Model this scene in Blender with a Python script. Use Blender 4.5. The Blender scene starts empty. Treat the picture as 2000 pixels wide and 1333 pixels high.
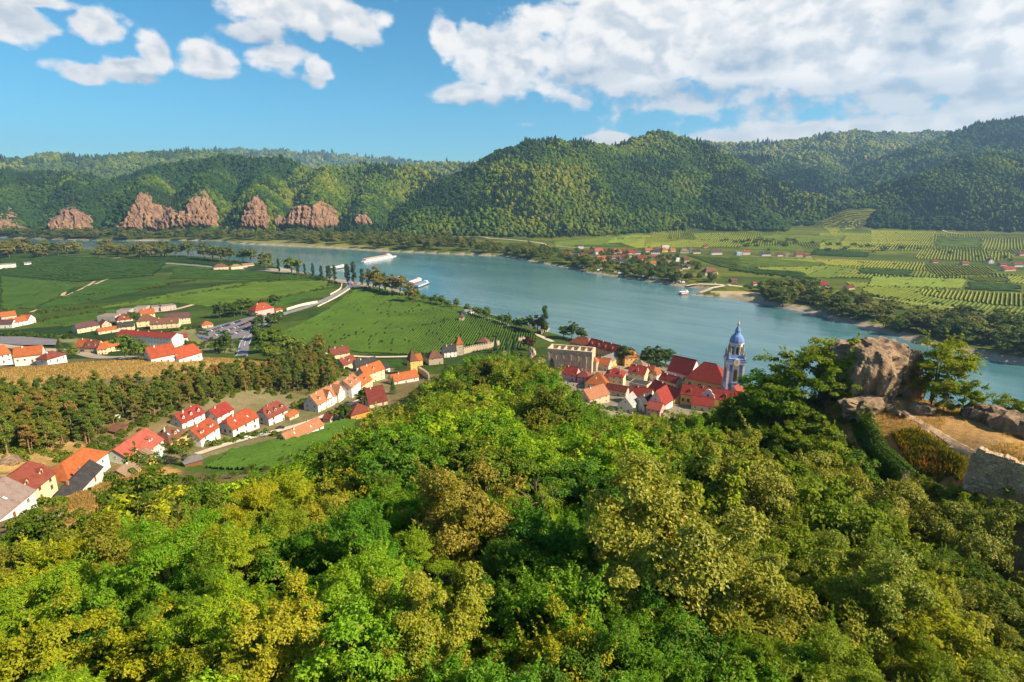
import bpy, math, random, time
import numpy as np
T0 = time.time()
random.seed(7)
RNG = np.random.default_rng(7)
SC = bpy.context.scene
COL = SC.collection
R = math.radians

# ---------------------------------------------------------------- camera
CAMZ, PITCH, FPX = 150.0, R(14.9), 1111.0
CP, SP = math.cos(PITCH), math.sin(PITCH)
cam = bpy.data.cameras.new('camera')
cam.lens, cam.sensor_width, cam.clip_start, cam.clip_end = 20.0, 36.0, 0.5, 40000
camo = bpy.data.objects.new('camera', cam)
camo.location = (0, 0, CAMZ)
camo.rotation_euler = (math.pi / 2 - PITCH, 0, 0)
COL.objects.link(camo)
SC.camera = camo

# ---------------------------------------------------------------- render, exposure
SC.view_settings.view_transform = 'Standard'
SC.view_settings.look = 'None'
SC.view_settings.gamma = 1.0
SC.view_settings.exposure = 1.2
SC.render.engine = 'CYCLES'
cy = SC.cycles
cy.max_bounces, cy.diffuse_bounces, cy.glossy_bounces, cy.transmission_bounces = 4, 2, 2, 2
cy.transparent_max_bounces, cy.volume_bounces = 4, 0
cy.caustics_reflective = cy.caustics_refractive = False
cy.use_denoising = True
cy.use_adaptive_sampling, cy.adaptive_threshold = True, 0.02
try:
    cy.denoiser = 'OPENIMAGEDENOISE'
    cy.denoising_prefilter = 'ACCURATE'
except Exception:
    pass

# ---------------------------------------------------------------- sun and sky
SUN_EL, SUN_AZ = R(38), R(106)          # azimuth clockwise from +Y
sdir = (math.sin(SUN_AZ) * math.cos(SUN_EL), math.cos(SUN_AZ) * math.cos(SUN_EL), math.sin(SUN_EL))
sl = bpy.data.lights.new('sun', 'SUN')
sl.energy, sl.angle, sl.color = 5.0, R(0.53), (1.0, 0.84, 0.60)
so = bpy.data.objects.new('sun', sl)
from mathutils import Vector, Matrix, Euler
so.rotation_euler = Vector(sdir).to_track_quat('Z', 'Y').to_euler()
so.location = (400, 0, 600)
COL.objects.link(so)


class NT:
    """small node-tree helper"""
    def __init__(s, nt):
        s.nt = nt
    def n(s, t, **k):
        o = s.nt.nodes.new(t)
        for a, b in k.items():
            setattr(o, a, b)
        return o
    def l(s, a, b):
        s.nt.links.new(a, b)
    def put(s, sock, v):
        if isinstance(v, bpy.types.NodeSocket):
            s.l(v, sock)
        else:
            sock.default_value = v
    def m(s, op, a, b=0.0, c=None, clamp=False):
        o = s.n('ShaderNodeMath', operation=op, use_clamp=clamp)
        s.put(o.inputs[0], a); s.put(o.inputs[1], b)
        if c is not None: s.put(o.inputs[2], c)
        return o.outputs[0]
    def mix(s, f, a, b, bt='MIX'):
        o = s.n('ShaderNodeMix', data_type='RGBA', blend_type=bt)
        s.put(o.inputs[0], f); s.put(o.inputs[6], a); s.put(o.inputs[7], b)
        return o.outputs[2]
    def noise(s, vec, scale, detail=3, rough=.55, dist=0.0):
        o = s.n('ShaderNodeTexNoise')
        if vec is not None: s.l(vec, o.inputs['Vector'])
        o.inputs['Scale'].default_value = scale; o.inputs['Detail'].default_value = detail
        o.inputs['Roughness'].default_value = rough; o.inputs['Distortion'].default_value = dist
        return o.outputs['Fac']
    def rng(s, v, a, b, c=0.0, d=1.0, smooth=False):
        o = s.n('ShaderNodeMapRange', interpolation_type='SMOOTHSTEP' if smooth else 'LINEAR')
        s.put(o.inputs[0], v)
        for i, q in enumerate((a, b, c, d)): s.put(o.inputs[1 + i], q)
        return o.outputs[0]


def c4(c):
    return (c[0], c[1], c[2], 1.0)


def pix_dir(u, v):
    a, b = (u - 1000) / FPX, (666.5 - v) / FPX
    return np.array((a, CP + b * SP, -SP + b * CP))


def build_world():
    w = bpy.data.worlds.new('World'); SC.world = w; w.use_nodes = True
    nt = w.node_tree; nt.nodes.clear(); t = NT(nt)
    sky = t.n('ShaderNodeTexSky', sky_type='NISHITA')
    sky.sun_disc = False; sky.sun_elevation = SUN_EL; sky.sun_rotation = SUN_AZ
    sky.altitude = 300; sky.air_density = 1.0; sky.dust_density = 0.0; sky.ozone_density = 2.5
    hs = t.n('ShaderNodeHueSaturation'); hs.inputs['Hue'].default_value = 0.48
    hs.inputs['Saturation'].default_value = 1.15; hs.inputs['Value'].default_value = 1.0
    t.l(sky.outputs[0], hs.inputs['Color'])
    skyc = t.mix(1.0, hs.outputs[0], (0.0255, 0.0490, 0.0585, 1), 'MULTIPLY')
    tc = t.n('ShaderNodeTexCoord'); d = tc.outputs['Generated']
    sx = t.n('ShaderNodeSeparateXYZ'); t.l(d, sx.inputs[0])
    x, y, z = sx.outputs
    az = t.m('ARCTAN2', x, y); el = t.m('ARCSINE', z)
    def field(off):
        """billowing noise at direction + off: puffs inside puffs"""
        mp = t.n('ShaderNodeMapping'); mp.inputs['Scale'].default_value = (1, 1, 1.5)
        mp.inputs['Location'].default_value = off
        t.l(d, mp.inputs['Vector'])
        fine = t.noise(mp.outputs[0], 25.0, 5, .56, .1)
        puff = t.m('ABSOLUTE', t.m('SUBTRACT', t.noise(mp.outputs[0], 11.0, 2, .5), .5))
        n = t.m('ADD', t.m('MULTIPLY', t.m('SUBTRACT', fine, .5), 1.7), t.m('MULTIPLY', t.m('SUBTRACT', puff, .10), 3.0))
        return n
    n0 = field((0, 0, 0))
    n1 = field((-0.016, 0.004, -0.022))
    # cumulus: (pixel u, pixel v, half width px, half height px)
    cl = [(8, 22, 62, 38), (60, 0, 70, 14), (192, 50, 40, 30), (158, 142, 48, 20), (258, 134, 50, 28), (300, 102, 32, 34), (405, 116, 56, 36), (545, 116, 62, 32), (618, 138, 34, 30),
          (600, 25, 150, 46), (500, 62, 70, 26), (690, 62, 62, 30), (918, 182, 80, 26),
          (868, 75, 30, 50), (930, 110, 50, 74), (1010, 118, 120, 92), (1250, 80, 300, 145), (1620, 75, 400, 150), (2000, 85, 400, 165), (1185, 272, 60, 14), (1600, 262, 300, 34), (1950, 240, 360, 60)]
    ae = t.n('ShaderNodeCombineXYZ'); t.l(az, ae.inputs[0]); t.l(el, ae.inputs[1])
    def nearest(lst):
        m_ = None
        for (u, v, a, b) in lst:
            q = pix_dir(u, v); q /= np.linalg.norm(q)
            a0, e0, k = math.atan2(q[0], q[1]), math.asin(q[2]), .93 / FPX
            sa, sb = 1 / (a * k), 1 / (b * k)
            o = t.n('ShaderNodeVectorMath', operation='MULTIPLY_ADD'); t.l(ae.outputs[0], o.inputs[0])
            o.inputs[1].default_value = (sa, sb, 0); o.inputs[2].default_value = (-a0 * sa, -e0 * sb, 0)
            r = t.n('ShaderNodeVectorMath', operation='DOT_PRODUCT'); t.l(o.outputs[0], r.inputs[0]); t.l(o.outputs[0], r.inputs[1])
            m_ = r.outputs['Value'] if m_ is None else t.m('MINIMUM', m_, r.outputs['Value'])
        return m_
    acc = t.m('MULTIPLY', t.m('SUBTRACT', 1.0, t.m('SQRT', nearest(cl))), 1.9)
    belly = t.rng(nearest([(600, 82, 175, 26), (280, 158, 60, 14), (420, 156, 60, 12), (570, 158, 70, 12), (1010, 205, 190, 18), (1330, 190, 230, 30), (1700, 195, 330, 36), (1150, 150, 90, 26), (1450, 120, 90, 30), (1800, 60, 60, 70)]), 1.6, 0.0, 0, 1, True)
    # the sky outside the photograph goes on with scattered cumulus
    mp = t.n('ShaderNodeMapping'); mp.inputs['Scale'].default_value = (1, 1, 1.6); t.l(d, mp.inputs['Vector'])
    sc = t.m('MULTIPLY', t.m('SUBTRACT', t.noise(mp.outputs[0], 3.1, 2, .5), .55), 5.0)
    front = t.rng(t.m('ABSOLUTE', az), .8, 1.05, 0, 1, True)
    highs = t.rng(el, .33, .5, 0, 1, True)
    outm = t.m('MAXIMUM', front, highs)
    acc = t.m('MAXIMUM', t.m('MAXIMUM', acc, -4.0), t.m('SUBTRACT', t.m('MULTIPLY', t.m('ADD', sc, 2.0), outm), 2.0))
    acc = t.m('MINIMUM', acc, 1.5)
    dens = t.m('ADD', t.m('ADD', acc, .02), t.m('MULTIPLY', n0, 1.4))
    alpha = t.rng(dens, -.10, .70, 0, 1, True)
    lit = t.rng(t.m('SUBTRACT', n0, n1), -.45, .40, 0, 1, True)
    thick = t.rng(dens, .10, 1.2, 0, 1, True)
    shade = t.m('MULTIPLY', t.m('SUBTRACT', 1.0, lit), t.rng(thick, 0, 1, .10, .62))
    under = t.m('MULTIPLY', belly, t.rng(lit, 0, 1, .95, .45))
    shade = t.m('MAXIMUM', shade, under)
    colc = t.mix(shade, (1.04, 1.0, 0.95, 1), (0.36, 0.47, 0.59, 1))
    lowc = t.rng(el, .0, .16, .75, 0, True)
    colc = t.mix(lowc, colc, (0.95, 0.83, 0.62, 1))
    colc = t.mix(1.0, colc, (0.455, 0.455, 0.455, 1), 'MULTIPLY')
    full = t.mix(t.m('MULTIPLY', alpha, t.rng(el, -.01, .03, 0, 1)), skyc, colc)
    bg = t.n('ShaderNodeBackground'); t.l(full, bg.inputs[0]); bg.inputs[1].default_value = 1.0
    out = t.n('ShaderNodeOutputWorld'); t.l(bg.outputs[0], out.inputs[0])
    w.cycles.sampling_method = 'NONE'


build_world()

# ---------------------------------------------------------------- generic helpers
def setp(o, label=None, cat=None, group=None, kind=None):
    if label: o['label'] = label
    if cat: o['category'] = cat
    if group: o['group'] = group
    if kind: o['kind'] = kind
    return o


def link(o, parent=None):
    COL.objects.link(o)
    if parent is not None: o.parent = parent
    return o


def empty(name, loc=(0, 0, 0), rz=0.0):
    o = bpy.data.objects.new(name, None)
    o.empty_display_size = .5
    o.location = loc; o.rotation_euler = (0, 0, rz)
    return link(o)


def mesh_np(name, V, F, mats=None, midx=None, attrs=None, smooth=False):
    """V (n,3), F (m,4) or (m,3)"""
    V = np.asarray(V, np.float32); F = np.asarray(F, np.int32)
    me = bpy.data.meshes.new(name)
    k = F.shape[1]
    me.vertices.add(len(V)); me.vertices.foreach_set('co', V.ravel())
    me.loops.add(F.size); me.loops.foreach_set('vertex_index', F.ravel())
    me.polygons.add(len(F))
    me.polygons.foreach_set('loop_start', np.arange(0, F.size, k, dtype=np.int32))
    if midx is not None: me.polygons.foreach_set('material_index', np.asarray(midx, np.int32))
    me.polygons.foreach_set('use_smooth', np.full(len(F), smooth))
    for a, (typ, arr) in (attrs or {}).items():
        at = me.attributes.new(a, typ, 'POINT')
        arr = np.asarray(arr, np.float32)
        at.data.foreach_set('color' if typ == 'FLOAT_COLOR' else 'value', arr.ravel())
    me.update(calc_edges=True)
    for m_ in (mats or []): me.materials.append(m_)
    return me


class MB:
    """collects polygons; build() makes one mesh"""
    def __init__(s):
        s.v, s.f, s.m = [], [], []
    def poly(s, pts, mi=0):
        b = len(s.v); s.v += [tuple(p) for p in pts]; s.f.append(tuple(range(b, b + len(pts)))); s.m.append(mi)
    def prism(s, pts, dz, mi=0, mside=None):
        """closed slab: polygon pts on top, lowered by dz"""
        lo = [(p[0], p[1], p[2] - dz) for p in pts]
        s.poly(pts, mi); s.poly(lo[::-1], mi)
        n = len(pts)
        for i in range(n):
            j = (i + 1) % n
            s.poly([pts[i], lo[i], lo[j], pts[j]], mi if mside is None else mside)
    def box(s, x0, x1, y0, y1, z0, z1, mi=0):
        s.prism([(x0, y0, z1), (x1, y0, z1), (x1, y1, z1), (x0, y1, z1)], z1 - z0, mi)
    def loft(s, rings, mi=0, cap=True):
        """rings of equal length, closed loops"""
        n = len(rings[0])
        for a, b in zip(rings[:-1], rings[1:]):
            for i in range(n):
                j = (i + 1) % n
                s.poly([a[i], a[j], b[j], b[i]], mi)
        if cap:
            s.poly(rings[0][::-1], mi); s.poly(rings[-1], mi)
    def lathe(s, prof, n=8, cx=0, cy=0, mi=0, rot=0.0, sq=False):
        rings = []
        for r, z in prof:
            rings.append([(cx + r * math.cos(2 * math.pi * i / n + rot), cy + r * math.sin(2 * math.pi * i / n + rot), z) for i in range(n)])
        s.loft(rings, mi)
    def mesh(s, name, mats, smooth=False):
        me = bpy.data.meshes.new(name)
        me.from_pydata(s.v, [], s.f)
        for m_ in mats: me.materials.append(m_)
        me.polygons.foreach_set('material_index', s.m)
        if smooth: me.polygons.foreach_set('use_smooth', [True] * len(s.f))
        me.update()
        return me
    def build(s, name, mats, parent=None, smooth=False):
        return link(bpy.data.objects.new(name, s.mesh(name, mats if isinstance(mats, (list, tuple)) else [mats], smooth)), parent)


# numpy value noise
_P = RNG.random((256, 256)).astype(np.float32)
def vnoise(x, y):
    xi, yi = np.floor(x).astype(np.int64), np.floor(y).astype(np.int64)
    fx, fy = x - xi, y - yi
    fx, fy = fx * fx * (3 - 2 * fx), fy * fy * (3 - 2 * fy)
    a, b = _P[xi & 255, yi & 255], _P[(xi + 1) & 255, yi & 255]
    c, d = _P[xi & 255, (yi + 1) & 255], _P[(xi + 1) & 255, (yi + 1) & 255]
    return (a * (1 - fx) + b * fx) * (1 - fy) + (c * (1 - fx) + d * fx) * fy
def fbm(x, y, o=4):
    s, a, t = 0, .5, 0
    for i in range(o):
        s = s + a * vnoise(x * 2 ** i + 17.3 * i, y * 2 ** i + 9.1 * i); t += a; a *= .5
    return s / t
_P3 = RNG.random((64, 64, 64)).astype(np.float32)
def vnoise3(p):
    i = np.floor(p).astype(np.int64); f = p - i; f = f * f * (3 - 2 * f)
    r = 0
    for dx in (0, 1):
        for dy in (0, 1):
            for dz in (0, 1):
                w = (f[:, 0] if dx else 1 - f[:, 0]) * (f[:, 1] if dy else 1 - f[:, 1]) * (f[:, 2] if dz else 1 - f[:, 2])
                r = r + w * _P3[(i[:, 0] + dx) & 63, (i[:, 1] + dy) & 63, (i[:, 2] + dz) & 63]
    return r
def fbm3(p, o=4):
    s, a, t = 0, .5, 0
    for i in range(o):
        s = s + a * vnoise3(p * 2 ** i + 11.7 * i); t += a; a *= .5
    return s / t
def sstep(a, b, x):
    t = np.clip((x - a) / (b - a), 0, 1)
    return t * t * (3 - 2 * t)

# ---------------------------------------------------------------- pixel of the photograph -> point of the place
def at_z(u, v, z):
    d = pix_dir(u, v); t = (z - CAMZ) / d[2]
    return np.array((d[0] * t, d[1] * t, z))
def at_y(u, v, Y):
    d = pix_dir(u, v); t = Y / d[1]
    return np.array((d[0] * t, Y, CAMZ + d[2] * t))
def to_pix(p):
    a = p[1] * CP - (p[2] - CAMZ) * SP
    b = p[1] * SP + (p[2] - CAMZ) * CP
    return 1000 + FPX * p[0] / a, 666.5 - FPX * b / a

# ---------------------------------------------------------------- terrain
NEAR_BANK = [(-60, 476), (120, 487), (240, 492), (340, 500), (440, 507), (540, 521), (610, 537), (660, 546), (720, 556), (780, 567), (840, 580), (880, 593), (930, 606),
             (985, 622), (1040, 638), (1075, 650), (1120, 662), (1180, 676), (1250, 694), (1320, 716), (1400, 742), (1440, 752)]
FAR_BANK = [(-60, 462), (100, 468), (230, 471), (330, 470), (440, 471), (452, 476), (560, 481), (660, 486), (760, 492), (880, 497), (985, 501), (1060, 515), (1150, 533),
            (1220, 544), (1300, 556), (1368, 565), (1376, 571), (1345, 577), (1420, 582), (1500, 596), (1600, 617), (1700, 643), (1800, 674), (1900, 697), (2000, 716)]
nb = [at_z(u, v, 0)[:2] for u, v in NEAR_BANK] + [np.array(p) for p in ((205, 400), (235, 330), (330, 255), (520, 140), (1500, -500))]
fb = [at_z(u, v, 0)[:2] for u, v in FAR_BANK] + [np.array(p) for p in ((560, 400), (800, 250), (1900, -350))]
RIVER = np.array([(-6000, 1500)] + [tuple(p) for p in nb] + [tuple(p) for p in fb[::-1]] + [(-6000, 1800)])
FBX = np.array([p[0] for p in fb]); FBY = np.array([p[1] for p in fb])
_o = np.argsort(FBX)
def far_bank_y(X):
    return np.interp(X, FBX[_o], FBY[_o])

def in_poly(X, Y, poly):
    ins = np.zeros(X.shape, bool)
    n = len(poly)
    for i in range(n):
        x0, y0 = poly[i]; x1, y1 = poly[(i + 1) % n]
        c = ((y0 > Y) != (y1 > Y)) & (X < (x1 - x0) * (Y - y0) / (y1 - y0 + 1e-12) + x0)
        ins ^= c
    return ins
def seg_dist(X, Y, a, b):
    dx, dy = b[0] - a[0], b[1] - a[1]
    t = np.clip(((X - a[0]) * dx + (Y - a[1]) * dy) / (dx * dx + dy * dy + 1e-9), 0, 1)
    return np.hypot(X - a[0] - t * dx, Y - a[1] - t * dy), t

CTRL = [(0, -80, 120), (0, 0, 124), (0, 30, 118.5), (2, 65, 110), (4, 130, 91), (0, 230, 67), (-10, 300, 52), (2, 338, 33), (10, 370, 14), (-100, -80, 105), (120, -80, 108),
        (-35, 25, 117), (-35, 60, 107), (-60, 90, 90), (-60, 150, 64), (-38, 205, 56), (-45, 260, 38), (-50, 300, 25), (74, 112, 108), (85, 95, 108), (69, 76, 95), (68, 67, 95), (63, 86, 96), (70, 85, 99), (80, 80, 107), (82, 71, 107.5), (60, 99, 98),
        (62, 122, 100), (48, 105, 91), (40, 85, 96), (42, 60, 103), (38, 30, 111), (80, 40, 112), (110, 70, 109), (112, 105, 103), (100, 140, 75), (70, 160, 70), (140, 150, 48),
        (60, 200, 45), (100, 220, 28), (150, 220, 14), (40, 270, 36), (80, 300, 18), (50, 330, 20), (160, 100, 66), (200, 60, 58), (220, 150, 8), (30, 150, 80), (28, 200, 62),
        (-160, 0, 95), (-200, 60, 85), (180, -50, 85), (-120, 60, 93), (-300, 100, 80), (-330, 200, 66), (95, 84, 108), (90, 112, 106)]
CTRL_PX = [(60, 985, 54), (150, 940, 46), (290, 890, 34), (400, 865, 28), (480, 840, 24), (560, 840, 22), (640, 790, 18), (700, 770, 16), (745, 780, 17), (780, 745, 12),
           (690, 720, 10), (850, 700, 9), (800, 715, 10), (500, 890, 29), (600, 860, 26), (420, 910, 34), (0, 735, 46), (150, 715, 45), (300, 705, 43), (400, 700, 36),
           (100, 760, 46), (300, 750, 43), (100, 850, 48), (250, 820, 38), (400, 770, 32), (520, 770, 22), (560, 700, 13), (0, 900, 58), (150, 1000, 63), (250, 960, 58),
           (0, 690, 10), (150, 690, 7), (300, 690, 6), (430, 680, 5.5), (470, 690, 5.5), (0, 640, 5), (250, 650, 5), (600, 680, 5.5), (800, 690, 6), (300, 560, 5), (600, 600, 5),
           (900, 650, 5), (1000, 680, 6), (1100, 720, 10), (1200, 740, 10), (1300, 770, 11), (1420, 770, 10), (1200, 790, 14), (1300, 800, 16), (1180, 690, 7), (1300, 730, 7),
           (1480, 800, 14), (1640, 778, 104), (1562, 800, 98), (1600, 790, 101), (1545, 830, 95), (1792, 800, 107.5), (1872, 818, 107), (1965, 834, 107), (0, 560, 5), (-300, 640, 5), (-300, 720, 40)]
_c = np.array(CTRL + [tuple(at_z(*q)) for q in CTRL_PX], float)
_MQ = 9.0
_A = np.sqrt((_c[:, None, 0] - _c[None, :, 0]) ** 2 + (_c[:, None, 1] - _c[None, :, 1]) ** 2 + _MQ ** 2)
_W = np.linalg.solve(_A + np.eye(len(_c)) * -.15, _c[:, 2] - 40)
def near_hill(X, Y):
    out = np.full(X.shape, 40.0)
    for i in range(len(_c)):
        out += _W[i] * np.sqrt((X - _c[i, 0]) ** 2 + (Y - _c[i, 1]) ** 2 + _MQ ** 2)
    return out

# far hills: crest lines as (pixel u, v, distance Y), side slope
RIDGES = [
    ([(-500, 351, 2700), (-250, 343, 2700), (-100, 337, 2700), (0, 341, 2700), (60, 343, 2650), (140, 349, 2600), (200, 353, 2600), (290, 334, 2650), (330, 322, 2700),
      (420, 315, 2800), (540, 318, 2800), (640, 329, 2800), (720, 334, 2850), (800, 339, 2900), (870, 351, 2950)], .42),
    ([(800, 333, 2900), (850, 355, 2700), (880, 385, 2500)], .5),
    ([(140, 345, 2600), (150, 385, 2250), (145, 412, 2020)], .95),
    ([(20, 340, 2650), (10, 400, 2200), (15, 432, 1990)], .9),
    ([(300, 335, 2600), (290, 362, 2250), (285, 383, 2020)], 1.0),
    ([(420, 311, 2750), (400, 352, 2250), (392, 380, 2030)], 1.0),
    ([(520, 316, 2750), (505, 360, 2250), (502, 390, 2020)], 1.0),
    ([(640, 326, 2750), (620, 375, 2250), (605, 402, 2030)], .95),
    ([(740, 332, 2750), (720, 385, 2350), (705, 425, 2020)], .7),
    ([(822, 430, 1960), (870, 392, 2080), (930, 345, 2230), (1000, 295, 2350), (1040, 283, 2400), (1080, 280, 2420), (1130, 288, 2450), (1200, 296, 2550), (1250, 278, 2750),
      (1290, 269, 2850), (1335, 281, 2800), (1400, 308, 2650), (1480, 347, 2500), (1560, 378, 2350), (1640, 406, 2200)], .55),
    ([(1080, 280, 2420), (1090, 345, 2150), (1080, 410, 1930), (1070, 445, 1830)], .62),
    ([(1290, 272, 2850), (1340, 325, 2450), (1430, 395, 2120), (1500, 437, 1980)], .55),
    ([(1200, 296, 2550), (1230, 370, 2200), (1250, 430, 2000)], .55),
    ([(2500, 230, 2600), (2200, 262, 2600), (2000, 300, 2450), (1900, 316, 2380), (1800, 351, 2300), (1720, 393, 2220), (1668, 430, 2120)], .5),
    ([(2000, 300, 2450), (1960, 380, 2150), (1930, 432, 2030)], .5),
    ([(1850, 335, 2340), (1820, 400, 2130), (1800, 436, 2040)], .5),
    ([(2600, 150, 3600), (2300, 190, 3600), (2000, 237, 3500), (1920, 250, 3450), (1850, 268, 3400), (1780, 303, 3200), (1725, 345, 3000), (1690, 390, 2700)], .48),
    ([(2000, 250, 3400), (1900, 310, 2950), (1800, 350, 2750)], .5),
    ([(1240, 285, 4700), (1330, 277, 4700), (1400, 287, 4700), (1480, 283, 4700), (1560, 277, 4700), (1640, 266, 4700), (1700, 264, 4800), (1790, 267, 4900), (1900, 262, 5000), (2100, 250, 5000)], .4),
    ([(1560, 277, 4700), (1590, 310, 3900), (1640, 350, 3300)], .45),
    ([(1680, 265, 4750), (1690, 300, 4000), (1680, 350, 3300)], .45),
    ([(1420, 310, 3600), (1490, 315, 3500), (1570, 335, 3200), (1640, 378, 2850), (1665, 402, 2600)], .5),
    ([(-600, 330, 4700), (-200, 322, 4700), (0, 316, 4700), (100, 307, 4700), (200, 310, 4700), (330, 302, 4800), (400, 302, 4900), (470, 310, 4900)], .38),
    ([(330, 304, 8200), (390, 301, 8200), (480, 297, 8200), (560, 300, 8200), (640, 304, 8200), (720, 313, 8200), (790, 318, 8200), (840, 327, 8200)], .3),
    ([(760, 335, 4500), (830, 324, 4500), (900, 325, 4500), (950, 326, 4500), (1060, 330, 4600)], .4),
]

def terrain_z(X, Y):
    beyond = Y > far_bank_y(X) - 5
    far = np.full(X.shape, 5.0)
    far = np.where(beyond, 5 + np.clip(Y - 1650, 0, 500) * .028 * sstep(100, 500, X), far)
    warp = 26 * (fbm(X / 160, Y / 160, 3) - .5)
    h = np.full(X.shape, -1e3)
    for pts, sl_ in RIDGES:
        P = [at_y(*q) for q in pts]
        for a, b in zip(P[:-1], P[1:]):
            d, t = seg_dist(X, Y, a, b)
            zc = a[2] + t * (b[2] - a[2])
            q = zc - sl_ * np.maximum(0, np.sqrt(d * d + 35 ** 2) - 35 + warp * np.clip(d / 120, 0, 1))
            k = 9.0                                    # smooth maximum
            m_ = np.maximum(h, q)
            h = m_ + k * np.log1p(np.exp(-np.clip(np.abs(h - q) / k, 0, 40))) * np.where(h > -900, .25, 0)
    rdg = 1 - np.abs(2 * fbm(X / 330 + 3.7, Y / 420, 3) - 1)
    h += ((fbm(X / 60, Y / 60, 3) - .5) * 14 + (rdg - .72) * 62) * sstep(10, 90, h)
    far = np.where(beyond, np.maximum(far, h), far)
    w = np.where(beyond, 0.0, 1 - sstep(520, 620, Y))
    nh = near_hill(X, Y)
    rough = (fbm(X / 9, Y / 9, 3) - .5) * 2.6 * sstep(30, 70, nh) * sstep(420, 330, Y)
    z = 5 + (np.maximum(nh, 4.5) + rough - 5) * w
    z = np.where(beyond, far, z)
    # river bed
    ins = in_poly(X, Y, RIVER)
    dmin = np.full(X.shape, 1e9)
    for i in range(len(RIVER)):
        d, _ = seg_dist(X, Y, RIVER[i], RIVER[(i + 1) % len(RIVER)])
        dmin = np.minimum(dmin, d)
    sd = np.where(ins, -dmin, dmin)
    bank = np.clip(sd * .34 + np.maximum(0, sd - 14) * 2.5, -4, 900)
    return np.minimum(z, bank), sd, beyond


def axis(lo, hi, base, k, k0):
    a = [0.0]
    while a[-1] < hi: a.append(a[-1] + max(base, k * (a[-1] - k0)))
    b = [0.0]
    while b[-1] > lo: b.append(b[-1] - max(base, k * (-b[-1] - k0)))
    return np.array(b[:0:-1] + a)
GX = axis(-8500, 8500, 2.3, .0145, -10)
GY = axis(-300, 10500, 2.2, .0082, -10)
_XX, _YY = np.meshgrid(GX, GY)
_ZZ, _SD, _BEY = terrain_z(_XX, _YY)
print('terrain', _XX.shape, time.time() - T0)

def H(x, y):
    """height of the terrain mesh (bilinear)"""
    x = np.asarray(x, float); y = np.asarray(y, float)
    i = np.clip(np.searchsorted(GX, x) - 1, 0, len(GX) - 2); j = np.clip(np.searchsorted(GY, y) - 1, 0, len(GY) - 2)
    fx = (x - GX[i]) / (GX[i + 1] - GX[i]); fy = (y - GY[j]) / (GY[j + 1] - GY[j])
    return (_ZZ[j, i] * (1 - fx) + _ZZ[j, i + 1] * fx) * (1 - fy) + (_ZZ[j + 1, i] * (1 - fx) + _ZZ[j + 1, i + 1] * fx) * fy
_TS = np.geomspace(12, 12000, 900)
def at(u, v, lift=0.0):
    """where the sight line of a pixel meets the ground raised by lift; returns the ground point"""
    d = pix_dir(u, v)
    z = CAMZ + d[2] * _TS - H(d[0] * _TS, d[1] * _TS) - lift
    k = np.argmax(z < 0)
    if not (z < 0).any(): k = len(_TS) - 1
    a, b = _TS[max(k - 1, 0)], _TS[k]
    for _ in range(18):
        m_ = (a + b) / 2
        if CAMZ + d[2] * m_ - H(d[0] * m_, d[1] * m_) - lift < 0: b = m_
        else: a = m_
    return np.array((d[0] * b, d[1] * b, float(H(d[0] * b, d[1] * b))))
def pxpoly(pts):
    return np.array([at(u, v)[:2] for u, v in pts])

# ---------------------------------------------------------------- materials
MATS = {}
def newmat(name):
    m_ = bpy.data.materials.new(name); m_.use_nodes = True
    nt = m_.node_tree; nt.nodes.clear(); t = NT(nt)
    out = t.n('ShaderNodeOutputMaterial'); p = t.n('ShaderNodeBsdfPrincipled')
    t.l(p.outputs[0], out.inputs['Surface'])
    return m_, t, p, out
def bump(t, p, h, strength=.5, dist=.1):
    b = t.n('ShaderNodeBump'); b.inputs['Strength'].default_value = strength; b.inputs['Distance'].default_value = dist
    t.l(h, b.inputs['Height']); t.l(b.outputs[0], p.inputs['Normal'])
def plain(name, c, rough=.8, var=.25, scale=1.5, metal=0.0, spec=.3, bmp=0.0):
    """weathered surface: base colour broken up by two scales of noise"""
    if name in MATS: return MATS[name]
    m_, t, p, out = newmat(name)
    g = t.n('ShaderNodeNewGeometry')
    n1 = t.noise(g.outputs['Position'], scale, 5, .65); n2 = t.noise(g.outputs['Position'], scale * .13, 2, .5)
    f = t.m('ADD', t.rng(n1, .25, .75, 1 - var, 1 + var), t.rng(n2, .3, .7, -var * .5, var * .5))
    col = t.mix(1.0, c4(c), (1, 1, 1, 1), 'MULTIPLY')
    v = t.n('ShaderNodeVectorMath', operation='SCALE'); t.l(col, v.inputs[0]); t.l(f, v.inputs['Scale'])
    t.l(v.outputs[0], p.inputs['Base Color'])
    p.inputs['Roughness'].default_value = rough; p.inputs['Metallic'].default_value = metal
    p.inputs['Specular IOR Level'].default_value = spec
    if bmp: bump(t, p, n1, bmp, .15)
    MATS[name] = m_
    return m_
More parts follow.
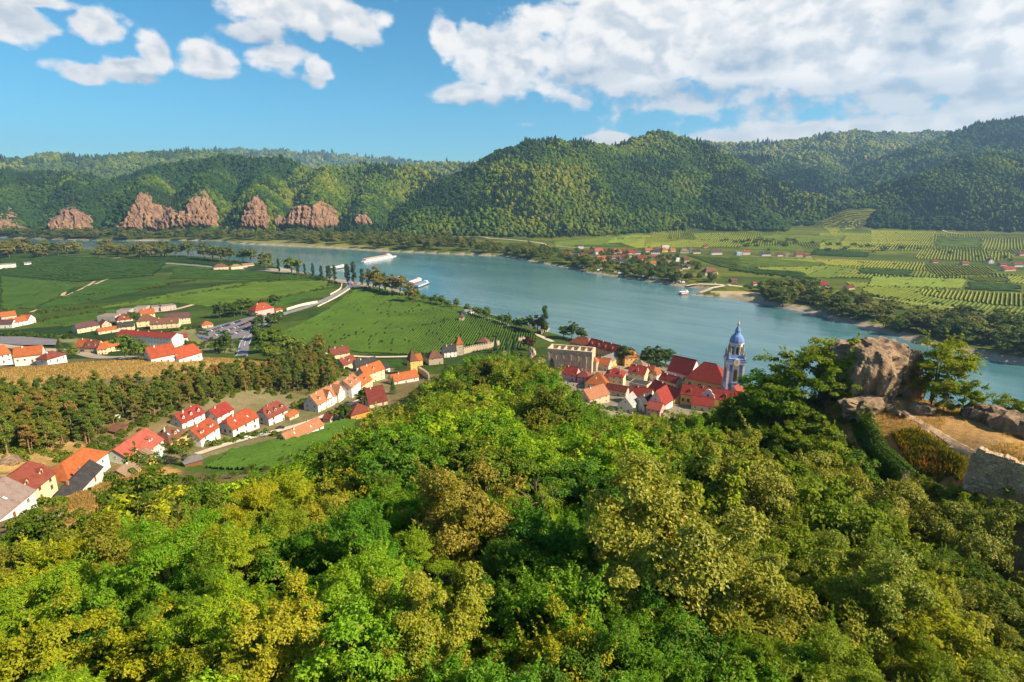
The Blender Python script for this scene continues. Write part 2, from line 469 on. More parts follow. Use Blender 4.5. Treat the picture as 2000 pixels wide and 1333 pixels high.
def roofmat(name, c, stripe=3.0):
    """roof tiles: courses as fine relief, lichen and replaced tiles as colour"""
    if name in MATS: return MATS[name]
    m_, t, p, out = newmat(name)
    tc = t.n('ShaderNodeTexCoord'); o = tc.outputs['Object']
    g = t.n('ShaderNodeNewGeometry')
    n1 = t.noise(g.outputs['Position'], .5, 4, .65); n2 = t.noise(g.outputs['Position'], 3.2, 3, .7)
    oi = t.n('ShaderNodeObjectInfo')
    f = t.m('ADD', t.rng(n1, .25, .75, .62, 1.22), t.rng(n2, .2, .8, -.34, .34))
    f = t.m('ADD', f, t.rng(oi.outputs['Random'], 0, 1, -.07, .07))
    dirt = t.mix(t.rng(n1, .48, .72, 0, .6, True), c4(c), (c[0] * .45 + .03, c[1] * .6 + .03, c[2] * .7 + .02, 1))
    v = t.n('ShaderNodeVectorMath', operation='SCALE'); t.l(dirt, v.inputs[0]); t.l(f, v.inputs['Scale'])
    t.l(v.outputs[0], p.inputs['Base Color'])
    p.inputs['Roughness'].default_value = .82; p.inputs['Specular IOR Level'].default_value = .2
    sx = t.n('ShaderNodeSeparateXYZ'); t.l(g.outputs['Position'], sx.inputs[0])
    cz = t.m('FRACT', t.m('MULTIPLY', sx.outputs[2], stripe))
    bump(t, p, t.m('ADD', cz, t.m('MULTIPLY', n2, .6)), .55, .12)
    MATS[name] = m_
    return m_

def leafmat(name, transl=.38, gloss=.15, dry=(.35, .22, .05), dryamt=.07, hue=.12):
    """leaves: the object's own colour, varied leaf by leaf through the 'tint' attribute"""
    if name in MATS: return MATS[name]
    m_, t, p, out = newmat(name)
    oi = t.n('ShaderNodeObjectInfo')
    at_ = t.n('ShaderNodeAttribute', attribute_name='tint')
    f = at_.outputs['Fac']
    base = oi.outputs['Color']
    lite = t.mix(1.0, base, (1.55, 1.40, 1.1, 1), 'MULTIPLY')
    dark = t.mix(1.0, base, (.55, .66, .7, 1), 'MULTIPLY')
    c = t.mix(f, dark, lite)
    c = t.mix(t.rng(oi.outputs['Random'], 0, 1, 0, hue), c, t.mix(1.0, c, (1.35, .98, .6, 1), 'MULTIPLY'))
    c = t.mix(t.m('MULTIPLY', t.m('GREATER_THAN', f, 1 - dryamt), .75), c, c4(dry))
    t.l(c, p.inputs['Base Color'])
    p.inputs['Roughness'].default_value = .5; p.inputs['Specular IOR Level'].default_value = gloss
    tr = t.n('ShaderNodeBsdfTranslucent'); t.l(t.mix(1.0, c, (1.15, 1.3, .5, 1), 'MULTIPLY'), tr.inputs[0])
    mx = t.n('ShaderNodeMixShader'); mx.inputs[0].default_value = transl
    t.l(p.outputs[0], mx.inputs[1]); t.l(tr.outputs[0], mx.inputs[2]); t.l(mx.outputs[0], out.inputs['Surface'])
    MATS[name] = m_
    return m_
def crownmat(name):
    """crowns seen from far: object's colour with clumps"""
    m_, t, p, out = newmat(name)
    oi = t.n('ShaderNodeObjectInfo'); g = t.n('ShaderNodeNewGeometry')
    n = t.noise(g.outputs['Position'], .55, 4, .7)
    f = t.m('ADD', t.rng(n, .25, .75, .62, 1.35), t.rng(oi.outputs['Random'], 0, 1, -.2, .2))
    c = t.mix(t.rng(oi.outputs['Random'], .6, 1, 0, .3), oi.outputs['Color'], t.mix(1.0, oi.outputs['Color'], (1.5, 1.15, .7, 1), 'MULTIPLY'))
    v = t.n('ShaderNodeVectorMath', operation='SCALE'); t.l(c, v.inputs[0]); t.l(f, v.inputs['Scale'])
    t.l(v.outputs[0], p.inputs['Base Color']); p.inputs['Roughness'].default_value = .85
    p.inputs['Specular IOR Level'].default_value = .1
    bump(t, p, t.noise(g.outputs['Position'], .9, 3, .7), 1.0, 1.6)
    MATS[name] = m_
    return m_

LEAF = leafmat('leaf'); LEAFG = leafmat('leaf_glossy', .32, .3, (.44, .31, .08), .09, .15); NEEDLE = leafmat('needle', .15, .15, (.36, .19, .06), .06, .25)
CROWN = crownmat('crown')
BARK = plain('bark', (.13, .085, .055), .9, .4, 6, bmp=.6)
PBARK = plain('pine_bark', (.30, .17, .10), .9, .35, 5, bmp=.5)

# ---------------------------------------------------------------- land cover
def cells(X, Y, sx, sy, ang, seed):
    """patchwork of fields: one value per strip field"""
    c, s = math.cos(ang), math.sin(ang)
    a, b = (X * c + Y * s), (-X * s + Y * c)
    wob = 18 * (vnoise(X / 220 + seed, Y / 220) - .5)
    j = np.floor((b + wob) / sy).astype(np.int64)
    i = np.floor((a + wob) / sx + _P[(j * 7 + seed) & 255, 3] * 3).astype(np.int64)
    return _P[(i * 13 + seed * 5) & 255, (j * 29 + seed) & 255]

def ground_colours():
    X, Y, Z, SD = _XX, _YY, _ZZ, _SD
    n1, n2 = fbm(X / 14, Y / 14, 4), fbm(X / 60, Y / 60, 3)
    C = np.zeros(X.shape + (3,))
    def put(mask, col, amt=1.0):
        w = (mask.astype(float) * amt)[..., None]
        C[:] = C * (1 - w) + np.array(col) * w
    def lerp(a, b, f):
        return np.array(a) * (1 - f[..., None]) + np.array(b) * f[..., None]
    # left plain
    k = cells(X, Y, 160, 34, R(22), 3)
    C[:] = lerp((.015, .038, .005), (.062, .092, .010), np.clip(k * 1.0 + n1 * .5 - .25, 0, 1))
    # far plain
    kf = cells(X, Y, 120, 40, R(-12), 9)
    farp = lerp((.028, .056, .007), (.105, .118, .010), np.clip(kf * 1.0 + n1 * .4 - .2, 0, 1))
    C[_BEY] = farp[_BEY]
    # wooded slopes across the river
    plainz = 5 + np.clip(Y - 1650, 0, 500) * .028 * sstep(100, 500, X)
    hill = _BEY & (Z > plainz + 4)
    C[hill] = lerp((.030, .038, .010), (.055, .058, .016), n1)[hill]
    # castle hill
    ch = (~_BEY) & (Y < 420) & (Z > 7)
    C[ch] = lerp((.085, .075, .028), (.20, .15, .065), n1)[ch]
    for poly, a, b in GROUND_PATCH:
        P = pxpoly(poly) if not isinstance(poly, np.ndarray) else poly
        ins = in_poly(X + (n1 - .5) * 6, Y + (n2 - .5) * 6, P)
        C[ins] = lerp(a, b, n1)[ins]
    # river banks and gravel
    near = (SD < 14) & (SD > -30)
    g = lerp((.20, .155, .11), (.40, .32, .24), n1)
    gw = np.where(_BEY, np.where(X > 230, np.where(X > 420, 15.0, 11.0), 5.5), 4.0) * (0.7 + .6 * n1)
    C[near & (SD < gw)] = g[near & (SD < gw)]
    return C

GOLD_A, GOLD_B = (.26, .165, .055), (.40, .275, .11)
GROUND_PATCH = [
    # meadow on the low hill, village ground, vineyard terraces, slope below the houses, castle plateau
    ([(-80, 735), (0, 722), (120, 712), (250, 705), (400, 700), (480, 702), (560, 712), (520, 726), (420, 732), (300, 738), (180, 745), (60, 760), (-80, 775)], GOLD_A, GOLD_B),
    ([(90, 1030), (90, 985), (140, 960), (230, 925), (320, 912), (360, 918), (330, 940), (240, 960), (215, 1000), (170, 1035)], (.34, .20, .06), (.50, .31, .10)),
    ([(0, 890), (60, 880), (130, 860), (200, 880), (130, 900), (60, 920), (0, 930)], (.22, .15, .05), (.46, .30, .11)),
    ([(330, 905), (460, 868), (560, 850), (650, 825), (720, 800), (700, 850), (600, 890), (500, 925), (400, 925)], (.045, .085, .012), (.075, .13, .016)),
    ([(230, 880), (360, 800), (480, 750), (600, 770), (600, 735), (700, 700), (770, 720), (760, 790), (640, 830), (520, 860), (380, 900)], (.10, .11, .035), (.24, .19, .11)),
    ([(1060, 700), (1180, 680), (1290, 715), (1420, 755), (1480, 790), (1300, 830), (1130, 790)], (.15, .13, .09), (.30, .25, .18)),
    ([(0, 660), (120, 668), (260, 690), (400, 690), (470, 690), (420, 640), (360, 640), (260, 680), (120, 655), (0, 650)], (.10, .13, .03), (.22, .19, .10)),
    (np.array([(58, 122), (70, 124), (92, 122), (104, 108), (112, 92), (112, 74), (96, 66), (84, 66), (76, 76), (66, 92), (60, 108)]), (.27, .16, .07), (.50, .30, .10)),
    ([(1380, 570), (1480, 570), (1500, 590), (1560, 600), (1500, 596), (1420, 582)], (.30, .25, .12), (.42, .33, .20)),
    ([(450, 474), (560, 470), (640, 474), (760, 484), (760, 491), (640, 485), (540, 480)], (.12, .15, .03), (.22, .19, .06)),
    ([(640, 545), (700, 545), (790, 570), (830, 592), (810, 590), (760, 572), (690, 560)], (.20, .17, .12), (.32, .27, .2)),
    ([(560, 520), (620, 528), (660, 540), (600, 535), (520, 528)], (.25, .2, .15), (.4, .32, .24)),
]

def build_ground():
    ny, nx = _XX.shape
    V = np.stack([_XX, _YY, _ZZ], -1).reshape(-1, 3)
    i = np.arange(ny - 1)[:, None] * nx + np.arange(nx - 1)[None, :]
    F = np.stack([i, i + 1, i + nx + 1, i + nx], -1).reshape(-1, 4)
    C = ground_colours().reshape(-1, 3)
    C = np.concatenate([C, np.ones((len(C), 1))], 1)
    m_, t, p, out = newmat('ground')
    a = t.n('ShaderNodeAttribute', attribute_name='cover'); g = t.n('ShaderNodeNewGeometry')
    n1 = t.noise(g.outputs['Position'], .9, 6, .7); n2 = t.noise(g.outputs['Position'], .12, 4, .6)
    f = t.m('ADD', t.rng(n1, .25, .75, .62, 1.38), t.rng(n2, .3, .7, -.18, .18))
    v = t.n('ShaderNodeVectorMath', operation='SCALE'); t.l(a.outputs['Color'], v.inputs[0]); t.l(f, v.inputs['Scale'])
    t.l(v.outputs[0], p.inputs['Base Color']); p.inputs['Roughness'].default_value = .95; p.inputs['Specular IOR Level'].default_value = .1
    bump(t, p, t.m('ADD', n1, t.noise(g.outputs['Position'], 4.0, 4, .7)), .8, .35)
    me = mesh_np('ground', V, F, [m_], attrs={'cover': ('FLOAT_COLOR', C)}, smooth=True)
    o = link(bpy.data.objects.new('ground', me)); setp(o, 'green river plain with wooded hills and the castle hill', 'ground', kind='structure')

build_ground()

def build_river():
    m_, t, p, out = newmat('river_water')
    g = t.n('ShaderNodeNewGeometry')
    mp = t.n('ShaderNodeMapping'); mp.inputs['Scale'].default_value = (1, 1, 1); mp.inputs['Rotation'].default_value = (0, 0, R(38))
    t.l(g.outputs['Position'], mp.inputs['Vector'])
    st = t.n('ShaderNodeMapping'); st.inputs['Scale'].default_value = (.35, 1.6, 1); t.l(mp.outputs[0], st.inputs['Vector'])
    n1 = t.noise(st.outputs[0], .010, 5, .6, .4); n2 = t.noise(st.outputs[0], .05, 4, .6)
    f = t.m('ADD', t.m('MULTIPLY', n1, .7), t.m('MULTIPLY', n2, .3))
    c = t.mix(t.rng(f, .35, .65, 0, 1, True), (.040, .120, .145, 1), (.075, .170, .185, 1))
    t.l(c, p.inputs['Base Color']); p.inputs['Roughness'].default_value = .10; p.inputs['IOR'].default_value = 1.33
    p.inputs['Specular IOR Level'].default_value = .5
    w = t.m('ADD', t.noise(st.outputs[0], .45, 4, .6), t.m('MULTIPLY', t.noise(g.outputs['Position'], 2.2, 3, .6), .35))
    bump(t, p, w, .30, .35)
    V = [(-9000, -900, 0), (9000, -900, 0), (9000, 3000, 0), (-9000, 3000, 0)]
    me = mesh_np('river', V, [[0, 1, 2, 3]], [m_])
    o = link(bpy.data.objects.new('river', me)); setp(o, 'wide turquoise river curving through the valley', 'river', kind='structure')
build_river()

def build_haze():
    m_, t, p, out = newmat('haze')
    t.nt.nodes.remove(p)
    v = t.n('ShaderNodeVolumePrincipled'); v.inputs['Color'].default_value = (.34, .60, 1.0, 1)
    v.inputs['Density'].default_value = HAZE; v.inputs['Anisotropy'].default_value = .2
    t.l(v.outputs[0], out.inputs['Volume'])
    try: m_.cycles.homogeneous_volume = True
    except Exception: pass
    b = MB(); b.box(-9500, 9500, -900, 11500, -12, 1150)
    o = b.build('haze', m_); setp(o, 'thin blue haze over the valley', 'haze', kind='stuff')
HAZE = 6.2e-5
build_haze()

# ---------------------------------------------------------------- roads, tracks and paved yards
ASPH = plain('asphalt', (.150, .135, .150), .85, .22, .6)
ASPHB = plain('road_asphalt', (.165, .15, .175), .8, .18, .5)
DIRT = plain('track_dirt', (.42, .31, .20), .95, .3, .6)
PALE = plain('pale_gravel', (.50, .41, .32), .95, .22, .5)
PAINT = plain('road_paint', (.75, .73, .70), .7, .12, 2)
WPLASTER = plain('old_wall_plaster', (.60, .52, .42), .9, .25, 1.2)
def smooth_line(P, step):
    """Catmull-Rom through world points, resampled"""
    P = np.array(P, float); Q = np.vstack([2 * P[0] - P[1], P, 2 * P[-1] - P[-2]])
    out = []
    for i in range(1, len(Q) - 2):
        n = max(2, int(np.linalg.norm(Q[i + 1] - Q[i]) / step))
        for k in range(n):
            t = k / n
            out.append(.5 * ((2 * Q[i]) + (-Q[i - 1] + Q[i + 1]) * t + (2 * Q[i - 1] - 5 * Q[i] + 4 * Q[i + 1] - Q[i + 2]) * t * t + (-Q[i - 1] + 3 * Q[i] - 3 * Q[i + 1] + Q[i + 2]) * t ** 3))
    out.append(P[-1])
    return np.array(out)
def ribbon(L, w, lift, off=0.0, nx=2, level=True):
    T = np.gradient(L, axis=0); T /= np.linalg.norm(T, axis=1)[:, None] + 1e-9
    N = np.stack([-T[:, 1], T[:, 0]], 1)
    V = []
    for k in range(nx + 1):
        q = L + N * (off + w * (k / nx - .5))
        V.append(np.column_stack([q, H(q[:, 0], q[:, 1]) + lift]))
    V = np.stack(V, 1)
    n = len(L)
    # a road is level across: take the highest of the cross section
    if level: V[:, :, 2] = V[:, :, 2].max(1)[:, None]
    else: V[:, (0, -1), :2] += RNG.normal(size=(n, 2, 2)) * .22; V[:, (0, -1), 2] -= lift + .05
    i = np.arange(n - 1)[:, None] * (nx + 1) + np.arange(nx)[None, :]
    F = np.stack([i, i + 1, i + nx + 2, i + nx + 1], -1).reshape(-1, 4)
    return V.reshape(-1, 3), F
def road(name, px, w, mat, label, lift=.12, world=False, lines=None, step=6, level=True):
    L = smooth_line([p if world else at(*p)[:2] for p in px], step)
    V, F = ribbon(L, w, lift, 0.0, 2 if level else 6, level)
    o = link(bpy.data.objects.new(name, mesh_np(name, V, F, [mat])))
    setp(o, label, name.replace('_', ' ').split('.')[0], kind='structure')
    for (off, lw) in (lines or []):
        V, F = ribbon(L, lw, lift + .03, off)
        link(bpy.data.objects.new('road_marking', mesh_np('road_marking', V, F, [PAINT])), o)
    return L
MAIN_ROAD = road('road', [(470, 697), (478, 672), (492, 652), (515, 632), (550, 615), (590, 603), (630, 588), (665, 572), (683, 560), (680, 550), (660, 543), (620, 537), (580, 533), (520, 529), (440, 524), (370, 518), (290, 512)], 9.5, ASPHB,
     'grey main road curving from the car park to the river trees', lines=[(-4.4, .35), (4.4, .35), (0, .3)])
road('road', [(683, 560), (720, 563), (770, 573), (805, 583), (830, 590)], 9, ASPH, 'grey quay road below the riverside poplars', .16)
road('road', [(905, 607), (950, 621), (1000, 638), (1050, 655), (1080, 668)], 5, PALE, 'pale riverside promenade between vineyard and river', .16)
road('street', [(385, 888), (430, 873), (480, 858), (540, 843), (600, 826), (650, 806), (690, 788), (740, 768)], 4.2, PALE, 'pale village street between the white houses and the vineyard', .25, step=3)
road('street', [(570, 700), (600, 690), (700, 697), (800, 697)], 4, PALE, 'pale lane below the big vineyard', .2)
road('railway', [(-60, 668), (0, 676), (80, 684), (160, 692), (260, 702)], 9, plain('ballast', (.33, .26, .19), .95, .3, .8), 'railway ballast bed beside the station', .2)
for px, w in (([(60, 610), (95, 597), (130, 578), (165, 562), (185, 550)], 4), ([(118, 573), (126, 570), (122, 578)], 5), ([(185, 556), (215, 543), (250, 531), (240, 523)], 4),
              ([(120, 513), (175, 512), (235, 503)], 5), ([(300, 610), (345, 604), (395, 590)], 7), ([(130, 527), (142, 532), (132, 542)], 5)):
    road('track', px, w, DIRT, 'sandy track between the vineyards of the plain', .1)
for px, w in (([(1080, 480), (1125, 484), (1160, 483)], 5), ([(1340, 560), (1400, 556), (1450, 560)], 9), ([(1345, 577), (1385, 566), (1425, 556)], 7),
              ([(1700, 581), (1800, 594), (1920, 608)], 4), ([(1440, 500), (1600, 505), (1800, 517), (1960, 530)], 3.5), ([(1840, 450), (1930, 462), (2050, 460)], 5), ([(830, 463), (960, 466), (1050, 474), (1072, 482)], 9)):
    road('track', px, w, PALE if w > 4 else DIRT, 'pale track through the vineyards across the river', .1)
def yard(name, px, mat, label, lift=.1):
    P = [at(*p) for p in px]
    z = max(p[2] for p in P) + lift
    b = MB(); b.poly([(p[0], p[1], z) for p in P])
    o = b.build(name, mat); setp(o, label, name.replace('_', ' '), kind='structure'); return z
yard('car_park', [(380, 652), (425, 636), (478, 622), (520, 614), (548, 610), (520, 634), (494, 648), (470, 662), (400, 668)], ASPH, 'paved car park beside the main road')
yard('station_yard', [(-40, 660), (50, 662), (112, 668), (110, 678), (40, 676), (-40, 668)], ASPH, 'grey station yard beside the railway')
# stone walls along the main road
def low_wall(px, h, t_, label, lift=0):
    L = smooth_line([at(*p)[:2] for p in px], 4)
    T = np.gradient(L, axis=0); T /= np.linalg.norm(T, axis=1)[:, None] + 1e-9
    N = np.stack([-T[:, 1], T[:, 0]], 1)
    b = MB()
    rings = []
    for q, n in zip(L, N):
        z = float(H(*q)); a, c = q - n * t_ / 2, q + n * t_ / 2
        rings.append([(a[0], a[1], z - .6), (c[0], c[1], z - .6), (c[0], c[1], z + h), (a[0], a[1], z + h)])
    b.loft(rings)
    o = b.build('stone_wall', WPLASTER); setp(o, label, 'wall')
low_wall([(620, 592), (590, 598), (560, 607)], 3.0, .8, 'long pale wall on the far side of the main road')
low_wall([(668, 556), (664, 566), (645, 577)], 2.0, .7, 'short pale wall inside the bend of the main road')
low_wall([(686, 563), (660, 580), (620, 600)], 1.4, .7, 'low pale wall between the road bend and the vineyard')

# ---------------------------------------------------------------- vineyards
def vinemat():
    m_, t, p, out = newmat('vines')
    g = t.n('ShaderNodeNewGeometry'); oi = t.n('ShaderNodeObjectInfo')
    n1 = t.noise(g.outputs['Position'], 1.3, 4, .75); n2 = t.noise(g.outputs['Position'], .035, 3, .6)
    f = t.m('ADD', t.rng(n1, .25, .75, .5, 1.5), t.rng(n2, .3, .7, -.22, .22))
    v = t.n('ShaderNodeVectorMath', operation='SCALE'); t.l(oi.outputs['Color'], v.inputs[0]); t.l(f, v.inputs['Scale'])
    t.l(v.outputs[0], p.inputs['Base Color']); p.inputs['Roughness'].default_value = .8; p.inputs['Specular IOR Level'].default_value = .15
    bump(t, p, n1, 1.0, .6)
    return m_
VINE = vinemat()
VPOLY = []
def vineyard(px, dirpx, spacing, col, label, h=1.7, w=.9, seg=5.0, skip=(), gap=.06):
    P = np.array([at(*q)[:2] for q in px])
    VPOLY.append(P)
    a, b = at(*dirpx[0])[:2], at(*dirpx[1])[:2]
    d = (b - a) / np.linalg.norm(b - a); n = np.array((-d[1], d[0]))
    s, q = P @ d, P @ n
    rows = np.arange(q.min() + spacing * .5, q.max(), spacing)
    V, F, nv = [], [], 0
    for r in rows:
        rr = r + random.uniform(-.04, .04) * spacing
        xs = np.arange(s.min() + random.uniform(0, seg), s.max(), seg)
        if len(xs) < 2: continue
        pts = xs[:, None] * d + rr * n
        ok = in_poly(pts[:, 0], pts[:, 1], P)
        ok &= RNG.random(len(xs)) > gap * .4
        for sk in skip: ok &= ~in_poly(pts[:, 0], pts[:, 1], sk)
        z = H(pts[:, 0], pts[:, 1])
        hh = h * (.72 + .5 * RNG.random(len(xs))); ww = w * (.7 + .6 * RNG.random(len(xs)))
        k = 0
        while k < len(xs):
            if not ok[k]: k += 1; continue
            e = k
            while e + 1 < len(xs) and ok[e + 1]: e += 1
            if e > k:
                m_ = e - k + 1
                p_, zz, hq, wq = pts[k:e + 1], z[k:e + 1], hh[k:e + 1], ww[k:e + 1]
                ring = np.stack([np.column_stack([p_ - n * wq[:, None] * .5, zz - .05]), np.column_stack([p_ - n * wq[:, None] * .42, zz + hq * .8]),
                                 np.column_stack([p_ + n * wq[:, None] * .1, zz + hq]), np.column_stack([p_ + n * wq[:, None] * .5, zz - .05])], 1)
                V.append(ring.reshape(-1, 3))
                i = nv + np.arange(m_ - 1)[:, None] * 4 + np.arange(3)[None, :]
                F.append(np.stack([i, i + 1, i + 5, i + 4], -1).reshape(-1, 4)); nv += m_ * 4
            k = e + 1
    if not V: return
    me = mesh_np('vineyard', np.vstack(V), np.vstack(F), [VINE])
    o = link(bpy.data.objects.new('vineyard', me)); o.color = c4(col)
    setp(o, label, 'vineyard', kind='stuff')
def z7(*pts): return [(1440 + x / 3.571, 420 + y / 3.571) for x, y in pts]
def z6(*pts): return [(1080 + x / 5, 440 + y / 5) for x, y in pts]
YG, MG, DG = (.190, .205, .014), (.085, .125, .011), (.036, .078, .008)
vineyard([(545, 655), (640, 606), (690, 568), (740, 563), (800, 577), (870, 596), (950, 618), (1035, 646), (1050, 662), (1010, 684), (900, 690), (800, 694), (700, 690), (600, 676)], [(650, 672), (722, 622)], 2.6, (.050, .098, .009), 'large green vineyard between the road and the riverside town', 1.5, 1.1, 3.2, gap=.05)
vineyard([(400, 915), (450, 880), (560, 856), (660, 825), (705, 808), (690, 835), (600, 885), (520, 920)], [(470, 900), (640, 845)], 1.7, (.050, .105, .010), 'small vineyard strip beside the pale village street', 1.4, 1.0, 2.0)
vineyard([(700, 705), (790, 703), (790, 718), (740, 722)], [(700, 712), (790, 708)], 2.2, DG, 'little vineyard behind the village rooftops', 1.5, 1.1, 3)
LP = [([(0, 540), (120, 552), (150, 560), (60, 605), (0, 608)], [(10, 590), (100, 560)]), ([(60, 607), (180, 557), (300, 545), (330, 556), (150, 595)], [(100, 595), (290, 552)]),
      ([(0, 505), (100, 500), (200, 505), (330, 512), (300, 540), (150, 552), (0, 538)], [(20, 520), (280, 530)]), ([(340, 522), (480, 530), (600, 540), (640, 546), (500, 548), (330, 545)], [(350, 540), (600, 540)]),
      ([(190, 603), (330, 575), (480, 552), (640, 550), (655, 560), (520, 585), (400, 600), (330, 592)], [(330, 588), (560, 560)]), ([(80, 630), (180, 612), (300, 597), (330, 600), (180, 622), (130, 640)], [(100, 630), (280, 602)]),
      ([(420, 618), (500, 595), (600, 572), (650, 566), (610, 582), (540, 600)], [(430, 612), (620, 574)]), ([(240, 505), (360, 502), (450, 512), (560, 526), (420, 520)], [(250, 506), (500, 518)])]
for (pp, dd), nm in zip(LP, ('beside the white farmhouse', 'between the sandy tracks', 'around the curved rows by the far willows', 'along the pale road to the landing', 'between the two long hedgerows', 'above the white farmhouse', 'above the red-roofed corner house', 'beside the riverside poplars')):
    vineyard(pp, dd, 4.6, random.choice([(.036, .078, .008), (.060, .105, .010), (.026, .062, .007)]), 'dark green vineyard on the plain ' + nm, 1.7, 2.0, 7)
vineyard([(68, 528), (125, 522), (132, 541), (105, 542)], [(75, 527), (95, 541)], 6.5, (.05, .11, .014), 'curved vineyard rows in the middle of the plain', 2.4, 2.2, 8)
FP = [(z7((930, 110), (1390, 115), (1340, 220), (930, 205)), z7((1200, 215), (1290, 115)), 5.6, YG), (z7((1390, 150), (1700, 165), (1700, 235), (1370, 225)), z7((1390, 200), (1690, 212)), 9, MG),
      (z7((1710, 165), (2080, 170), (2080, 245), (1710, 245)), z7((1850, 244), (1862, 168)), 6.5, YG), (z7((1260, 235), (1750, 250), (1760, 330), (1240, 310)), z7((1470, 320), (1490, 242)), 5.6, YG),
      (z7((520, 310), (1310, 335), (1310, 395), (640, 355)), z7((900, 378), (960, 325)), 5.2, YG), (z7((1310, 340), (1760, 365), (1810, 420), (1400, 430), (1310, 390)), z7((1500, 352), (1590, 425)), 5.2, YG),
      (z7((940, 430), (1600, 450), (1560, 520), (900, 500)), z7((1080, 510), (1300, 442)), 4.2, (.13, .18, .018)), (z7((1270, 520), (2080, 555), (2080, 645), (1850, 640), (1290, 565)), z7((1740, 620), (1760, 545)), 4.8, YG),
      (z7((540, 240), (920, 265), (920, 300), (500, 280)), z7((540, 262), (900, 285)), 5, DG), (z7((1610, 430), (1870, 440), (1890, 475), (1610, 460)), z7((1700, 436), (1790, 470)), 5, YG),
      (z7((1870, 425), (2080, 430), (2080, 495), (1900, 475)), z7((1920, 475), (2000, 432)), 5, (.16, .19, .018)), (z7((1610, 465), (1980, 490), (1980, 540), (1580, 520)), z7((1600, 505), (1970, 525)), 4, DG),
      (z7((0, 295), (610, 340), (580, 360), (0, 370)), z7((0, 340), (500, 350)), 4, MG), (z7((640, 360), (840, 380), (640, 445), (440, 440)), z7((600, 440), (760, 378)), 4.6, MG),
      (z7((850, 375), (1230, 390), (1210, 430), (830, 410)), z7((850, 392), (1200, 410)), 4.2, DG), (z7((1740, 255), (1900, 260), (1930, 300), (1790, 330)), z7((1820, 325), (1830, 258)), 6, YG),
      (z6((890, 160), (980, 60), (1130, 55), (1120, 165)), z6((1000, 160), (1060, 58)), 6.5, YG), (z6((1135, 55), (1240, 50), (1240, 150), (1120, 165)), z6((1180, 155), (1195, 55)), 6.5, YG),
      (z6((1250, 50), (1350, 60), (1400, 150), (1250, 140)), z6((1310, 145), (1280, 55)), 6.5, YG), (z6((0, 170), (620, 90), (480, 190), (0, 205)), z6((0, 190), (500, 150)), 6, MG),
      (z6((1300, 300), (2000, 340), (2000, 480), (1600, 400)), z6((1400, 320), (1950, 400)), 4.2, MG), (z6((620, 95), (880, 70), (800, 170), (500, 185)), z6((600, 180), (780, 80)), 5.5, (.12, .17, .017)),
      (z7((0, 225), (440, 215), (500, 260), (0, 240)), z7((0, 235), (450, 235)), 6, MG), (z7((150, 140), (760, 150), (720, 195), (330, 190), (150, 160)), z7((200, 160), (700, 175)), 7, (.14, .18, .017)),
      (z7((0, 375), (420, 400), (560, 450), (0, 395)), z7((0, 385), (450, 420)), 4, DG)]
FN = ['below the wood, with steep rows', 'with level rows below the wood', 'with upright rows below the wood at the picture edge', 'above the small red sheds', 'in the long strip with slanting rows', 'with rows fanning towards the white cottage',
      'with fine rows above the grey road', 'above the tree thicket', 'of dark green behind the village end', 'with bright rows near the farm', 'beside the farm at the picture edge', 'of dark level rows at the picture edge',
      'of plain green behind the lone red house', 'in the middle of the plain', 'of dark level rows in the middle of the plain', 'beside the white cottage', 'of slanting rows behind the village', 'of upright rows behind the village', 'of rows narrowing to the wood',
      'of plain green at the foot of the cone hill', 'between the village and the jetty', 'of pale green above the village', 'above the row of single houses', 'of yellow green along the wood', 'of dark green by the jetty meadow']
for (pp, dd, sp_, cc), nm in zip(FP, FN):
    vineyard(pp, dd, sp_, cc, 'vineyard across the river ' + nm, 1.9, sp_ * .42, 9)
_sk = list(VPOLY)
vineyard([(1180, 462), (1420, 455), (1600, 458), (1600, 486), (1400, 484), (1240, 486)], [(1300, 484), (1340, 460)], 6.5, (.15, .175, .013), 'yellow-green vineyard filling the plain between the wood and the far village', 1.9, 2.8, 10, skip=_sk)
vineyard([(1600, 456), (2080, 452), (2080, 500), (1830, 492), (1600, 488)], [(1700, 488), (1730, 460)], 6.5, (.16, .18, .013), 'yellow-green vineyard filling the gaps below the wood', 1.9, 2.8, 10, skip=_sk)
vineyard([(1400, 506), (1600, 506), (1830, 520), (1960, 535), (2080, 545), (2080, 560), (1700, 545), (1560, 540), (1440, 525)], [(1600, 545), (1660, 510)], 5.4, (.13, .165, .013), 'green vineyard filling the middle of the far plain', 1.9, 2.3, 10, skip=_sk)
vineyard([(1640, 550), (1800, 560), (2080, 590), (2080, 640), (1900, 625), (1720, 585)], [(1760, 580), (1800, 562)], 5.0, (.12, .155, .013), 'green vineyard above the tree thicket of the far bank', 1.9, 2.1, 10, skip=_sk)
# terraced vineyard on the lower slope
for k in range(9):
    v0 = 420 + k * 4.0
    vineyard([(1595 + k * 4, v0 + 12), (1650, v0 - 6), (1712 - k * 5, v0 - 8), (1712 - k * 5, v0 - 5), (1650, v0 - 3), (1595 + k * 4, v0 + 15)], [(1600, v0 + 10), (1700, v0 - 5)], 7, YG, 'bright terraced vineyard strip on the wooded slope, one of nine', 3.0, 4, 9)

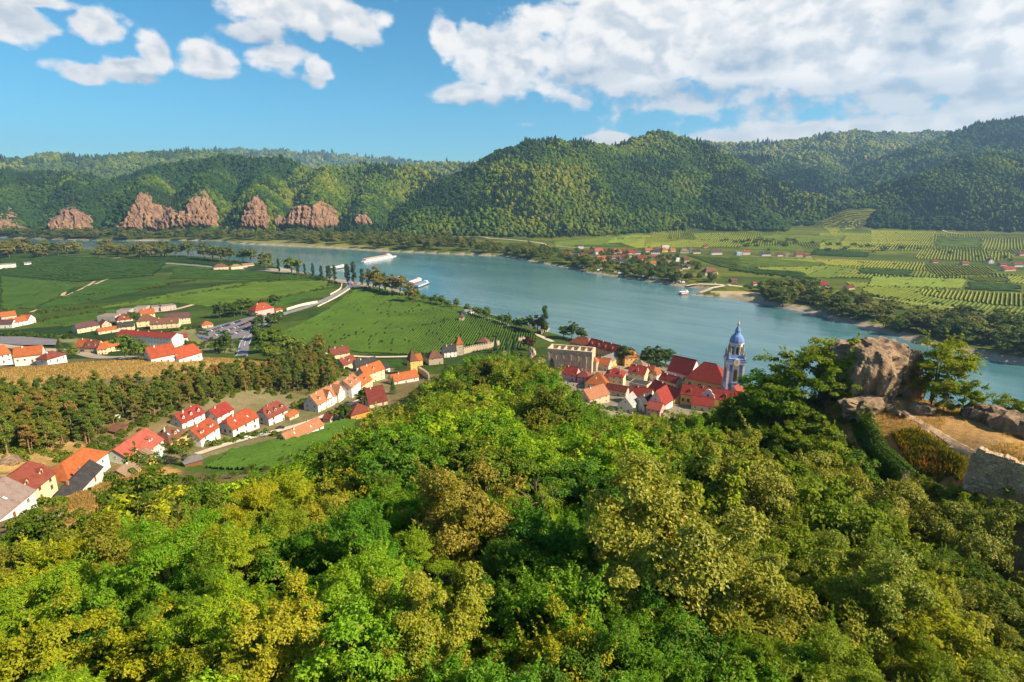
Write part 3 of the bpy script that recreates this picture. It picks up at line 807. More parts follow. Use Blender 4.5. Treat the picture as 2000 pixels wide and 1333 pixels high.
# ---------------------------------------------------------------- plants: prototypes
def tube(P, Rr, n=6):
    """tapered tube along points"""
    P = np.array(P, float); V, F = [], []
    T = np.gradient(P, axis=0)
    for i, (p, t) in enumerate(zip(P, T)):
        t = t / (np.linalg.norm(t) + 1e-9)
        a = np.cross(t, (0.31, .95, .05)); a /= np.linalg.norm(a) + 1e-9
        b = np.cross(t, a)
        for k in range(n):
            w = 2 * math.pi * k / n
            V.append(p + Rr[i] * (a * math.cos(w) + b * math.sin(w)))
    for i in range(len(P) - 1):
        for k in range(n):
            F.append((i * n + k, i * n + (k + 1) % n, (i + 1) * n + (k + 1) % n, (i + 1) * n + k))
    return np.array(V), np.array(F)
def joinvf(parts):
    V, F, n = [], [], 0
    for v, f in parts:
        V.append(v); F.append(f + n); n += len(v)
    return np.vstack(V), np.vstack(F)
def unit(a):
    return a / (np.linalg.norm(a, axis=-1, keepdims=True) + 1e-9)
def leaves(C, N, size, aspect, rg, fold=.25, droop=0.0):
    """one quad leaf per centre C with normal N"""
    n = len(C)
    rnd = rg.normal(size=(n, 3)); rnd[:, 2] -= droop
    T = unit(np.cross(np.cross(N, rnd), N))
    B = np.cross(N, T)
    s = size * (.65 + .7 * rg.random(n))[:, None]
    w = s / aspect
    V = np.stack([C - T * s * .5, C + B * w * .5 + N * w * fold, C + T * s * .5, C - B * w * .5 + N * w * fold], 1).reshape(-1, 3)
    F = np.arange(n * 4).reshape(n, 4)
    return V, F
def crown_points(rg, rx, rz, nclump, nleaf, cr=.30, low=-.35, flat=.75, shell=.5, lump=.35):
    """leaf positions: clumps spread through the crown's volume, uneven outline"""
    d = unit(rg.normal(size=(nclump * 3, 3)))
    d = d[d[:, 2] > low][:nclump]; n = len(d)
    ph = rg.random(6) * 6.28
    lumps = 1 + lump * (np.sin(3 * np.arctan2(d[:, 1], d[:, 0]) + ph[0]) * .5 + np.sin(4.1 * d[:, 2] + ph[1]) * .3 + (rg.random(n) - .5))
    r = (shell + (1 - shell) * rg.random(n) ** .6) * lumps
    cc = d * r[:, None] * np.array((rx, rx, rz))
    per = rg.integers(0, n, nleaf)
    off = unit(rg.normal(size=(nleaf, 3)))
    off[:, 2] = np.abs(off[:, 2]) * 1.0 - .35 * rg.random(nleaf)
    rad = cr * rx * (.6 + .7 * rg.random(n))[per] * (rg.random(nleaf) ** .45)
    P = cc[per] + off * rad[:, None] * np.array((1, 1, flat))
    Nn = unit(.8 * off + .5 * unit(cc)[per] + .55 * rg.normal(size=(nleaf, 3)) + np.array((0, 0, .6)))
    tint = np.clip(.5 + .30 * rg.normal(size=nleaf) * .8 + .22 * (rg.random(n)[per] - .5), 0, 1)
    return P, Nn, tint, cc
def make_tree(seed, h=9.0, rx=4.0, rz=3.6, nclump=60, nleaf=20000, leaf=.2, aspect=1.6, cr=.3, flat=.75, mat=None, droop=0, low=-.35, trunk=.22, limbs=9, shell=.5, lump=.35, bark=None, lean=.3, sprigs=0):
    """returns (trunk mesh, crown mesh, height) of a broadleaved tree, root at the origin"""
    rg = np.random.default_rng(seed)
    cz = h - rz * .95
    P, N, tint, cc = crown_points(rg, rx, rz, nclump, nleaf, cr, low, flat, shell, lump)
    P = P + (0, 0, cz); cc = cc + (0, 0, cz)
    twigs = []
    for k in rg.integers(0, len(cc), sprigs):            # shoots standing out of the crown
        b0 = cc[k]; dr = unit(unit((b0 - (0, 0, cz)) * (1, 1, .8)) + np.array((0, 0, .55)) + .45 * rg.normal(size=3)); ln = rx * (.28 + .3 * rg.random())
        m_ = int(nleaf / 520) + 8; tq = (.15 + .85 * rg.random(m_))
        C_ = b0 + dr * (ln * tq)[:, None] + rg.normal(size=(m_, 3)) * rx * .03 * (1.3 - tq)[:, None]
        P = np.vstack([P, C_]); N = np.vstack([N, unit(rg.normal(size=(m_, 3)) + (0, 0, .7))]); tint = np.concatenate([tint, np.clip(.6 + .2 * rg.normal(size=m_), 0, .92)])
        twigs.append(tube([b0, b0 + dr * ln * .95], [trunk * .07, trunk * .02], 4))
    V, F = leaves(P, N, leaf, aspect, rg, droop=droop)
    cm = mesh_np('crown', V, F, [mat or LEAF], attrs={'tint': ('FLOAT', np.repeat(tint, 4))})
    top = np.array((lean * (rg.random() - .5), lean * (rg.random() - .5), cz + rz * .35))
    tp = [np.array((0, 0, -.8)), np.array((.05, .02, h * .15)), top * .55 + (.1, -.1, 0), top]
    parts = [tube(tp, [trunk * 1.25, trunk, trunk * .7, trunk * .15], 7)]
    for k in rg.permutation(len(cc))[:limbs]:
        e = cc[k]; s = tp[1] + (tp[2] - tp[1]) * rg.random() + 0
        mid = (s + e) / 2 + np.array((0, 0, -.25)) + rg.normal(size=3) * .15
        parts.append(tube([s, mid, e], [trunk * .42, trunk * .26, trunk * .06], 5))
    V, F = joinvf(parts + twigs)
    tm = mesh_np('trunk', V, F, [bark or BARK], smooth=True)
    return tm, cm, h
def make_pine(seed, h=13.0, r=3.1, n=3200, leaf=.58):
    rg = np.random.default_rng(seed)
    C, NN = [], []
    base = h * .30
    k = 26
    per = n // k
    for i in range(k):
        t = (i + rg.random()) / k
        rr = r * (1 - .75 * t ** 1.6) * (.5 + .6 * rg.random())
        w = rg.random() * 6.28
        c = np.array((rr * math.cos(w), rr * math.sin(w), base + (h - base) * t))
        o = unit(rg.normal(size=(per, 3))) * (rg.random(per) ** .5)[:, None]
        C.append(c + o * np.array((.95, .95, .5)) * r * .36); NN.append(unit(o + .6 * rg.normal(size=(per, 3)) + (0, 0, .5)))
    C = np.vstack(C); N = np.vstack(NN)
    V, F = leaves(C, N, leaf, 2.4, rg)
    tint = np.clip(.45 + .28 * rg.normal(size=len(C)), 0, 1)
    cm = mesh_np('crown', V, F, [NEEDLE], attrs={'tint': ('FLOAT', np.repeat(tint, 4))})
    parts = [tube([(0, 0, -.8), (.08, 0, h * .3), (.1, .1, h * .6), (.12, .05, h * .97)], [.24, .2, .14, .03], 6)]
    for i in range(8):
        z = h * (.34 + .05 * i); w = rg.random() * 6.28
        parts.append(tube([(.1, .05, z), (r * .5 * math.cos(w), r * .5 * math.sin(w), z + .25), (r * .75 * math.cos(w), r * .75 * math.sin(w), z + .5)], [.06, .045, .02], 4))
    V, F = joinvf(parts)
    return mesh_np('trunk', V, F, [PBARK], smooth=True), cm, h
def make_spruce(seed, h=14, r=3.0, n=2600, leaf=.6):
    rg = np.random.default_rng(seed)
    t = rg.random(n) ** .75
    layer = np.round(t * 16) / 16
    rr = r * (1 - t) * (.35 + .65 * rg.random(n) ** .4) * (1 + .25 * np.sin(layer * 40 + rg.random(n)))
    w = rg.random(n) * 6.28
    C = np.column_stack([rr * np.cos(w), rr * np.sin(w), .8 + (h - .8) * t - rr * .28])
    N = unit(np.column_stack([np.cos(w), np.sin(w), np.full(n, .9)]) + .5 * rg.normal(size=(n, 3)))
    V, F = leaves(C, N, leaf, 2.0, rg, droop=.8)
    cm = mesh_np('crown', V, F, [NEEDLE], attrs={'tint': ('FLOAT', np.repeat(np.clip(.4 + .2 * rg.normal(size=n), 0, .85), 4))})
    V, F = tube([(0, 0, -.5), (0, 0, h * .5), (0, 0, h * .98)], [.25, .14, .02], 6)
    return mesh_np('trunk', V, F, [BARK], smooth=True), cm, h
def make_column(seed, h=18, r=2.4, n=2600, leaf=.55):
    """poplar: upright, ragged"""
    rg = np.random.default_rng(seed)
    k = 34; per = n // k; C, NN = [], []
    for i in range(k):
        t = (i + rg.random()) / k
        rr = r * (.35 + 1.0 * math.sin(math.pi * min(1, .12 + t * .86)) ** .7) * .62 * rg.random() ** .5
        w = rg.random() * 6.28
        c = np.array((rr * math.cos(w), rr * math.sin(w), h * (.16 + .8 * t)))
        o = unit(rg.normal(size=(per, 3))) * (rg.random(per) ** .5)[:, None]
        C.append(c + o * np.array((1, 1, 1.7)) * r * .34); NN.append(unit(o + .6 * rg.normal(size=(per, 3))))
    C, N = np.vstack(C), np.vstack(NN)
    V, F = leaves(C, N, leaf, 1.5, rg)
    cm = mesh_np('crown', V, F, [LEAF], attrs={'tint': ('FLOAT', np.repeat(np.clip(.45 + .25 * rg.normal(size=len(C)), 0, .87), 4))})
    parts = [tube([(0, 0, -.6), (0, 0, h * .3), (.1, 0, h * .9)], [.38, .28, .05], 6)]
    for i in range(6):
        w = rg.random() * 6.28; z = h * (.2 + .1 * i)
        parts.append(tube([(0, 0, z), (r * .4 * math.cos(w), r * .4 * math.sin(w), z + 1.6), (r * .55 * math.cos(w), r * .55 * math.sin(w), z + 3.4)], [.12, .09, .03], 5))
    V, F = joinvf(parts)
    return mesh_np('trunk', V, F, [BARK], smooth=True), cm, h
import bmesh
def blob_mesh(seed, sub=3, conifer=False):
    bm = bmesh.new(); bmesh.ops.create_icosphere(bm, subdivisions=sub, radius=1.0)
    V = np.array([v.co[:] for v in bm.verts]); rg = np.random.default_rng(seed)
    q = V * 1.9 + rg.random(3) * 30
    n = fbm3(q, 3)
    if conifer:
        z = (V[:, 2] + 1) / 2
        rad = np.hypot(V[:, 0], V[:, 1]) + 1e-6
        prof = (1 - z) ** .85 * .62 + .03
        ang = np.arctan2(V[:, 1], V[:, 0])
        prof = prof * (1 + .25 * np.sin(z * 34) + .22 * np.sin(ang * 5 + seed))
        V = np.column_stack([V[:, 0] / rad * prof, V[:, 1] / rad * prof, -0.9 + 3.0 * z])
    else:
        V = V * (.62 + .95 * (n[:, None] - .2)) * np.array((1, 1, .85 + .25 * rg.random()))
    for v, c in zip(bm.verts, V): v.co = c
    me = bpy.data.meshes.new('crown'); bm.to_mesh(me); bm.free()
    me.materials.append(CROWN)
    return me

# ---- scattering for what nobody could count
def tinted(src, col):
    """the same foliage material with a fixed leaf colour"""
    key = src.name + '_%.3f_%.3f_%.3f' % col
    if key in MATS: return MATS[key]
    m_ = src.copy(); nt = m_.node_tree
    rgb = nt.nodes.new('ShaderNodeRGB'); rgb.outputs[0].default_value = c4(col)
    for l in list(nt.links):
        if l.from_node.type == 'OBJECT_INFO' and l.from_socket.name == 'Color':
            to = l.to_socket; nt.links.remove(l); nt.links.new(rgb.outputs[0], to)
    MATS[key] = m_
    return m_

def proto_collection(name, meshes_cols):
    c = bpy.data.collections.new(name)
    for i, (me, col) in enumerate(meshes_cols):
        me = me.copy(); src = me.materials[0]; me.materials[0] = tinted(src, col)
        o = bpy.data.objects.new('%s_%02d' % (name, i), me); c.objects.link(o)
    return c
def scatter(name, P, scl, coll, nproto, label, cat, idx=None, zrot=True):
    n = len(P)
    me = bpy.data.meshes.new(name); me.vertices.add(n); me.vertices.foreach_set('co', np.asarray(P, np.float32).ravel())
    a = me.attributes.new('scl', 'FLOAT_VECTOR', 'POINT'); a.data.foreach_set('vector', np.asarray(scl, np.float32).ravel())
    a = me.attributes.new('rz', 'FLOAT', 'POINT'); a.data.foreach_set('value', (RNG.random(n) * 6.28).astype(np.float32))
    a = me.attributes.new('idx', 'INT', 'POINT'); a.data.foreach_set('value', (RNG.integers(0, nproto, n) if idx is None else np.asarray(idx)).astype(np.int32))
    o = link(bpy.data.objects.new(name, me))
    ng = bpy.data.node_groups.new('scatter_' + name, 'GeometryNodeTree')
    ng.interface.new_socket('Geometry', in_out='INPUT', socket_type='NodeSocketGeometry')
    ng.interface.new_socket('Geometry', in_out='OUTPUT', socket_type='NodeSocketGeometry')
    t = NT(ng)
    gi, go = t.n('NodeGroupInput'), t.n('NodeGroupOutput')
    ip = t.n('GeometryNodeInstanceOnPoints'); ci = t.n('GeometryNodeCollectionInfo')
    ci.inputs['Collection'].default_value = coll; ci.inputs['Separate Children'].default_value = True; ci.inputs['Reset Children'].default_value = True
    def na(nm, ty):
        q = t.n('GeometryNodeInputNamedAttribute', data_type=ty); q.inputs['Name'].default_value = nm
        return q.outputs['Attribute']
    cx = t.n('ShaderNodeCombineXYZ'); t.l(na('rz', 'FLOAT'), cx.inputs[2])
    er = t.n('FunctionNodeEulerToRotation'); t.l(cx.outputs[0], er.inputs[0])
    t.l(gi.outputs[0], ip.inputs['Points']); t.l(ci.outputs[0], ip.inputs['Instance']); ip.inputs['Pick Instance'].default_value = True
    t.l(na('idx', 'INT'), ip.inputs['Instance Index']); t.l(er.outputs[0], ip.inputs['Rotation']); t.l(na('scl', 'FLOAT_VECTOR'), ip.inputs['Scale'])
    t.l(ip.outputs[0], go.inputs[0])
    md = o.modifiers.new('scatter', 'NODES'); md.node_group = ng
    setp(o, label, cat, kind='stuff')
    return o

# ---------------------------------------------------------------- woods on the hills across the river
FG = [(.022, .054, .011), (.032, .070, .011), (.048, .090, .010), (.070, .112, .010), (.100, .135, .011), (.140, .155, .012)]
BL = [blob_mesh(i) for i in range(6)]; CN = [blob_mesh(40 + i, 3, True) for i in range(2)]
WOOD = proto_collection('wood_crown', [(BL[(i * 5 + j) % 6], FG[i]) for i in range(6) for j in range(2)] + [(CN[0], (.017, .042, .016)), (CN[1], (.026, .052, .014))])
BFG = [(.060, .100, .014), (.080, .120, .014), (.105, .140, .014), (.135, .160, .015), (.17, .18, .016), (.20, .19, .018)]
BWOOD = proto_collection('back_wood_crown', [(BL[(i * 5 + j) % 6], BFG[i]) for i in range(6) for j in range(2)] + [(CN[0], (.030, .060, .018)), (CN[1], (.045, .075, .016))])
def hill_points(y0, y1, sp):
    xs = np.arange(-1.12 * y1, 1.12 * y1, sp); ys = np.arange(y0, y1, sp)
    X, Y = np.meshgrid(xs, ys); X = X.ravel(); Y = Y.ravel()
    X = X + RNG.uniform(-.48, .48, len(X)) * sp; Y = Y + RNG.uniform(-.48, .48, len(X)) * sp
    k = np.abs(X) < 1.02 * Y + 60
    X, Y = X[k], Y[k]
    Z = H(X, Y)
    pl = 5 + np.clip(Y - 1650, 0, 500) * .028 * sstep(100, 500, X)
    k = (Z > pl + 4.5) & (Y > far_bank_y(X) + 60)
    X, Y, Z = X[k], Y[k], Z[k]
    e = sp
    gx = (H(X + e, Y) - H(X - e, Y)) / (2 * e); gy = (H(X, Y + e) - H(X, Y - e)) / (2 * e)
    nrm = np.stack([-gx, -gy, np.ones_like(gx)], 1); nrm /= np.linalg.norm(nrm, axis=1)[:, None]
    tc = np.stack([-X, -Y, CAMZ - Z], 1); tc /= np.linalg.norm(tc, axis=1)[:, None]
    k = (nrm * tc).sum(1) > -.06
    return X[k], Y[k], Z[k], np.hypot(gx, gy)[k]
TERR = pxpoly([(1590, 436), (1640, 412), (1720, 408), (1700, 432), (1650, 455), (1600, 455)])
CLIFFPX = [[(-20, 455), (0, 440), (20, 405), (36, 420), (58, 443), (60, 455)], [(100, 456), (104, 430), (122, 415), (147, 404), (172, 412), (182, 430), (184, 455)], [(225, 450), (252, 428), (268, 400), (276, 380), (291, 374), (302, 400), (336, 404), (353, 420), (362, 412), (378, 392), (402, 374), (420, 396), (428, 427), (424, 448), (385, 443), (350, 449), (322, 454)],
           [(470, 448), (478, 420), (486, 402), (504, 381), (520, 405), (530, 425), (526, 447)], [(536, 444), (545, 420), (560, 428), (574, 406), (596, 402), (612, 408), (630, 392), (656, 410), (668, 432), (660, 447), (620, 449), (580, 446)], [(682, 443), (700, 424), (718, 418), (732, 438)]]
CLIFFP = [pxpoly(q) for q in CLIFFPX]
for (y0, y1, sp, lab) in ((1700, 2650, 8.6, 'dense green wood on the near slopes of the hills across the river'), (2650, 3700, 12.5, 'dense green wood on the middle slopes across the river'),
                          (3700, 6200, 19, 'wood on the back ridges beyond the valley'), (6200, 9500, 34, 'wood on the far blue ridge')):
    X, Y, Z, S = hill_points(y0, y1, sp)
    k = ~in_poly(X, Y, TERR)
    for cp in CLIFFP: k &= ~(in_poly(X, Y, cp) & (RNG.random(len(X)) < .72))
    X, Y, Z, S = X[k], Y[k], Z[k], S[k]
    n = len(X)
    r = sp * .78 * (.5 + .95 * RNG.random(n) ** 1.5)
    con = (fbm(X / 150 + 40, Y / 150, 2) > .62) & (RNG.random(n) < .7)
    tone = fbm(X / 210 + 9, Y / 210 + 4, 3) * 9 - 2.6 + RNG.normal(size=n) * .7 + np.where(X < -1000, -1.5, np.where((X < -350) & (Y > 2250), .9, .2))  # lighter crowns on the right flank put its sunlit look into the colour
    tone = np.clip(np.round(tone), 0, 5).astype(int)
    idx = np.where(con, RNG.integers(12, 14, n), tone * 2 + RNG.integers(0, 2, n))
    hh = r * (.9 + .35 * RNG.random(n))
    scl = np.stack([r, r, np.where(con, r * .95, hh)], 1)
    P = np.stack([X, Y, Z + hh * .55], 1)
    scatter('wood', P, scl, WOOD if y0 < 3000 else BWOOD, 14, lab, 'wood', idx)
    print('wood', n, time.time() - T0)

# ---------------------------------------------------------------- buildings
WALLC = {'white': (0.656, 0.631, 0.590), 'cream': (0.656, 0.541, 0.312), 'yellow': (0.656, 0.410, 0.107), 'beige': (0.492, 0.394, 0.271), 'pink': (0.640, 0.344, 0.328), 'stone': (0.369, 0.303, 0.221), 'orange': (0.615, 0.271, 0.049),
         'grey': (0.410, 0.410, 0.410), 'green': (0.508, 0.558, 0.476), 'blue': (0.369, 0.492, 0.590), 'tan': (0.541, 0.426, 0.295), 'mauve': (0.410, 0.336, 0.312), 'lightgrey': (0.541, 0.525, 0.508), 'wood': (0.197, 0.082, 0.041), 'red': (0.410, 0.057, 0.049)}
ROOFC = {'orange': (0.347, 0.097, 0.028), 'red': (0.238, 0.029, 0.020), 'scarlet': (0.308, 0.059, 0.022), 'coral': (0.336, 0.077, 0.052), 'brown': (0.151, 0.066, 0.041), 'redbrown': (0.185, 0.046, 0.029), 'dark': (0.042, 0.039, 0.041), 'grey': (0.095, 0.085, 0.088),
         'peach': (0.347, 0.144, 0.071), 'purple': (0.112, 0.052, 0.057), 'tan': (0.224, 0.150, 0.099), 'white': (0.347, 0.340, 0.329), 'maroon': (0.134, 0.024, 0.018), 'mauve': (0.235, 0.172, 0.155), 'slate': (0.168, 0.155, 0.161)}
def wallm(k): return plain('wall_' + k, WALLC[k], .88, .10, .9)
def roofm(k): return roofmat('roof_' + k, ROOFC[k])
GLASS, _t, _p, _ = newmat('window_glass')
_p.inputs['Base Color'].default_value = (.022, .026, .035, 1); _p.inputs['Roughness'].default_value = .12
_g = _t.n('ShaderNodeNewGeometry'); _p.inputs['Specular IOR Level'].default_value = .6
_t.l(_t.mix(_t.noise(_g.outputs['Position'], .35, 2, .5), (.012, .014, .02, 1), (.06, .07, .085, 1)), _p.inputs['Base Color'])
FRAME = plain('window_frame', (.62, .58, .52), .6, .1, 2)
WOODF = plain('window_frame_brown', (.20, .08, .04), .6, .2, 2)
METAL = plain('zinc', (.38, .40, .42), .45, .15, 1, .6)
def window_mesh(frame):
    b = MB()                                  # unit window in the xz plane, outside towards -y
    for (x0, x1, z0, z1) in ((-.5, .5, .90, 1.0), (-.5, .5, 0, .09), (-.5, -.40, .09, .90), (.40, .5, .09, .90), (-.035, .035, .09, .90)):
        b.box(x0, x1, -.07, .05, z0, z1, 0)
    b.poly([(-.40, -.025, .09), (.40, -.025, .09), (.40, -.025, .90), (-.40, -.025, .90)], 1)
    b.box(-.58, .58, -.14, .02, -.05, 0, 0)
    return b.mesh('window', [frame, GLASS])
WINM = window_mesh(FRAME); WINB = window_mesh(WOODF)
def add_window(root, x, y, z, w, h, rz=0.0, mesh=None, rx=0.0):
    o = bpy.data.objects.new('window', mesh or WINM); o.location = (x, y, z); o.rotation_euler = (rx, 0, rz); o.scale = (w, 1, h)
    return link(o, root)
_ch = MB(); _ch.box(-.35, .35, -.3, .3, -1.4, 1.0); _ch.box(-.43, .43, -.38, .38, 1.0, 1.16, 1); _ch.box(-.2, .2, -.17, .17, 1.16, 1.5, 1)
CHIMW = _ch.mesh('chimney', [plain('chimney_plaster', (.72, .66, .58), .9, .2, 2), plain('chimney_cap', (.30, .22, .17), .9, .2, 2)])
CHIMB = _ch.mesh('chimney', [plain('chimney_brick', (.42, .15, .08), .9, .25, 3), plain('chimney_cap', (.30, .22, .17), .9, .2, 2)])
_sk = MB(); _sk.box(-.45, .45, -.65, .65, 0, .1, 0); _sk.poly([(-.36, -.55, .104), (.36, -.55, .104), (.36, .55, .104), (-.36, .55, .104)], 1)
SKYL = _sk.mesh('skylight', [METAL, plain('skylight_glass', (.45, .55, .68), .15, .1, 1)])

def roof_planes(kind, w, d, h, rh, ov):
    """list of top polygons (local x 0..w, y 0..d) and a height function for things on the front slope"""
    if kind == 'gable':
        s = rh / (d / 2); e = h - ov * s; q = .15 + ov * .5
        return [[(-q, -ov, e), (w + q, -ov, e), (w + q, d / 2, h + rh), (-q, d / 2, h + rh)], [(w + q, d + ov, e), (-q, d + ov, e), (-q, d / 2, h + rh), (w + q, d / 2, h + rh)]]
    if kind == 'cross':
        s = rh / (w / 2); e = h - ov * s; q = .15 + ov * .5
        return [[(-ov, d + q, e), (-ov, -q, e), (w / 2, -q, h + rh), (w / 2, d + q, h + rh)], [(w + ov, -q, e), (w + ov, d + q, e), (w / 2, d + q, h + rh), (w / 2, -q, h + rh)]]
    if kind in ('hip', 'halfhip'):
        s = rh / (d / 2); e = h - ov * s
        if kind == 'hip':
            i = min(d / 2, w / 2 - .05)
            A, B, C, D = (-ov, -ov, e), (w + ov, -ov, e), (w + ov, d + ov, e), (-ov, d + ov, e)
            P, Q = (i, d / 2, h + rh), (w - i, d / 2, h + rh)
            return [[A, B, Q, P], [C, D, P, Q], [D, A, P], [B, C, Q]]
        f = .55; q = ov * .6; i = d / 2 * (1 - f) * .9
        ze = h + rh * f; yy = d / 2 * f
        return [[(-q, -ov, e), (w + q, -ov, e), (w + q, yy, ze), (w - i, d / 2, h + rh), (i, d / 2, h + rh), (-q, yy, ze)],
                [(w + q, d + ov, e), (-q, d + ov, e), (-q, d - yy, ze), (i, d / 2, h + rh), (w - i, d / 2, h + rh), (w + q, d - yy, ze)],
                [(-q, d - yy, ze), (-q, yy, ze), (i, d / 2, h + rh)], [(w + q, yy, ze), (w + q, d - yy, ze), (w - i, d / 2, h + rh)]]
    if kind == 'pyr':
        e = h; A, B, C, D = (-ov, -ov, e), (w + ov, -ov, e), (w + ov, d + ov, e), (-ov, d + ov, e); P = (w / 2, d / 2, h + rh)
        return [[A, B, P], [B, C, P], [C, D, P], [D, A, P]]
    if kind == 'shed':
        return [[(-ov, -ov, h), (w + ov, -ov, h), (w + ov, d + ov, h + rh), (-ov, d + ov, h + rh)]]
    return [[(-ov, -ov, h + .3), (w + ov, -ov, h + .3), (w + ov, d + ov, h + .3), (-ov, d + ov, h + .3)]]

def house(label, A, B, d, h, rh, kind='gable', wall='white', roof='orange', nf=3, ns=2, rows=2, dorm=0, chim=1, sky=0, ov=.45, group=None, cat='house', name='house', door=True,
          brown=False, dormk='gable', ww=1.15, wh=1.5, base=2.5, zadd=0.0, brick=False, wmin=None):
    """house whose front wall runs from pixel A to pixel B on the ground (local x), d metres deep"""
    a, b = at(*A), at(*B)
    ax, bx = a[:2], b[:2]
    w = float(np.linalg.norm(bx - ax))
    if wmin and w < wmin:
        m_ = (ax + bx) / 2; dd = (bx - ax) / w; ax, bx, w = m_ - dd * wmin / 2, m_ + dd * wmin / 2, wmin
    z0 = min(a[2], b[2]) + zadd
    dx = (bx - ax) / w; n = np.array((-dx[1], dx[0]))
    if n @ ((ax + bx) / 2) < 0: n = -n; ax, bx, dx = bx, ax, -dx          # y axis points away from the camera
    rz = math.atan2(dx[1], dx[0])
    z0 = max(z0, float(H(*((ax + bx) / 2 + n * d / 2))) - 1.2)
    root = empty(name, (ax[0], ax[1], z0), rz)
    setp(root, label, cat, group)
    wm, rm, win = wallm(wall), roofm(roof), (WINB if brown else WINM)
    m = MB()
    if kind in ('gable', 'halfhip'):
        f = 1.0 if kind == 'gable' else .55
        for x in (0, w):
            pts = [(x, 0, -base), (x, d, -base), (x, d, h), (x, d / 2 + d / 2 * (1 - f), h + rh * f), (x, d / 2 - d / 2 * (1 - f), h + rh * f), (x, 0, h)]
            if f == 1.0: pts = pts[:3] + [(x, d / 2, h + rh)] + pts[5:]
            m.poly(pts if x else pts[::-1])
        m.poly([(0, 0, -base), (w, 0, -base), (w, 0, h), (0, 0, h)]); m.poly([(w, d, -base), (0, d, -base), (0, d, h), (w, d, h)])
    elif kind == 'cross':
        for y in (0, d):
            pts = [(0, y, -base), (w, y, -base), (w, y, h), (w / 2, y, h + rh), (0, y, h)]
            m.poly(pts if y == 0 else pts[::-1])
        m.poly([(0, d, -base), (0, 0, -base), (0, 0, h), (0, d, h)]); m.poly([(w, 0, -base), (w, d, -base), (w, d, h), (w, 0, h)])
    else:
        m.box(0, w, 0, d, -base, h)
        if kind == 'flat':
            for (x0, x1, y0, y1) in ((0, w, 0, .25), (0, w, d - .25, d), (0, .25, .25, d - .25), (w - .25, w, .25, d - .25)): m.box(x0, x1, y0, y1, h + .02, h + .65)
    wo = m.build('wall', wm, root)
    r = MB(); th = .22
    for pl in roof_planes(kind, w, d, h + .02, rh, ov if kind != 'flat' else -.26):
        r.prism([(p[0], p[1], p[2] + th) for p in pl], th)
    if kind in ('gable', 'hip', 'halfhip'):                               # ridge tiles
        i = {'gable': -.2, 'hip': min(d / 2, w / 2 - .05), 'halfhip': d / 2 * .4}[kind]
        r.box(i, w - i, d / 2 - .16, d / 2 + .16, h + rh + th - .05, h + rh + th + .14)
    ro = r.build('roof', rm, root)
    # windows
    sh = h / rows
    for k in range(rows):
        zz = k * sh + sh * .34
        hh = min(wh, sh * .55)
        for i in range(nf):
            x = w * (i + .5) / nf
            if door and k == 0 and i == nf // 2 and nf > 1:
                dm = MB(); dm.box(-.5, .5, -.06, .04, 0, 2.0, 0)
                do = dm.build('door', WOODF, root); do.location = (x, 0, .05); continue
            add_window(root, x, 0, zz, ww, hh, 0, win)
        for i in range(ns):
            y = d * (i + .5) / ns
            add_window(root, 0, y, zz, ww, hh, -math.pi / 2, win); add_window(root, w, y, zz, ww, hh, math.pi / 2, win)
    if kind == 'gable' and rh > 2.6 and ns:
        for x, q in ((0, -1), (w, 1)): add_window(root, x, d / 2, h + rh * .28, .9, 1.1, q * math.pi / 2, win)
    if kind == 'cross' and rh > 2.6 and nf: add_window(root, w / 2, 0, h + rh * .28, .9, 1.1, 0, win)
    s = rh / (d / 2)
    for i in range(dorm):
        x = w * (i + .5) / dorm if dorm > 1 else w * .5
        zb = h + rh * .28; yb = rh * .28 / s; dh, dw = min(1.5, rh * .42), (2.6 if dormk == 'shed' else 1.5)
        dm = MB(); rdm = MB()
        if dormk == 'gable':
            yy = yb + (dh + .7) / s
            dm.poly([(x - dw / 2, yb, zb), (x + dw / 2, yb, zb), (x + dw / 2, yb, zb + dh), (x, yb, zb + dh + .7), (x - dw / 2, yb, zb + dh)])
            for q in (-1, 1):
                dm.poly([(x + q * dw / 2, yb, zb), (x + q * dw / 2, yb + dh / s, zb + dh), (x + q * dw / 2, yb, zb + dh)])
                rdm.prism([(x + q * (dw / 2 + .25), yb - .25, zb + dh - .12), (x, yb - .25, zb + dh + .85), (x, yy, zb + dh + .85), (x + q * (dw / 2 + .25), yb + dh / s + .3, zb + dh - .12)], .14)
        else:
            yy = yb + (dh + .5) / s
            dm.poly([(x - dw / 2, yb, zb), (x + dw / 2, yb, zb), (x + dw / 2, yb, zb + dh), (x - dw / 2, yb, zb + dh)])
            for q in (-1, 1): dm.poly([(x + q * dw / 2, yb, zb), (x + q * dw / 2, yy, zb + dh + .5), (x + q * dw / 2, yb, zb + dh)])
            rdm.prism([(x - dw / 2 - .2, yb - .3, zb + dh + .1), (x + dw / 2 + .2, yb - .3, zb + dh + .1), (x + dw / 2 + .2, yy + .2, zb + dh + .62), (x - dw / 2 - .2, yy + .2, zb + dh + .62)], .14)
        do = dm.build('dormer', wm, root); rdm.build('dormer_roof', rm, do)
        add_window(do, x, yb, zb + .3, dw * .62, dh * .72, 0, win)
    for i in range(chim):
        c = bpy.data.objects.new('chimney', CHIMB if brick else CHIMW)
        if kind == 'cross': c.location = (w * .5 + .5, d * (.35 + .35 * i), h + rh * .9)
        elif kind in ('flat', 'shed'): c.location = (w * .3, d * .6, h + 1.2)
        else: c.location = (w * ((.3, .72, .5)[i % 3]), d / 2 + (.5 if i % 2 else -.5), h + rh - .25)
        link(c, root)
    for i in range(sky):
        o = bpy.data.objects.new('skylight', SKYL)
        x = w * (i + .6) / (sky + .3); t = .5 - .12 * (i % 2)
        o.location = (x, d / 2 * t, h + rh * t + .26); o.rotation_euler = (math.atan(s), 0, 0); link(o, root)
    return root

VH = 'houses of the village street'
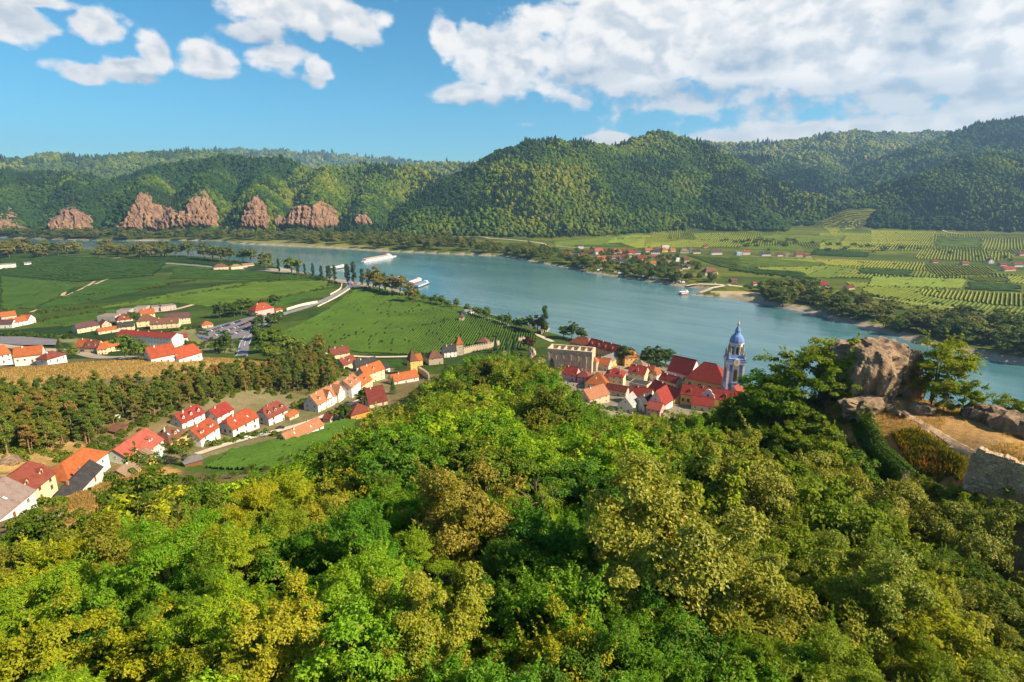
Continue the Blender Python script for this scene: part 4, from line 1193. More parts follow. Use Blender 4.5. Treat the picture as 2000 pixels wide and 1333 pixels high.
# --- houses in the side valley, from the picture's left edge
house('large cream house with red-brown roof and three gabled dormers', (20, 996), (116, 966), 10.5, 5.4, 5.6, 'halfhip', 'cream', 'redbrown', 4, 2, 2, dorm=3, chim=1, group=VH, brown=True, brick=True)
house('white house with broad mauve-brown roof and twin skylights in front of the cream house', (-60, 1040), (76, 1000), 13, 3.4, 4.8, 'gable', 'white', 'mauve', 4, 1, 1, chim=2, sky=2, group=VH, brick=True)
house('low cream house with plain orange hipped roof', (136, 946), (217, 917), 10, 4.2, 4.4, 'hip', 'white', 'orange', 3, 2, 1, chim=0, group=VH)
house('low outbuilding with dark grey roof in front of the orange hipped house', (132, 972), (205, 940), 7, 2.8, 3.0, 'gable', 'lightgrey', 'dark', 2, 1, 1, chim=2, group=VH, brick=True)
house('white house with broad coral-red roof and two shed dormers', (262, 912), (324, 891), 14, 5.2, 5.6, 'gable', 'green', 'coral', 4, 3, 2, dorm=2, dormk='shed', chim=0, group=VH)
house('small yellow house with weathered brown-orange roof below the coral roof', (250, 932), (308, 910), 8, 3.0, 3.2, 'gable', 'yellow', 'tan', 3, 1, 1, chim=1, group=VH)
house('yellow house with brown mansard-like hipped roof and skylights', (334, 882), (371, 867), 11, 5.4, 5.2, 'hip', 'yellow', 'brown', 2, 2, 2, dorm=1, chim=1, sky=2, group=VH)
house('white house with dark red dormered roof behind the bright orange one', (357, 838), (402, 823), 7.5, 4.4, 4.0, 'gable', 'white', 'red', 3, 1, 2, dorm=3, chim=2, group=VH)
house('white house with bright orange-red roof and paired shed dormers', (394, 874), (431, 856), 9.5, 6.0, 4.6, 'gable', 'white', 'scarlet', 2, 1, 2, dorm=2, chim=1, group=VH, dormk='shed')
house('white house with plain red side roof next to the orange roof', (426, 828), (458, 816), 9.5, 4.4, 3.8, 'gable', 'white', 'red', 2, 2, 2, chim=1, group=VH)
house('white house with orange halfhipped roof and stone ground floor', (456, 854), (507, 836), 10, 6.2, 5.0, 'halfhip', 'white', 'scarlet', 3, 3, 2, chim=1, sky=2, group=VH, brown=True)
house('white house with brown halfhipped roof and three small dormers', (526, 832), (563, 818), 10, 5.8, 5.2, 'halfhip', 'white', 'redbrown', 2, 1, 2, dorm=3, chim=2, group=VH, brown=True, brick=True)
house('long low white house with peach-orange roof beside the vineyard', (562, 863), (633, 841), 8, 3.2, 3.4, 'gable', 'white', 'peach', 4, 1, 1, chim=2, sky=2, group=VH)
house('small garage with red-orange roof beside the brown roofed house', (566, 822), (584, 814), 6, 2.6, 1.6, 'gable', 'tan', 'orange', 1, 0, 1, chim=0, group=VH)
house('long white house with orange roof and tall gabled front wall', (622, 806), (654, 790), 10, 6.0, 5.6, 'gable', 'white', 'peach', 3, 2, 2, dorm=2, chim=1, group=VH)
house('white house with orange roof adjoining the long white house', (654, 789), (676, 776), 10, 6.0, 5.2, 'gable', 'white', 'peach', 2, 1, 2, dorm=1, chim=1, group=VH)
house('narrow white gabled front with arched window between the orange roofs', (640, 797), (651, 792), 6, 6.6, 4.6, 'cross', 'white', 'peach', 2, 0, 2, chim=0, group=VH, door=False)
house('second narrow white gable beside the orange roofs', (662, 787), (672, 780), 6, 6.8, 4.6, 'cross', 'white', 'peach', 2, 0, 2, chim=0, group=VH, door=False)
house('tall white three-storey house with orange dormered roof', (688, 778), (706, 766), 11, 8.6, 4.4, 'gable', 'white', 'peach', 3, 2, 3, dorm=2, chim=2, group=VH)
house('cream house with orange roof beside the dark spruce', (708, 766), (728, 756), 9, 6.0, 5.0, 'gable', 'cream', 'orange', 2, 1, 2, dorm=1, chim=0, group=VH)
house('barn with big plain dark red roof and white chimney', (722, 798), (757, 790), 13, 3.0, 8.0, 'gable', 'tan', 'maroon', 2, 0, 1, chim=1, group=VH)
house('house with pyramid brown-red roof and orange wall at the street end', (686, 822), (728, 812), 9, 3.4, 4.8, 'pyr', 'orange', 'redbrown', 2, 1, 1, chim=0, group=VH)
house('small brown gabled garage near the peach roofed house', (645, 826), (658, 820), 5, 2.6, 2.2, 'cross', 'tan', 'redbrown', 0, 0, 1, chim=0, group=VH, door=False)
house('dark red roofed house with cream gable at the back of the lane', (648, 702), (684, 699), 9, 5.0, 5.0, 'gable', 'cream', 'redbrown', 3, 1, 2, chim=2, group=VH)
house('cream house with red-brown roof and orange front gable', (672, 723), (698, 717), 9, 5.4, 4.6, 'gable', 'cream', 'redbrown', 2, 1, 2, dorm=1, chim=1, group=VH)
house('grey house with black roof between two orange roofs', (697, 727), (738, 722), 9, 5.0, 4.6, 'gable', 'grey', 'dark', 3, 1, 2, chim=1, group=VH)
house('white cottage with dark gabled roof at the end of the lane', (742, 731), (762, 726), 8, 3.6, 3.2, 'gable', 'white', 'dark', 2, 1, 1, chim=0, group=VH)
house('tall cream house with bright orange roof and white chimney', (714, 750), (752, 740), 9, 8.2, 5.4, 'gable', 'cream', 'orange', 3, 2, 3, dorm=1, chim=1, group=VH)
house('long low house with orange tiled roof beside the gate tower', (768, 752), (818, 744), 9, 3.4, 4.0, 'gable', 'lightgrey', 'orange', 3, 1, 1, chim=1, group=VH)
house('small wooden hut with dark brown roof above the coral roofed house', (226, 850), (252, 842), 5, 2.8, .8, 'shed', 'wood', 'brown', 0, 0, 1, chim=0, cat='hut', name='hut', door=False)
house('grey field shed with flat pitched roof beside the vineyard', (362, 912), (396, 908), 4.5, 2.4, .7, 'shed', 'wood', 'slate', 0, 0, 1, chim=0, cat='shed', name='shed', door=False)
house('small green garden hut under the pines', (219, 820), (236, 816), 4, 2.8, 1.2, 'gable', 'green', 'dark', 0, 0, 1, chim=0, cat='hut', name='hut', door=False)
# --- town wall, gate tower
t_ = house('square orange gate tower with steep brown pyramid roof', (803, 736), (816, 734), 7.5, 12, 9, 'pyr', 'yellow', 'brown', 1, 1, 3, chim=0, cat='tower', name='gate_tower', door=False, ww=.8)
house('orange roofed house leaning on the gate tower', (813, 716), (826, 714), 8, 5, 4.4, 'gable', 'yellow', 'orange', 1, 1, 2, chim=0, group=VH)
house('stone house with brown hipped roof beside the gate tower', (838, 714), (866, 711), 9, 6.2, 5, 'hip', 'stone', 'brown', 2, 1, 2, chim=0, group=VH)
house('dark roofed house with white chimneys behind the stone house', (868, 699), (892, 697), 8, 5.4, 4.6, 'gable', 'white', 'dark', 3, 1, 2, chim=2, group=VH)
house('slim stone turret with orange pointed roof on the town wall', (892, 695), (905, 694), 5, 10, 7.5, 'pyr', 'stone', 'orange', 1, 1, 2, chim=0, cat='tower', name='turret', door=False)
house('low brown hipped roof building behind the town wall', (932, 676), (952, 677), 9, 4, 3.4, 'hip', 'stone', 'brown', 2, 1, 1, chim=0, group=VH)
def crenel_wall(px, h, label, mat=None, step=2.4, th=1.0):
    P = [at(*p)[:2] for p in px]
    L = smooth_line(P, 1.2)
    b = MB(); rings = []
    T = np.gradient(L, axis=0); T /= np.linalg.norm(T, axis=1)[:, None] + 1e-9
    N = np.stack([-T[:, 1], T[:, 0]], 1)
    z0 = [float(H(*q)) for q in L]
    for q, n, z in zip(L, N, z0):
        a, c = q - n * th / 2, q + n * th / 2
        rings.append([(a[0], a[1], z - 1), (c[0], c[1], z - 1), (c[0], c[1], z + h), (a[0], a[1], z + h)])
    b.loft(rings)
    root = b.build('town_wall', mat or wallm('stone')); setp(root, label, 'town wall')
    for i in range(1, len(L) - 1, 2):
        q, n, t = L[i], N[i], T[i]; z = z0[i] + h + .003
        m_ = MB(); pts = [(*(q - n * th / 2 - t * .6), z + 1.1), (*(q - n * th / 2 + t * .6), z + 1.1), (*(q + n * th / 2 + t * .6), z + 1.1), (*(q + n * th / 2 - t * .6), z + 1.1)]
        m_.prism(pts, 1.1); m_.build('merlon', mat or wallm('stone'), root)
crenel_wall([(905, 692), (930, 686), (955, 682), (975, 676)], 5, 'crenellated stone town wall beside the slim turret')
crenel_wall([(818, 728), (828, 734), (838, 742)], 4, 'short crenellated wall stepping down from the gate tower')
crenel_wall([(1012, 668), (1026, 666)], 3.5, 'crenellated wall piece beside the three spruces')
crenel_wall([(1057, 654), (1073, 648)], 3.5, 'crenellated wall piece below the tall poplar')

# --- the town by the river
TH = 'houses of the old town'
house('pink house with red roof below the ruined nunnery', (1097, 742), (1124, 746), 10, 5.2, 4.6, 'gable', 'pink', 'red', 2, 2, 2, chim=1, group=TH)
house('pink house with brown-red roof right of the first pink house', (1127, 748), (1150, 750), 9, 5.0, 4.4, 'hip', 'pink', 'redbrown', 3, 1, 2, chim=1, group=TH)
house('house with large bright orange hipped roof', (1142, 760), (1186, 764), 14, 4.4, 6.4, 'hip', 'cream', 'orange', 3, 2, 1, chim=2, sky=1, group=TH)
house('salmon roofed house behind the green tree tops', (1152, 788), (1190, 786), 12, 6, 5.2, 'gable', 'tan', 'peach', 3, 2, 2, chim=1, group=TH)
house('tall cream town house with terrace and red hipped roof', (1180, 756), (1216, 760), 13, 9.0, 4.2, 'hip', 'cream', 'red', 3, 2, 3, dorm=2, chim=2, group=TH)
house('orange roofed house against the nunnery wall', (1163, 722), (1188, 726), 10, 5, 4.4, 'gable', 'tan', 'orange', 2, 1, 2, chim=1, group=TH)
house('small tower-like house with orange roof at the nunnery corner', (1152, 724), (1164, 726), 6, 8, 2.8, 'hip', 'stone', 'orange', 1, 1, 2, chim=0, group=TH)
house('red roofed house behind the dark terrace', (1226, 742), (1258, 748), 12, 6.2, 4.6, 'gable', 'cream', 'red', 3, 2, 2, dorm=1, chim=1, group=TH)
house('orange and red roofed house beside the garden trees', (1250, 738), (1282, 746), 11, 5.4, 4.4, 'hip', 'white', 'orange', 3, 2, 2, dorm=2, chim=1, group=TH)
house('brown-orange roofed house near the round garden tree', (1232, 722), (1256, 727), 9, 4.4, 3.6, 'hip', 'tan', 'tan', 2, 1, 1, chim=0, group=TH)
house('flat dark terrace building with parapet', (1228, 762), (1262, 768), 10, 5.2, .2, 'flat', 'tan', 'dark', 4, 1, 1, chim=0, group=TH)
house('low long house with maroon roof below the orange hipped roof', (1182, 770), (1222, 776), 7, 4.0, 2.8, 'gable', 'tan', 'maroon', 4, 1, 1, chim=0, group=TH)
house('red roofed house with tall white chimney', (1228, 788), (1268, 792), 11, 6, 4.6, 'gable', 'cream', 'red', 3, 2, 2, chim=1, group=TH)
house('house with steep crimson roof facing the ridge', (1264, 800), (1294, 806), 15, 5, 8.5, 'cross', 'white', 'red', 2, 2, 1, chim=0, group=TH)
house('house with pale grey roof near the tree tops', (1206, 802), (1234, 808), 12, 4.6, 5, 'cross', 'white', 'white', 2, 2, 1, chim=0, sky=0, group=TH)
house('house with blue-black roof beside the pale grey roof', (1236, 800), (1258, 806), 11, 5, 5.2, 'cross', 'lightgrey', 'dark', 2, 2, 1, chim=1, group=TH)
house('pink house half hidden by the foreground tree tops', (1262, 812), (1288, 818), 9, 5, 3.4, 'gable', 'pink', 'coral', 3, 1, 2, chim=0, group=TH)
house('red roofed house at the foot of the abbey wing', (1350, 800), (1392, 806), 9, 4, 4, 'gable', 'cream', 'red', 3, 1, 1, chim=0, group=TH)
house('orange roofed house at the end of the abbey wing', (1432, 800), (1466, 800), 9, 5, 4.6, 'gable', 'tan', 'orange', 2, 1, 1, chim=1, group=TH)
# abbey
AB = 'abbey buildings'
house('yellow abbey wing with long red roof above the river', (1146, 690), (1226, 712), 12, 7.5, 5.2, 'gable', 'yellow', 'red', 10, 2, 2, dorm=6, chim=3, group=AB, cat='abbey wing', name='abbey_wing', ww=1.2)
house('yellow end pavilion of the abbey with orange-red hipped roof', (1220, 716), (1246, 716), 13, 8.4, 6, 'hip', 'yellow', 'orange', 3, 3, 2, chim=1, group=AB, cat='abbey wing', name='abbey_wing', ww=1.2)
house('orange hipped roof wing behind the ruined nunnery', (1112, 680), (1150, 688), 13, 6, 5.6, 'hip', 'yellow', 'orange', 4, 2, 2, chim=1, group=AB, cat='abbey wing', name='abbey_wing')
house('yellow abbey wing with grey roof inside the courtyard', (1180, 722), (1212, 712), 9, 6.4, 3.8, 'gable', 'yellow', 'slate', 6, 2, 2, chim=0, group=AB, cat='abbey wing', name='abbey_wing')
house('abbey wing with broad crimson roof beside the church', (1264, 774), (1316, 790), 13, 5.6, 5.4, 'gable', 'yellow', 'red', 4, 2, 1, chim=1, group=AB, cat='abbey wing', name='abbey_wing')
house('low crimson roofed wing between the garden and the church', (1286, 752), (1318, 760), 9, 4.6, 3.8, 'gable', 'cream', 'red', 3, 1, 1, chim=2, group=AB, cat='abbey wing', name='abbey_wing')
wing = house('long yellow abbey wing with crimson roof and white ornate gable', (1328, 790), (1466, 812), 11, 7.5, 5.0, 'gable', 'yellow', 'red', 13, 2, 1, dorm=4, chim=1, group=AB, cat='abbey wing', name='abbey_wing', ww=1.5, wh=2.2, brown=True)
def ornate_gable(root, w):
    """white baroque gable in the middle of the wing"""
    x = w * .47; s = 1.0
    prof = [(-4.2, 7.2), (-4.2, 8.2), (-3.2, 8.6), (-3.4, 10.2), (-2.2, 10.8), (-2.0, 12.2), (-1.0, 12.9), (0, 13.4), (1.0, 12.9), (2.0, 12.2), (2.2, 10.8), (3.4, 10.2), (3.2, 8.6), (4.2, 8.2), (4.2, 7.2)]
    b = MB(); a = [(x + p, -.5, z) for p, z in prof]; c = [(x + p, .3, z) for p, z in prof]
    b.poly(a); b.poly(c[::-1])
    for i in range(len(a)):
        j = (i + 1) % len(a); b.poly([a[i], c[i], c[j], a[j]])
    g = b.build('ornate_gable', wallm('white'), root)
    add_window(g, x, -.52, 8.2, 1.6, 1.8)
    for q in (-1, 1):
        f = MB(); f.lathe([(.3, 0), (.35, .3), (.15, .5), (.3, 1.0), (.1, 1.6), (.02, 2.2)], 8, x + q * 3.8, -.1); o = f.build('finial', wallm('white'), g); o.location = (0, 0, 8.2)
ornate_gable(wing, 36)
# church
ch = house('church with tall crimson hipped roof and arched windows', (1336, 764), (1414, 776), 19, 10.5, 10.5, 'hip', 'yellow', 'red', 4, 0, 1, chim=0, cat='church', name='church', door=False, ww=2.6, wh=4.4, ov=.7)
house('church choir with lower crimson roof and white wall', (1302, 744), (1346, 754), 17, 8.5, 10, 'gable', 'white', 'red', 2, 1, 1, chim=0, cat='church', name='church_choir', door=False, ww=1.8, wh=3)
house('chapel roof with white stepped gable beside the blue tower', (1416, 786), (1444, 792), 10, 6, 6.5, 'cross', 'white', 'scarlet', 1, 1, 1, chim=0, cat='chapel', name='chapel', door=False)

def church_tower():
    p = at(1427, 782); p[2] = 7.0
    root = empty('church_tower', p, R(-9)); root.scale = (1.1, 1.1, 1.3); setp(root, 'blue and white baroque church tower with clock beside the river', 'tower')
    BLUE = plain('tower_blue', (.13, .215, .44), .75, .25, 1.0); WHT = plain('tower_white', (.80, .75, .72), .8, .12, 1.0); GOLD = plain('tower_ochre', (.66, .47, .24), .7, .2, 1); DKS = plain('tower_statue', (.36, .30, .22), .85, .3, 2)
    w = 4.6
    b = MB(); b.box(-w, w, -w, w, -4, 25.5); b.build('shaft', WHT, root)
    # blue panels between white corner pilasters
    for k in range(4):
        for sx_ in (-1, 1):
            m_ = MB(); m_.box(sx_ * 2.75 - .75, sx_ * 2.75 + .75, -w - .14, -w - .002, 3.4, 24.4); o = m_.build('blue_panel', BLUE, root); o.rotation_euler = (0, 0, k * math.pi / 2)
            m_ = MB(); m_.box(sx_ * 4.35 - .5, sx_ * 4.35 + .5, -w - .3, -w - .003, 3.3, 24.5); o = m_.build('pilaster', WHT, root); o.rotation_euler = (0, 0, k * math.pi / 2)
    for zc, h_, o_ in ((2.4, .9, .5), (9.8, .7, .45), (24.8, 1.2, .8), (26.2, .5, 1.1)):
        m_ = MB(); m_.box(-w - o_, w + o_, -w - o_, w + o_, zc, zc + h_); m_.build('cornice', BLUE if zc < 24 or zc > 26 else WHT, root)
    for k in range(4):
        def part(nm, mb, mt):
            o = mb.build(nm, mt, root); o.rotation_euler = (0, 0, k * math.pi / 2)
        def arch(x0, x1, z0, z1, y, t):
            n = 8; r = (x1 - x0) / 2; cx = (x0 + x1) / 2
            return [(x0, y, z0), (x1, y, z0)] + [(cx + r * math.cos(math.pi * i / n), y, z1 - r + r * math.sin(math.pi * i / n)) for i in range(n + 1)]
        m_ = MB(); m_.poly(arch(-1.6, 1.6, 15.2, 22.4, -w - .10, .1)); part('window_surround', m_, GOLD)
        m_ = MB(); m_.poly(arch(-1.05, 1.05, 15.8, 21.9, -w - .16, .1)); part('window', m_, GLASS)
        m_ = MB(); m_.box(-2.0, 2.0, -w - .45, -w - .02, 14.4, 15.0); part('sill', m_, BLUE)
        m_ = MB(); m_.box(-1.3, 1.3, -w - .3, -w - .02, 11.0, 14.2); part('relief_panel', m_, WHT)
        m_ = MB(); n = 14; m_.poly([(1.25 * math.cos(2 * math.pi * i / n), -w - .12, 6.4 + 1.25 * math.sin(2 * math.pi * i / n)) for i in range(n)]); part('round_window', m_, GLASS)
        m_ = MB()
        for i in range(n):
            a0, a1 = 2 * math.pi * i / n, 2 * math.pi * (i + 1) / n
            m_.poly([(r * math.cos(a), -w - .2, 6.4 + r * math.sin(a)) for r, a in ((1.25, a0), (1.7, a0), (1.7, a1), (1.25, a1))])
        part('round_window_frame', m_, GOLD)
        # clock under the raised cornice
        m_ = MB(); n = 18
        R0 = [(1.75 * math.cos(2 * math.pi * i / n), -w - 1.25, 26.0 + 1.75 * math.sin(2 * math.pi * i / n)) for i in range(n)]
        R1 = [(q[0], -w + .2, q[2]) for q in R0]; m_.loft([R1, R0]); part('clock_face', m_, plain('clock_cream', (.80, .66, .42), .7, .1, 1))
        m_ = MB(); m_.box(-.09, .09, -w - 1.33, -w - 1.27, 25.9, 27.3); m_.box(-.1, .8, -w - 1.33, -w - 1.27, 25.9, 26.1); part('clock_hand', m_, DKS)
    # gallery and belfry lantern
    m_ = MB(); m_.lathe([(7.2, 26.7), (7.4, 27.6), (6.2, 28.0), (5.2, 29.8)], 4, rot=math.pi / 4); m_.build('gallery', BLUE, root)
    for k in range(4):
        a = math.pi / 4 + k * math.pi / 2
        for (rr, zz, hh) in ((6.4, 27.8, 3.6), (4.9, 29.6, 4.4)):
            s = MB(); s.lathe([(.5, 0), (.55, .4), (.35, .9), (.55, hh * .5), (.4, hh * .7), (.2, hh * .78), (.3, hh * .88), (.05, hh)], 7, rr * math.cos(a), rr * math.sin(a)); o = s.build('statue', DKS, root); o.location = (0, 0, zz)
    m_ = MB(); m_.lathe([(3.9, 28), (3.7, 34.5), (4.3, 34.9), (4.3, 35.5)], 8, rot=math.pi / 8); m_.build('belfry', WHT, root)
    for k in range(8):
        m_ = MB(); m_.poly([(-.75, -3.62, 29.6), (.75, -3.62, 29.6), (.75, -3.58, 32.8), (.4, -3.56, 33.6), (-.4, -3.56, 33.6), (-.75, -3.58, 32.8)])
        o = m_.build('belfry_opening', GLASS, root); o.rotation_euler = (0, 0, k * math.pi / 4)
        m_ = MB(); m_.box(-.28, .28, -4.1, -3.7, 28.2, 34.6); o = m_.build('belfry_column', BLUE if k % 2 else GOLD, root); o.rotation_euler = (0, 0, (k + .5) * math.pi / 4)
    m_ = MB(); m_.lathe([(4.4, 35.5), (4.2, 36.6), (3.3, 38.4), (2.0, 39.6), (1.5, 40.6), (1.7, 41.4), (1.1, 42.6), (.5, 43.6), (.3, 44.2)], 12); m_.build('dome', BLUE, root, True)
    m_ = MB(); m_.lathe([(.25, 44), (.7, 44.7), (.75, 45.3), (.3, 45.9), (.1, 47), (.09, 50.4)], 8); m_.box(-.7, .7, -.08, .08, 48.8, 49.05); m_.build('spire_cross', GOLD, root)
church_tower()

def nunnery():
    """roofless stone convent: thick walls, inner cross walls, buttress stubs, small openings"""
    a, b = at(1068, 722), at(1155, 730)
    ax, bx = a[:2], b[:2]; w = float(np.linalg.norm(bx - ax)); dx = (bx - ax) / w; n = np.array((-dx[1], dx[0]))
    if n @ ax < 0: n = -n
    root = empty('ruined_nunnery', (ax[0], ax[1], 9.0), math.atan2(dx[1], dx[0])); setp(root, 'roofless stone nunnery with bare walls and inner cross walls', 'ruin')
    ST = plain('nunnery_stone', (.50, .385, .26), .95, .34, .7, bmp=.6); d, h, t = 17, 18.5, 1.4
    m_ = MB(); m_.box(0, w, 0, t, -4, h); m_.build('front_wall', ST, root)
    m_ = MB(); m_.box(0, w, d - t, d, -4, h - .6); m_.build('rear_wall', ST, root)
    m_ = MB(); m_.box(.003, t, t, d - t, -4, h - .3); m_.build('end_wall', ST, root)
    m_ = MB(); m_.box(w - t, w - .003, t, d - t, -4, h - .2); m_.build('end_wall', ST, root)
    m_ = MB(); m_.box(t, w - t, t, d - t, 6, 11.0); m_.build('inner_floor', plain('ruin_floor', (.26, .17, .13), .95, .3, 1), root)
    for i in range(1, 6):
        x = t + (w - 2 * t) * i / 6
        m_ = MB(); m_.box(x - .5, x + .5, t, d - t, 11.0, h - 1.0 - .5 * (i % 2)); m_.build('cross_wall', ST, root)
    for i in range(6):
        x = w * (i + .05) / 6 + .4
        m_ = MB(); m_.box(x, x + 1.1, -.8, -.002, -4, 13.5 + 2.2 * random.random()); m_.build('buttress', ST, root)
        xm = w * (i + .6) / 6
        n_ = 8; r_ = 2.1
        ar = MB()
        for q in range(n_):
            a0, a1 = math.pi * q / n_, math.pi * (q + 1) / n_
            ar.prism([(xm + rr * math.cos(aa), yy, 13.2 + rr * math.sin(aa) * 1.2) for rr, aa, yy in ((r_, a0, -.35), (r_ + .5, a0, -.35), (r_ + .5, a1, -.35), (r_, a1, -.35))], .02)
            ar.poly([(xm + rr * math.cos(aa), -.35, 13.2 + rr * math.sin(aa) * 1.2) for rr, aa in ((r_, a0), (r_ + .5, a0), (r_ + .5, a1), (r_, a1))])
        ar.build('vault_trace', ST, root)
        for (zz, ox) in ((14.6, .0), (9.0, .6), (8.2, -1.2), (4.4, .3), (3.6, -1.4)):
            if random.random() < .82: add_window(root, xm + ox, -.02, zz, .75, 1.0)
    for y in (4, 8, 12): add_window(root, w - .003, y, 5 + y * .3, .9, 1.2, math.pi / 2)
    m_ = MB(); m_.loft([[(-3.2, 2, -4), (0, 2, -4), (0, d - 3, -4), (-3.2, d - 3, -4)], [(-1.2, 3, 12), (0, 3, 13), (0, d - 4, 13), (-1.2, d - 4, 12)]]); m_.build('leaning_buttress', ST, root)
nunnery()

# --- hamlet round the hotel by the main road
HM = 'hamlet by the main road'
house('white farmhouse with orange roof at the picture edge', (26, 640), (56, 634), 9, 5, 4.2, 'gable', 'white', 'orange', 4, 2, 2, chim=1, group=HM)
house('white gabled end house of the farm at the picture edge', (57, 634), (71, 630), 11, 5.4, 4.4, 'cross', 'white', 'orange', 2, 2, 2, chim=0, group=HM)
house('grey roofed wing of the farm at the picture edge', (-4, 642), (25, 641), 9, 4.6, 3.8, 'gable', 'white', 'purple', 3, 1, 1, chim=0, group=HM)
house('orange roofed barn behind the white farmhouse', (4, 628), (34, 624), 10, 5, 4.4, 'gable', 'tan', 'orange', 2, 1, 1, chim=0, group=HM)
for i, (x0, y0, x1, y1, d_, nm) in enumerate(((191, 628, 226, 628, 16, 'first'), (229, 617, 253, 616, 14, 'second'), (263, 611, 286, 610, 14, 'third'), (298, 610, 318, 608, 14, 'fourth'), (315, 609, 345, 605, 14, 'fifth'))):
    house('flat roofed mauve terrace house, %s from the left in the row behind the hamlet' % nm, (x0, y0), (x1, y1), d_, 5.2, .2, 'flat', 'mauve', 'mauve', 4, 2, 2, chim=0, group=HM)
house('yellow house with grey-purple roof and small porch', (152, 652), (196, 644), 12, 5.0, 4.6, 'halfhip', 'cream', 'purple', 4, 2, 2, chim=0, group=HM)
house('beige gabled house with brown roof next to the yellow house', (200, 643), (219, 640), 11, 4.4, 4.2, 'cross', 'beige', 'brown', 2, 2, 2, chim=0, group=HM)
house('tan house with red-brown hipped roof behind the hotel', (230, 636), (261, 632), 12, 5.6, 5.4, 'hip', 'cream', 'redbrown', 3, 2, 2, dorm=1, chim=1, group=HM)
house('low shed with long orange roof left of the hotel', (193, 654), (232, 648), 8, 3.2, 2.4, 'gable', 'cream', 'orange', 4, 1, 1, chim=0, group=HM)
house('yellow gabled house with dark roof left of the hotel', (232, 648), (263, 645), 10, 4.6, 4.2, 'gable', 'cream', 'dark', 3, 2, 2, chim=1, group=HM)
house('brown roofed tall house behind the hotel roof', (268, 640), (306, 636), 12, 6.4, 5.6, 'hip', 'cream', 'brown', 3, 2, 2, chim=1, group=HM)
house('orange roofed back house between the brown roofs', (276, 625), (304, 622), 12, 6, 4.8, 'gable', 'cream', 'orange', 3, 2, 2, chim=1, group=HM)
house('tan house with orange roof pieces right of the brown houses', (294, 644), (350, 640), 12, 5.4, 5.0, 'gable', 'cream', 'brown', 6, 2, 2, dorm=2, chim=1, group=HM)
house('long beige inn with purple-brown roof and balcony', (325, 637), (373, 632), 12, 7.0, 4.8, 'gable', 'cream', 'purple', 8, 2, 2, chim=0, group=HM)
hotel = house('long white three-storey hotel with stepped parapets and red roof', (230, 672), (338, 680), 14, 9.5, 3.2, 'gable', 'white', 'red', 18, 3, 3, dorm=0, chim=4, group=HM, cat='hotel', name='hotel', ww=1.0, wh=1.3)
house('white annex with red roof right of the hotel', (340, 672), (368, 668), 10, 4.6, 3.2, 'gable', 'white', 'red', 3, 2, 1, chim=0, group=HM)
house('cream house with orange gable and half-timbered front', (148, 688), (172, 689), 12, 5.4, 5.4, 'gable', 'cream', 'orange', 3, 2, 2, chim=1, group=HM)
house('house with dark brown roof between two orange roofed houses', (166, 690), (192, 690), 11, 5.0, 5.4, 'gable', 'cream', 'redbrown', 3, 2, 2, dorm=2, chim=1, group=HM)
house('cream house with bright orange hipped roof by the station', (191, 693), (210, 692), 11, 5.2, 5.0, 'hip', 'cream', 'orange', 3, 2, 2, chim=0, group=HM)
house('cream villa with orange roofs and balcony by the station', (212, 688), (254, 682), 11, 5.6, 4.6, 'gable', 'cream', 'orange', 4, 2, 2, dorm=1, chim=1, group=HM)
house('white farmstead with long red roof and white gables above the meadow', (296, 708), (348, 706), 12, 5, 6, 'gable', 'white', 'scarlet', 4, 2, 1, chim=1, group=HM)
house('white gabled barn end with red roof above the meadow', (350, 708), (396, 704), 14, 4.4, 5.4, 'gable', 'white', 'scarlet', 3, 2, 1, chim=0, group=HM)
house('small pavilion with orange hipped roof at the car park', (395, 642), (417, 639), 10, 3.4, 3.0, 'hip', 'tan', 'orange', 3, 2, 1, chim=0, group=HM)
house('house with bright red hipped roof and white trim at the road corner', (500, 619), (536, 612), 14, 7.0, 6.6, 'hip', 'pink', 'scarlet', 4, 3, 2, dorm=1, chim=1, group=HM)
house('small red kiosk beside the red-roofed corner house', (540, 612), (552, 609), 6, 3, 1.6, 'gable', 'tan', 'scarlet', 1, 0, 1, chim=0, group=HM, name='kiosk', cat='kiosk')
house('orange roofed house rising behind the meadow at the picture edge', (-20, 716), (26, 712), 11, 6.0, 4.6, 'gable', 'white', 'orange', 4, 2, 2, chim=1, group=HM, zadd=2)
house('house with broad orange roof rising behind the meadow', (30, 716), (86, 712), 11, 5.0, 4.6, 'gable', 'white', 'orange', 4, 2, 1, chim=1, group=HM, zadd=2)
house('small red roofed house rising behind the meadow', (94, 713), (132, 708), 9, 3.6, 3.2, 'hip', 'white', 'redbrown', 3, 1, 1, chim=1, group=HM, zadd=2)
house('flat white hall with blue doors at the picture edge', (-30, 528), (32, 524), 24, 7, .2, 'flat', 'lightgrey', 'mauve', 8, 2, 1, chim=0, cat='hall', name='hall', group='buildings on the plain')
house('little white hut in the middle of the vineyards', (48, 519), (62, 518), 9, 4, 2, 'gable', 'white', 'slate', 2, 1, 1, chim=0, cat='hut', name='hut', group='buildings on the plain')
house('brown roofed inn between the riverside trees', (418, 529), (447, 527), 16, 6, 5, 'hip', 'tan', 'brown', 4, 2, 2, chim=0, group='buildings on the plain')
house('cream landing house with orange roof by the river trees', (452, 527), (475, 525), 14, 5, 3.4, 'hip', 'cream', 'tan', 4, 2, 1, chim=0, group='buildings on the plain')
house('long low beige building on the landing square', (475, 523), (497, 521), 12, 4, 2.6, 'gable', 'tan', 'tan', 4, 1, 1, chim=0, group='buildings on the plain')
house('small round-roofed chapel in the vineyard', (897, 627), (906, 627), 6, 4.4, 3.4, 'pyr', 'cream', 'brown', 1, 1, 1, chim=0, cat='chapel', name='chapel', group='buildings on the plain')
house('white vintner house with blue-grey roof by the promenade', (911, 616), (926, 612), 8, 3.2, 2.6, 'gable', 'white', 'slate', 2, 1, 1, chim=0, group='buildings on the plain')

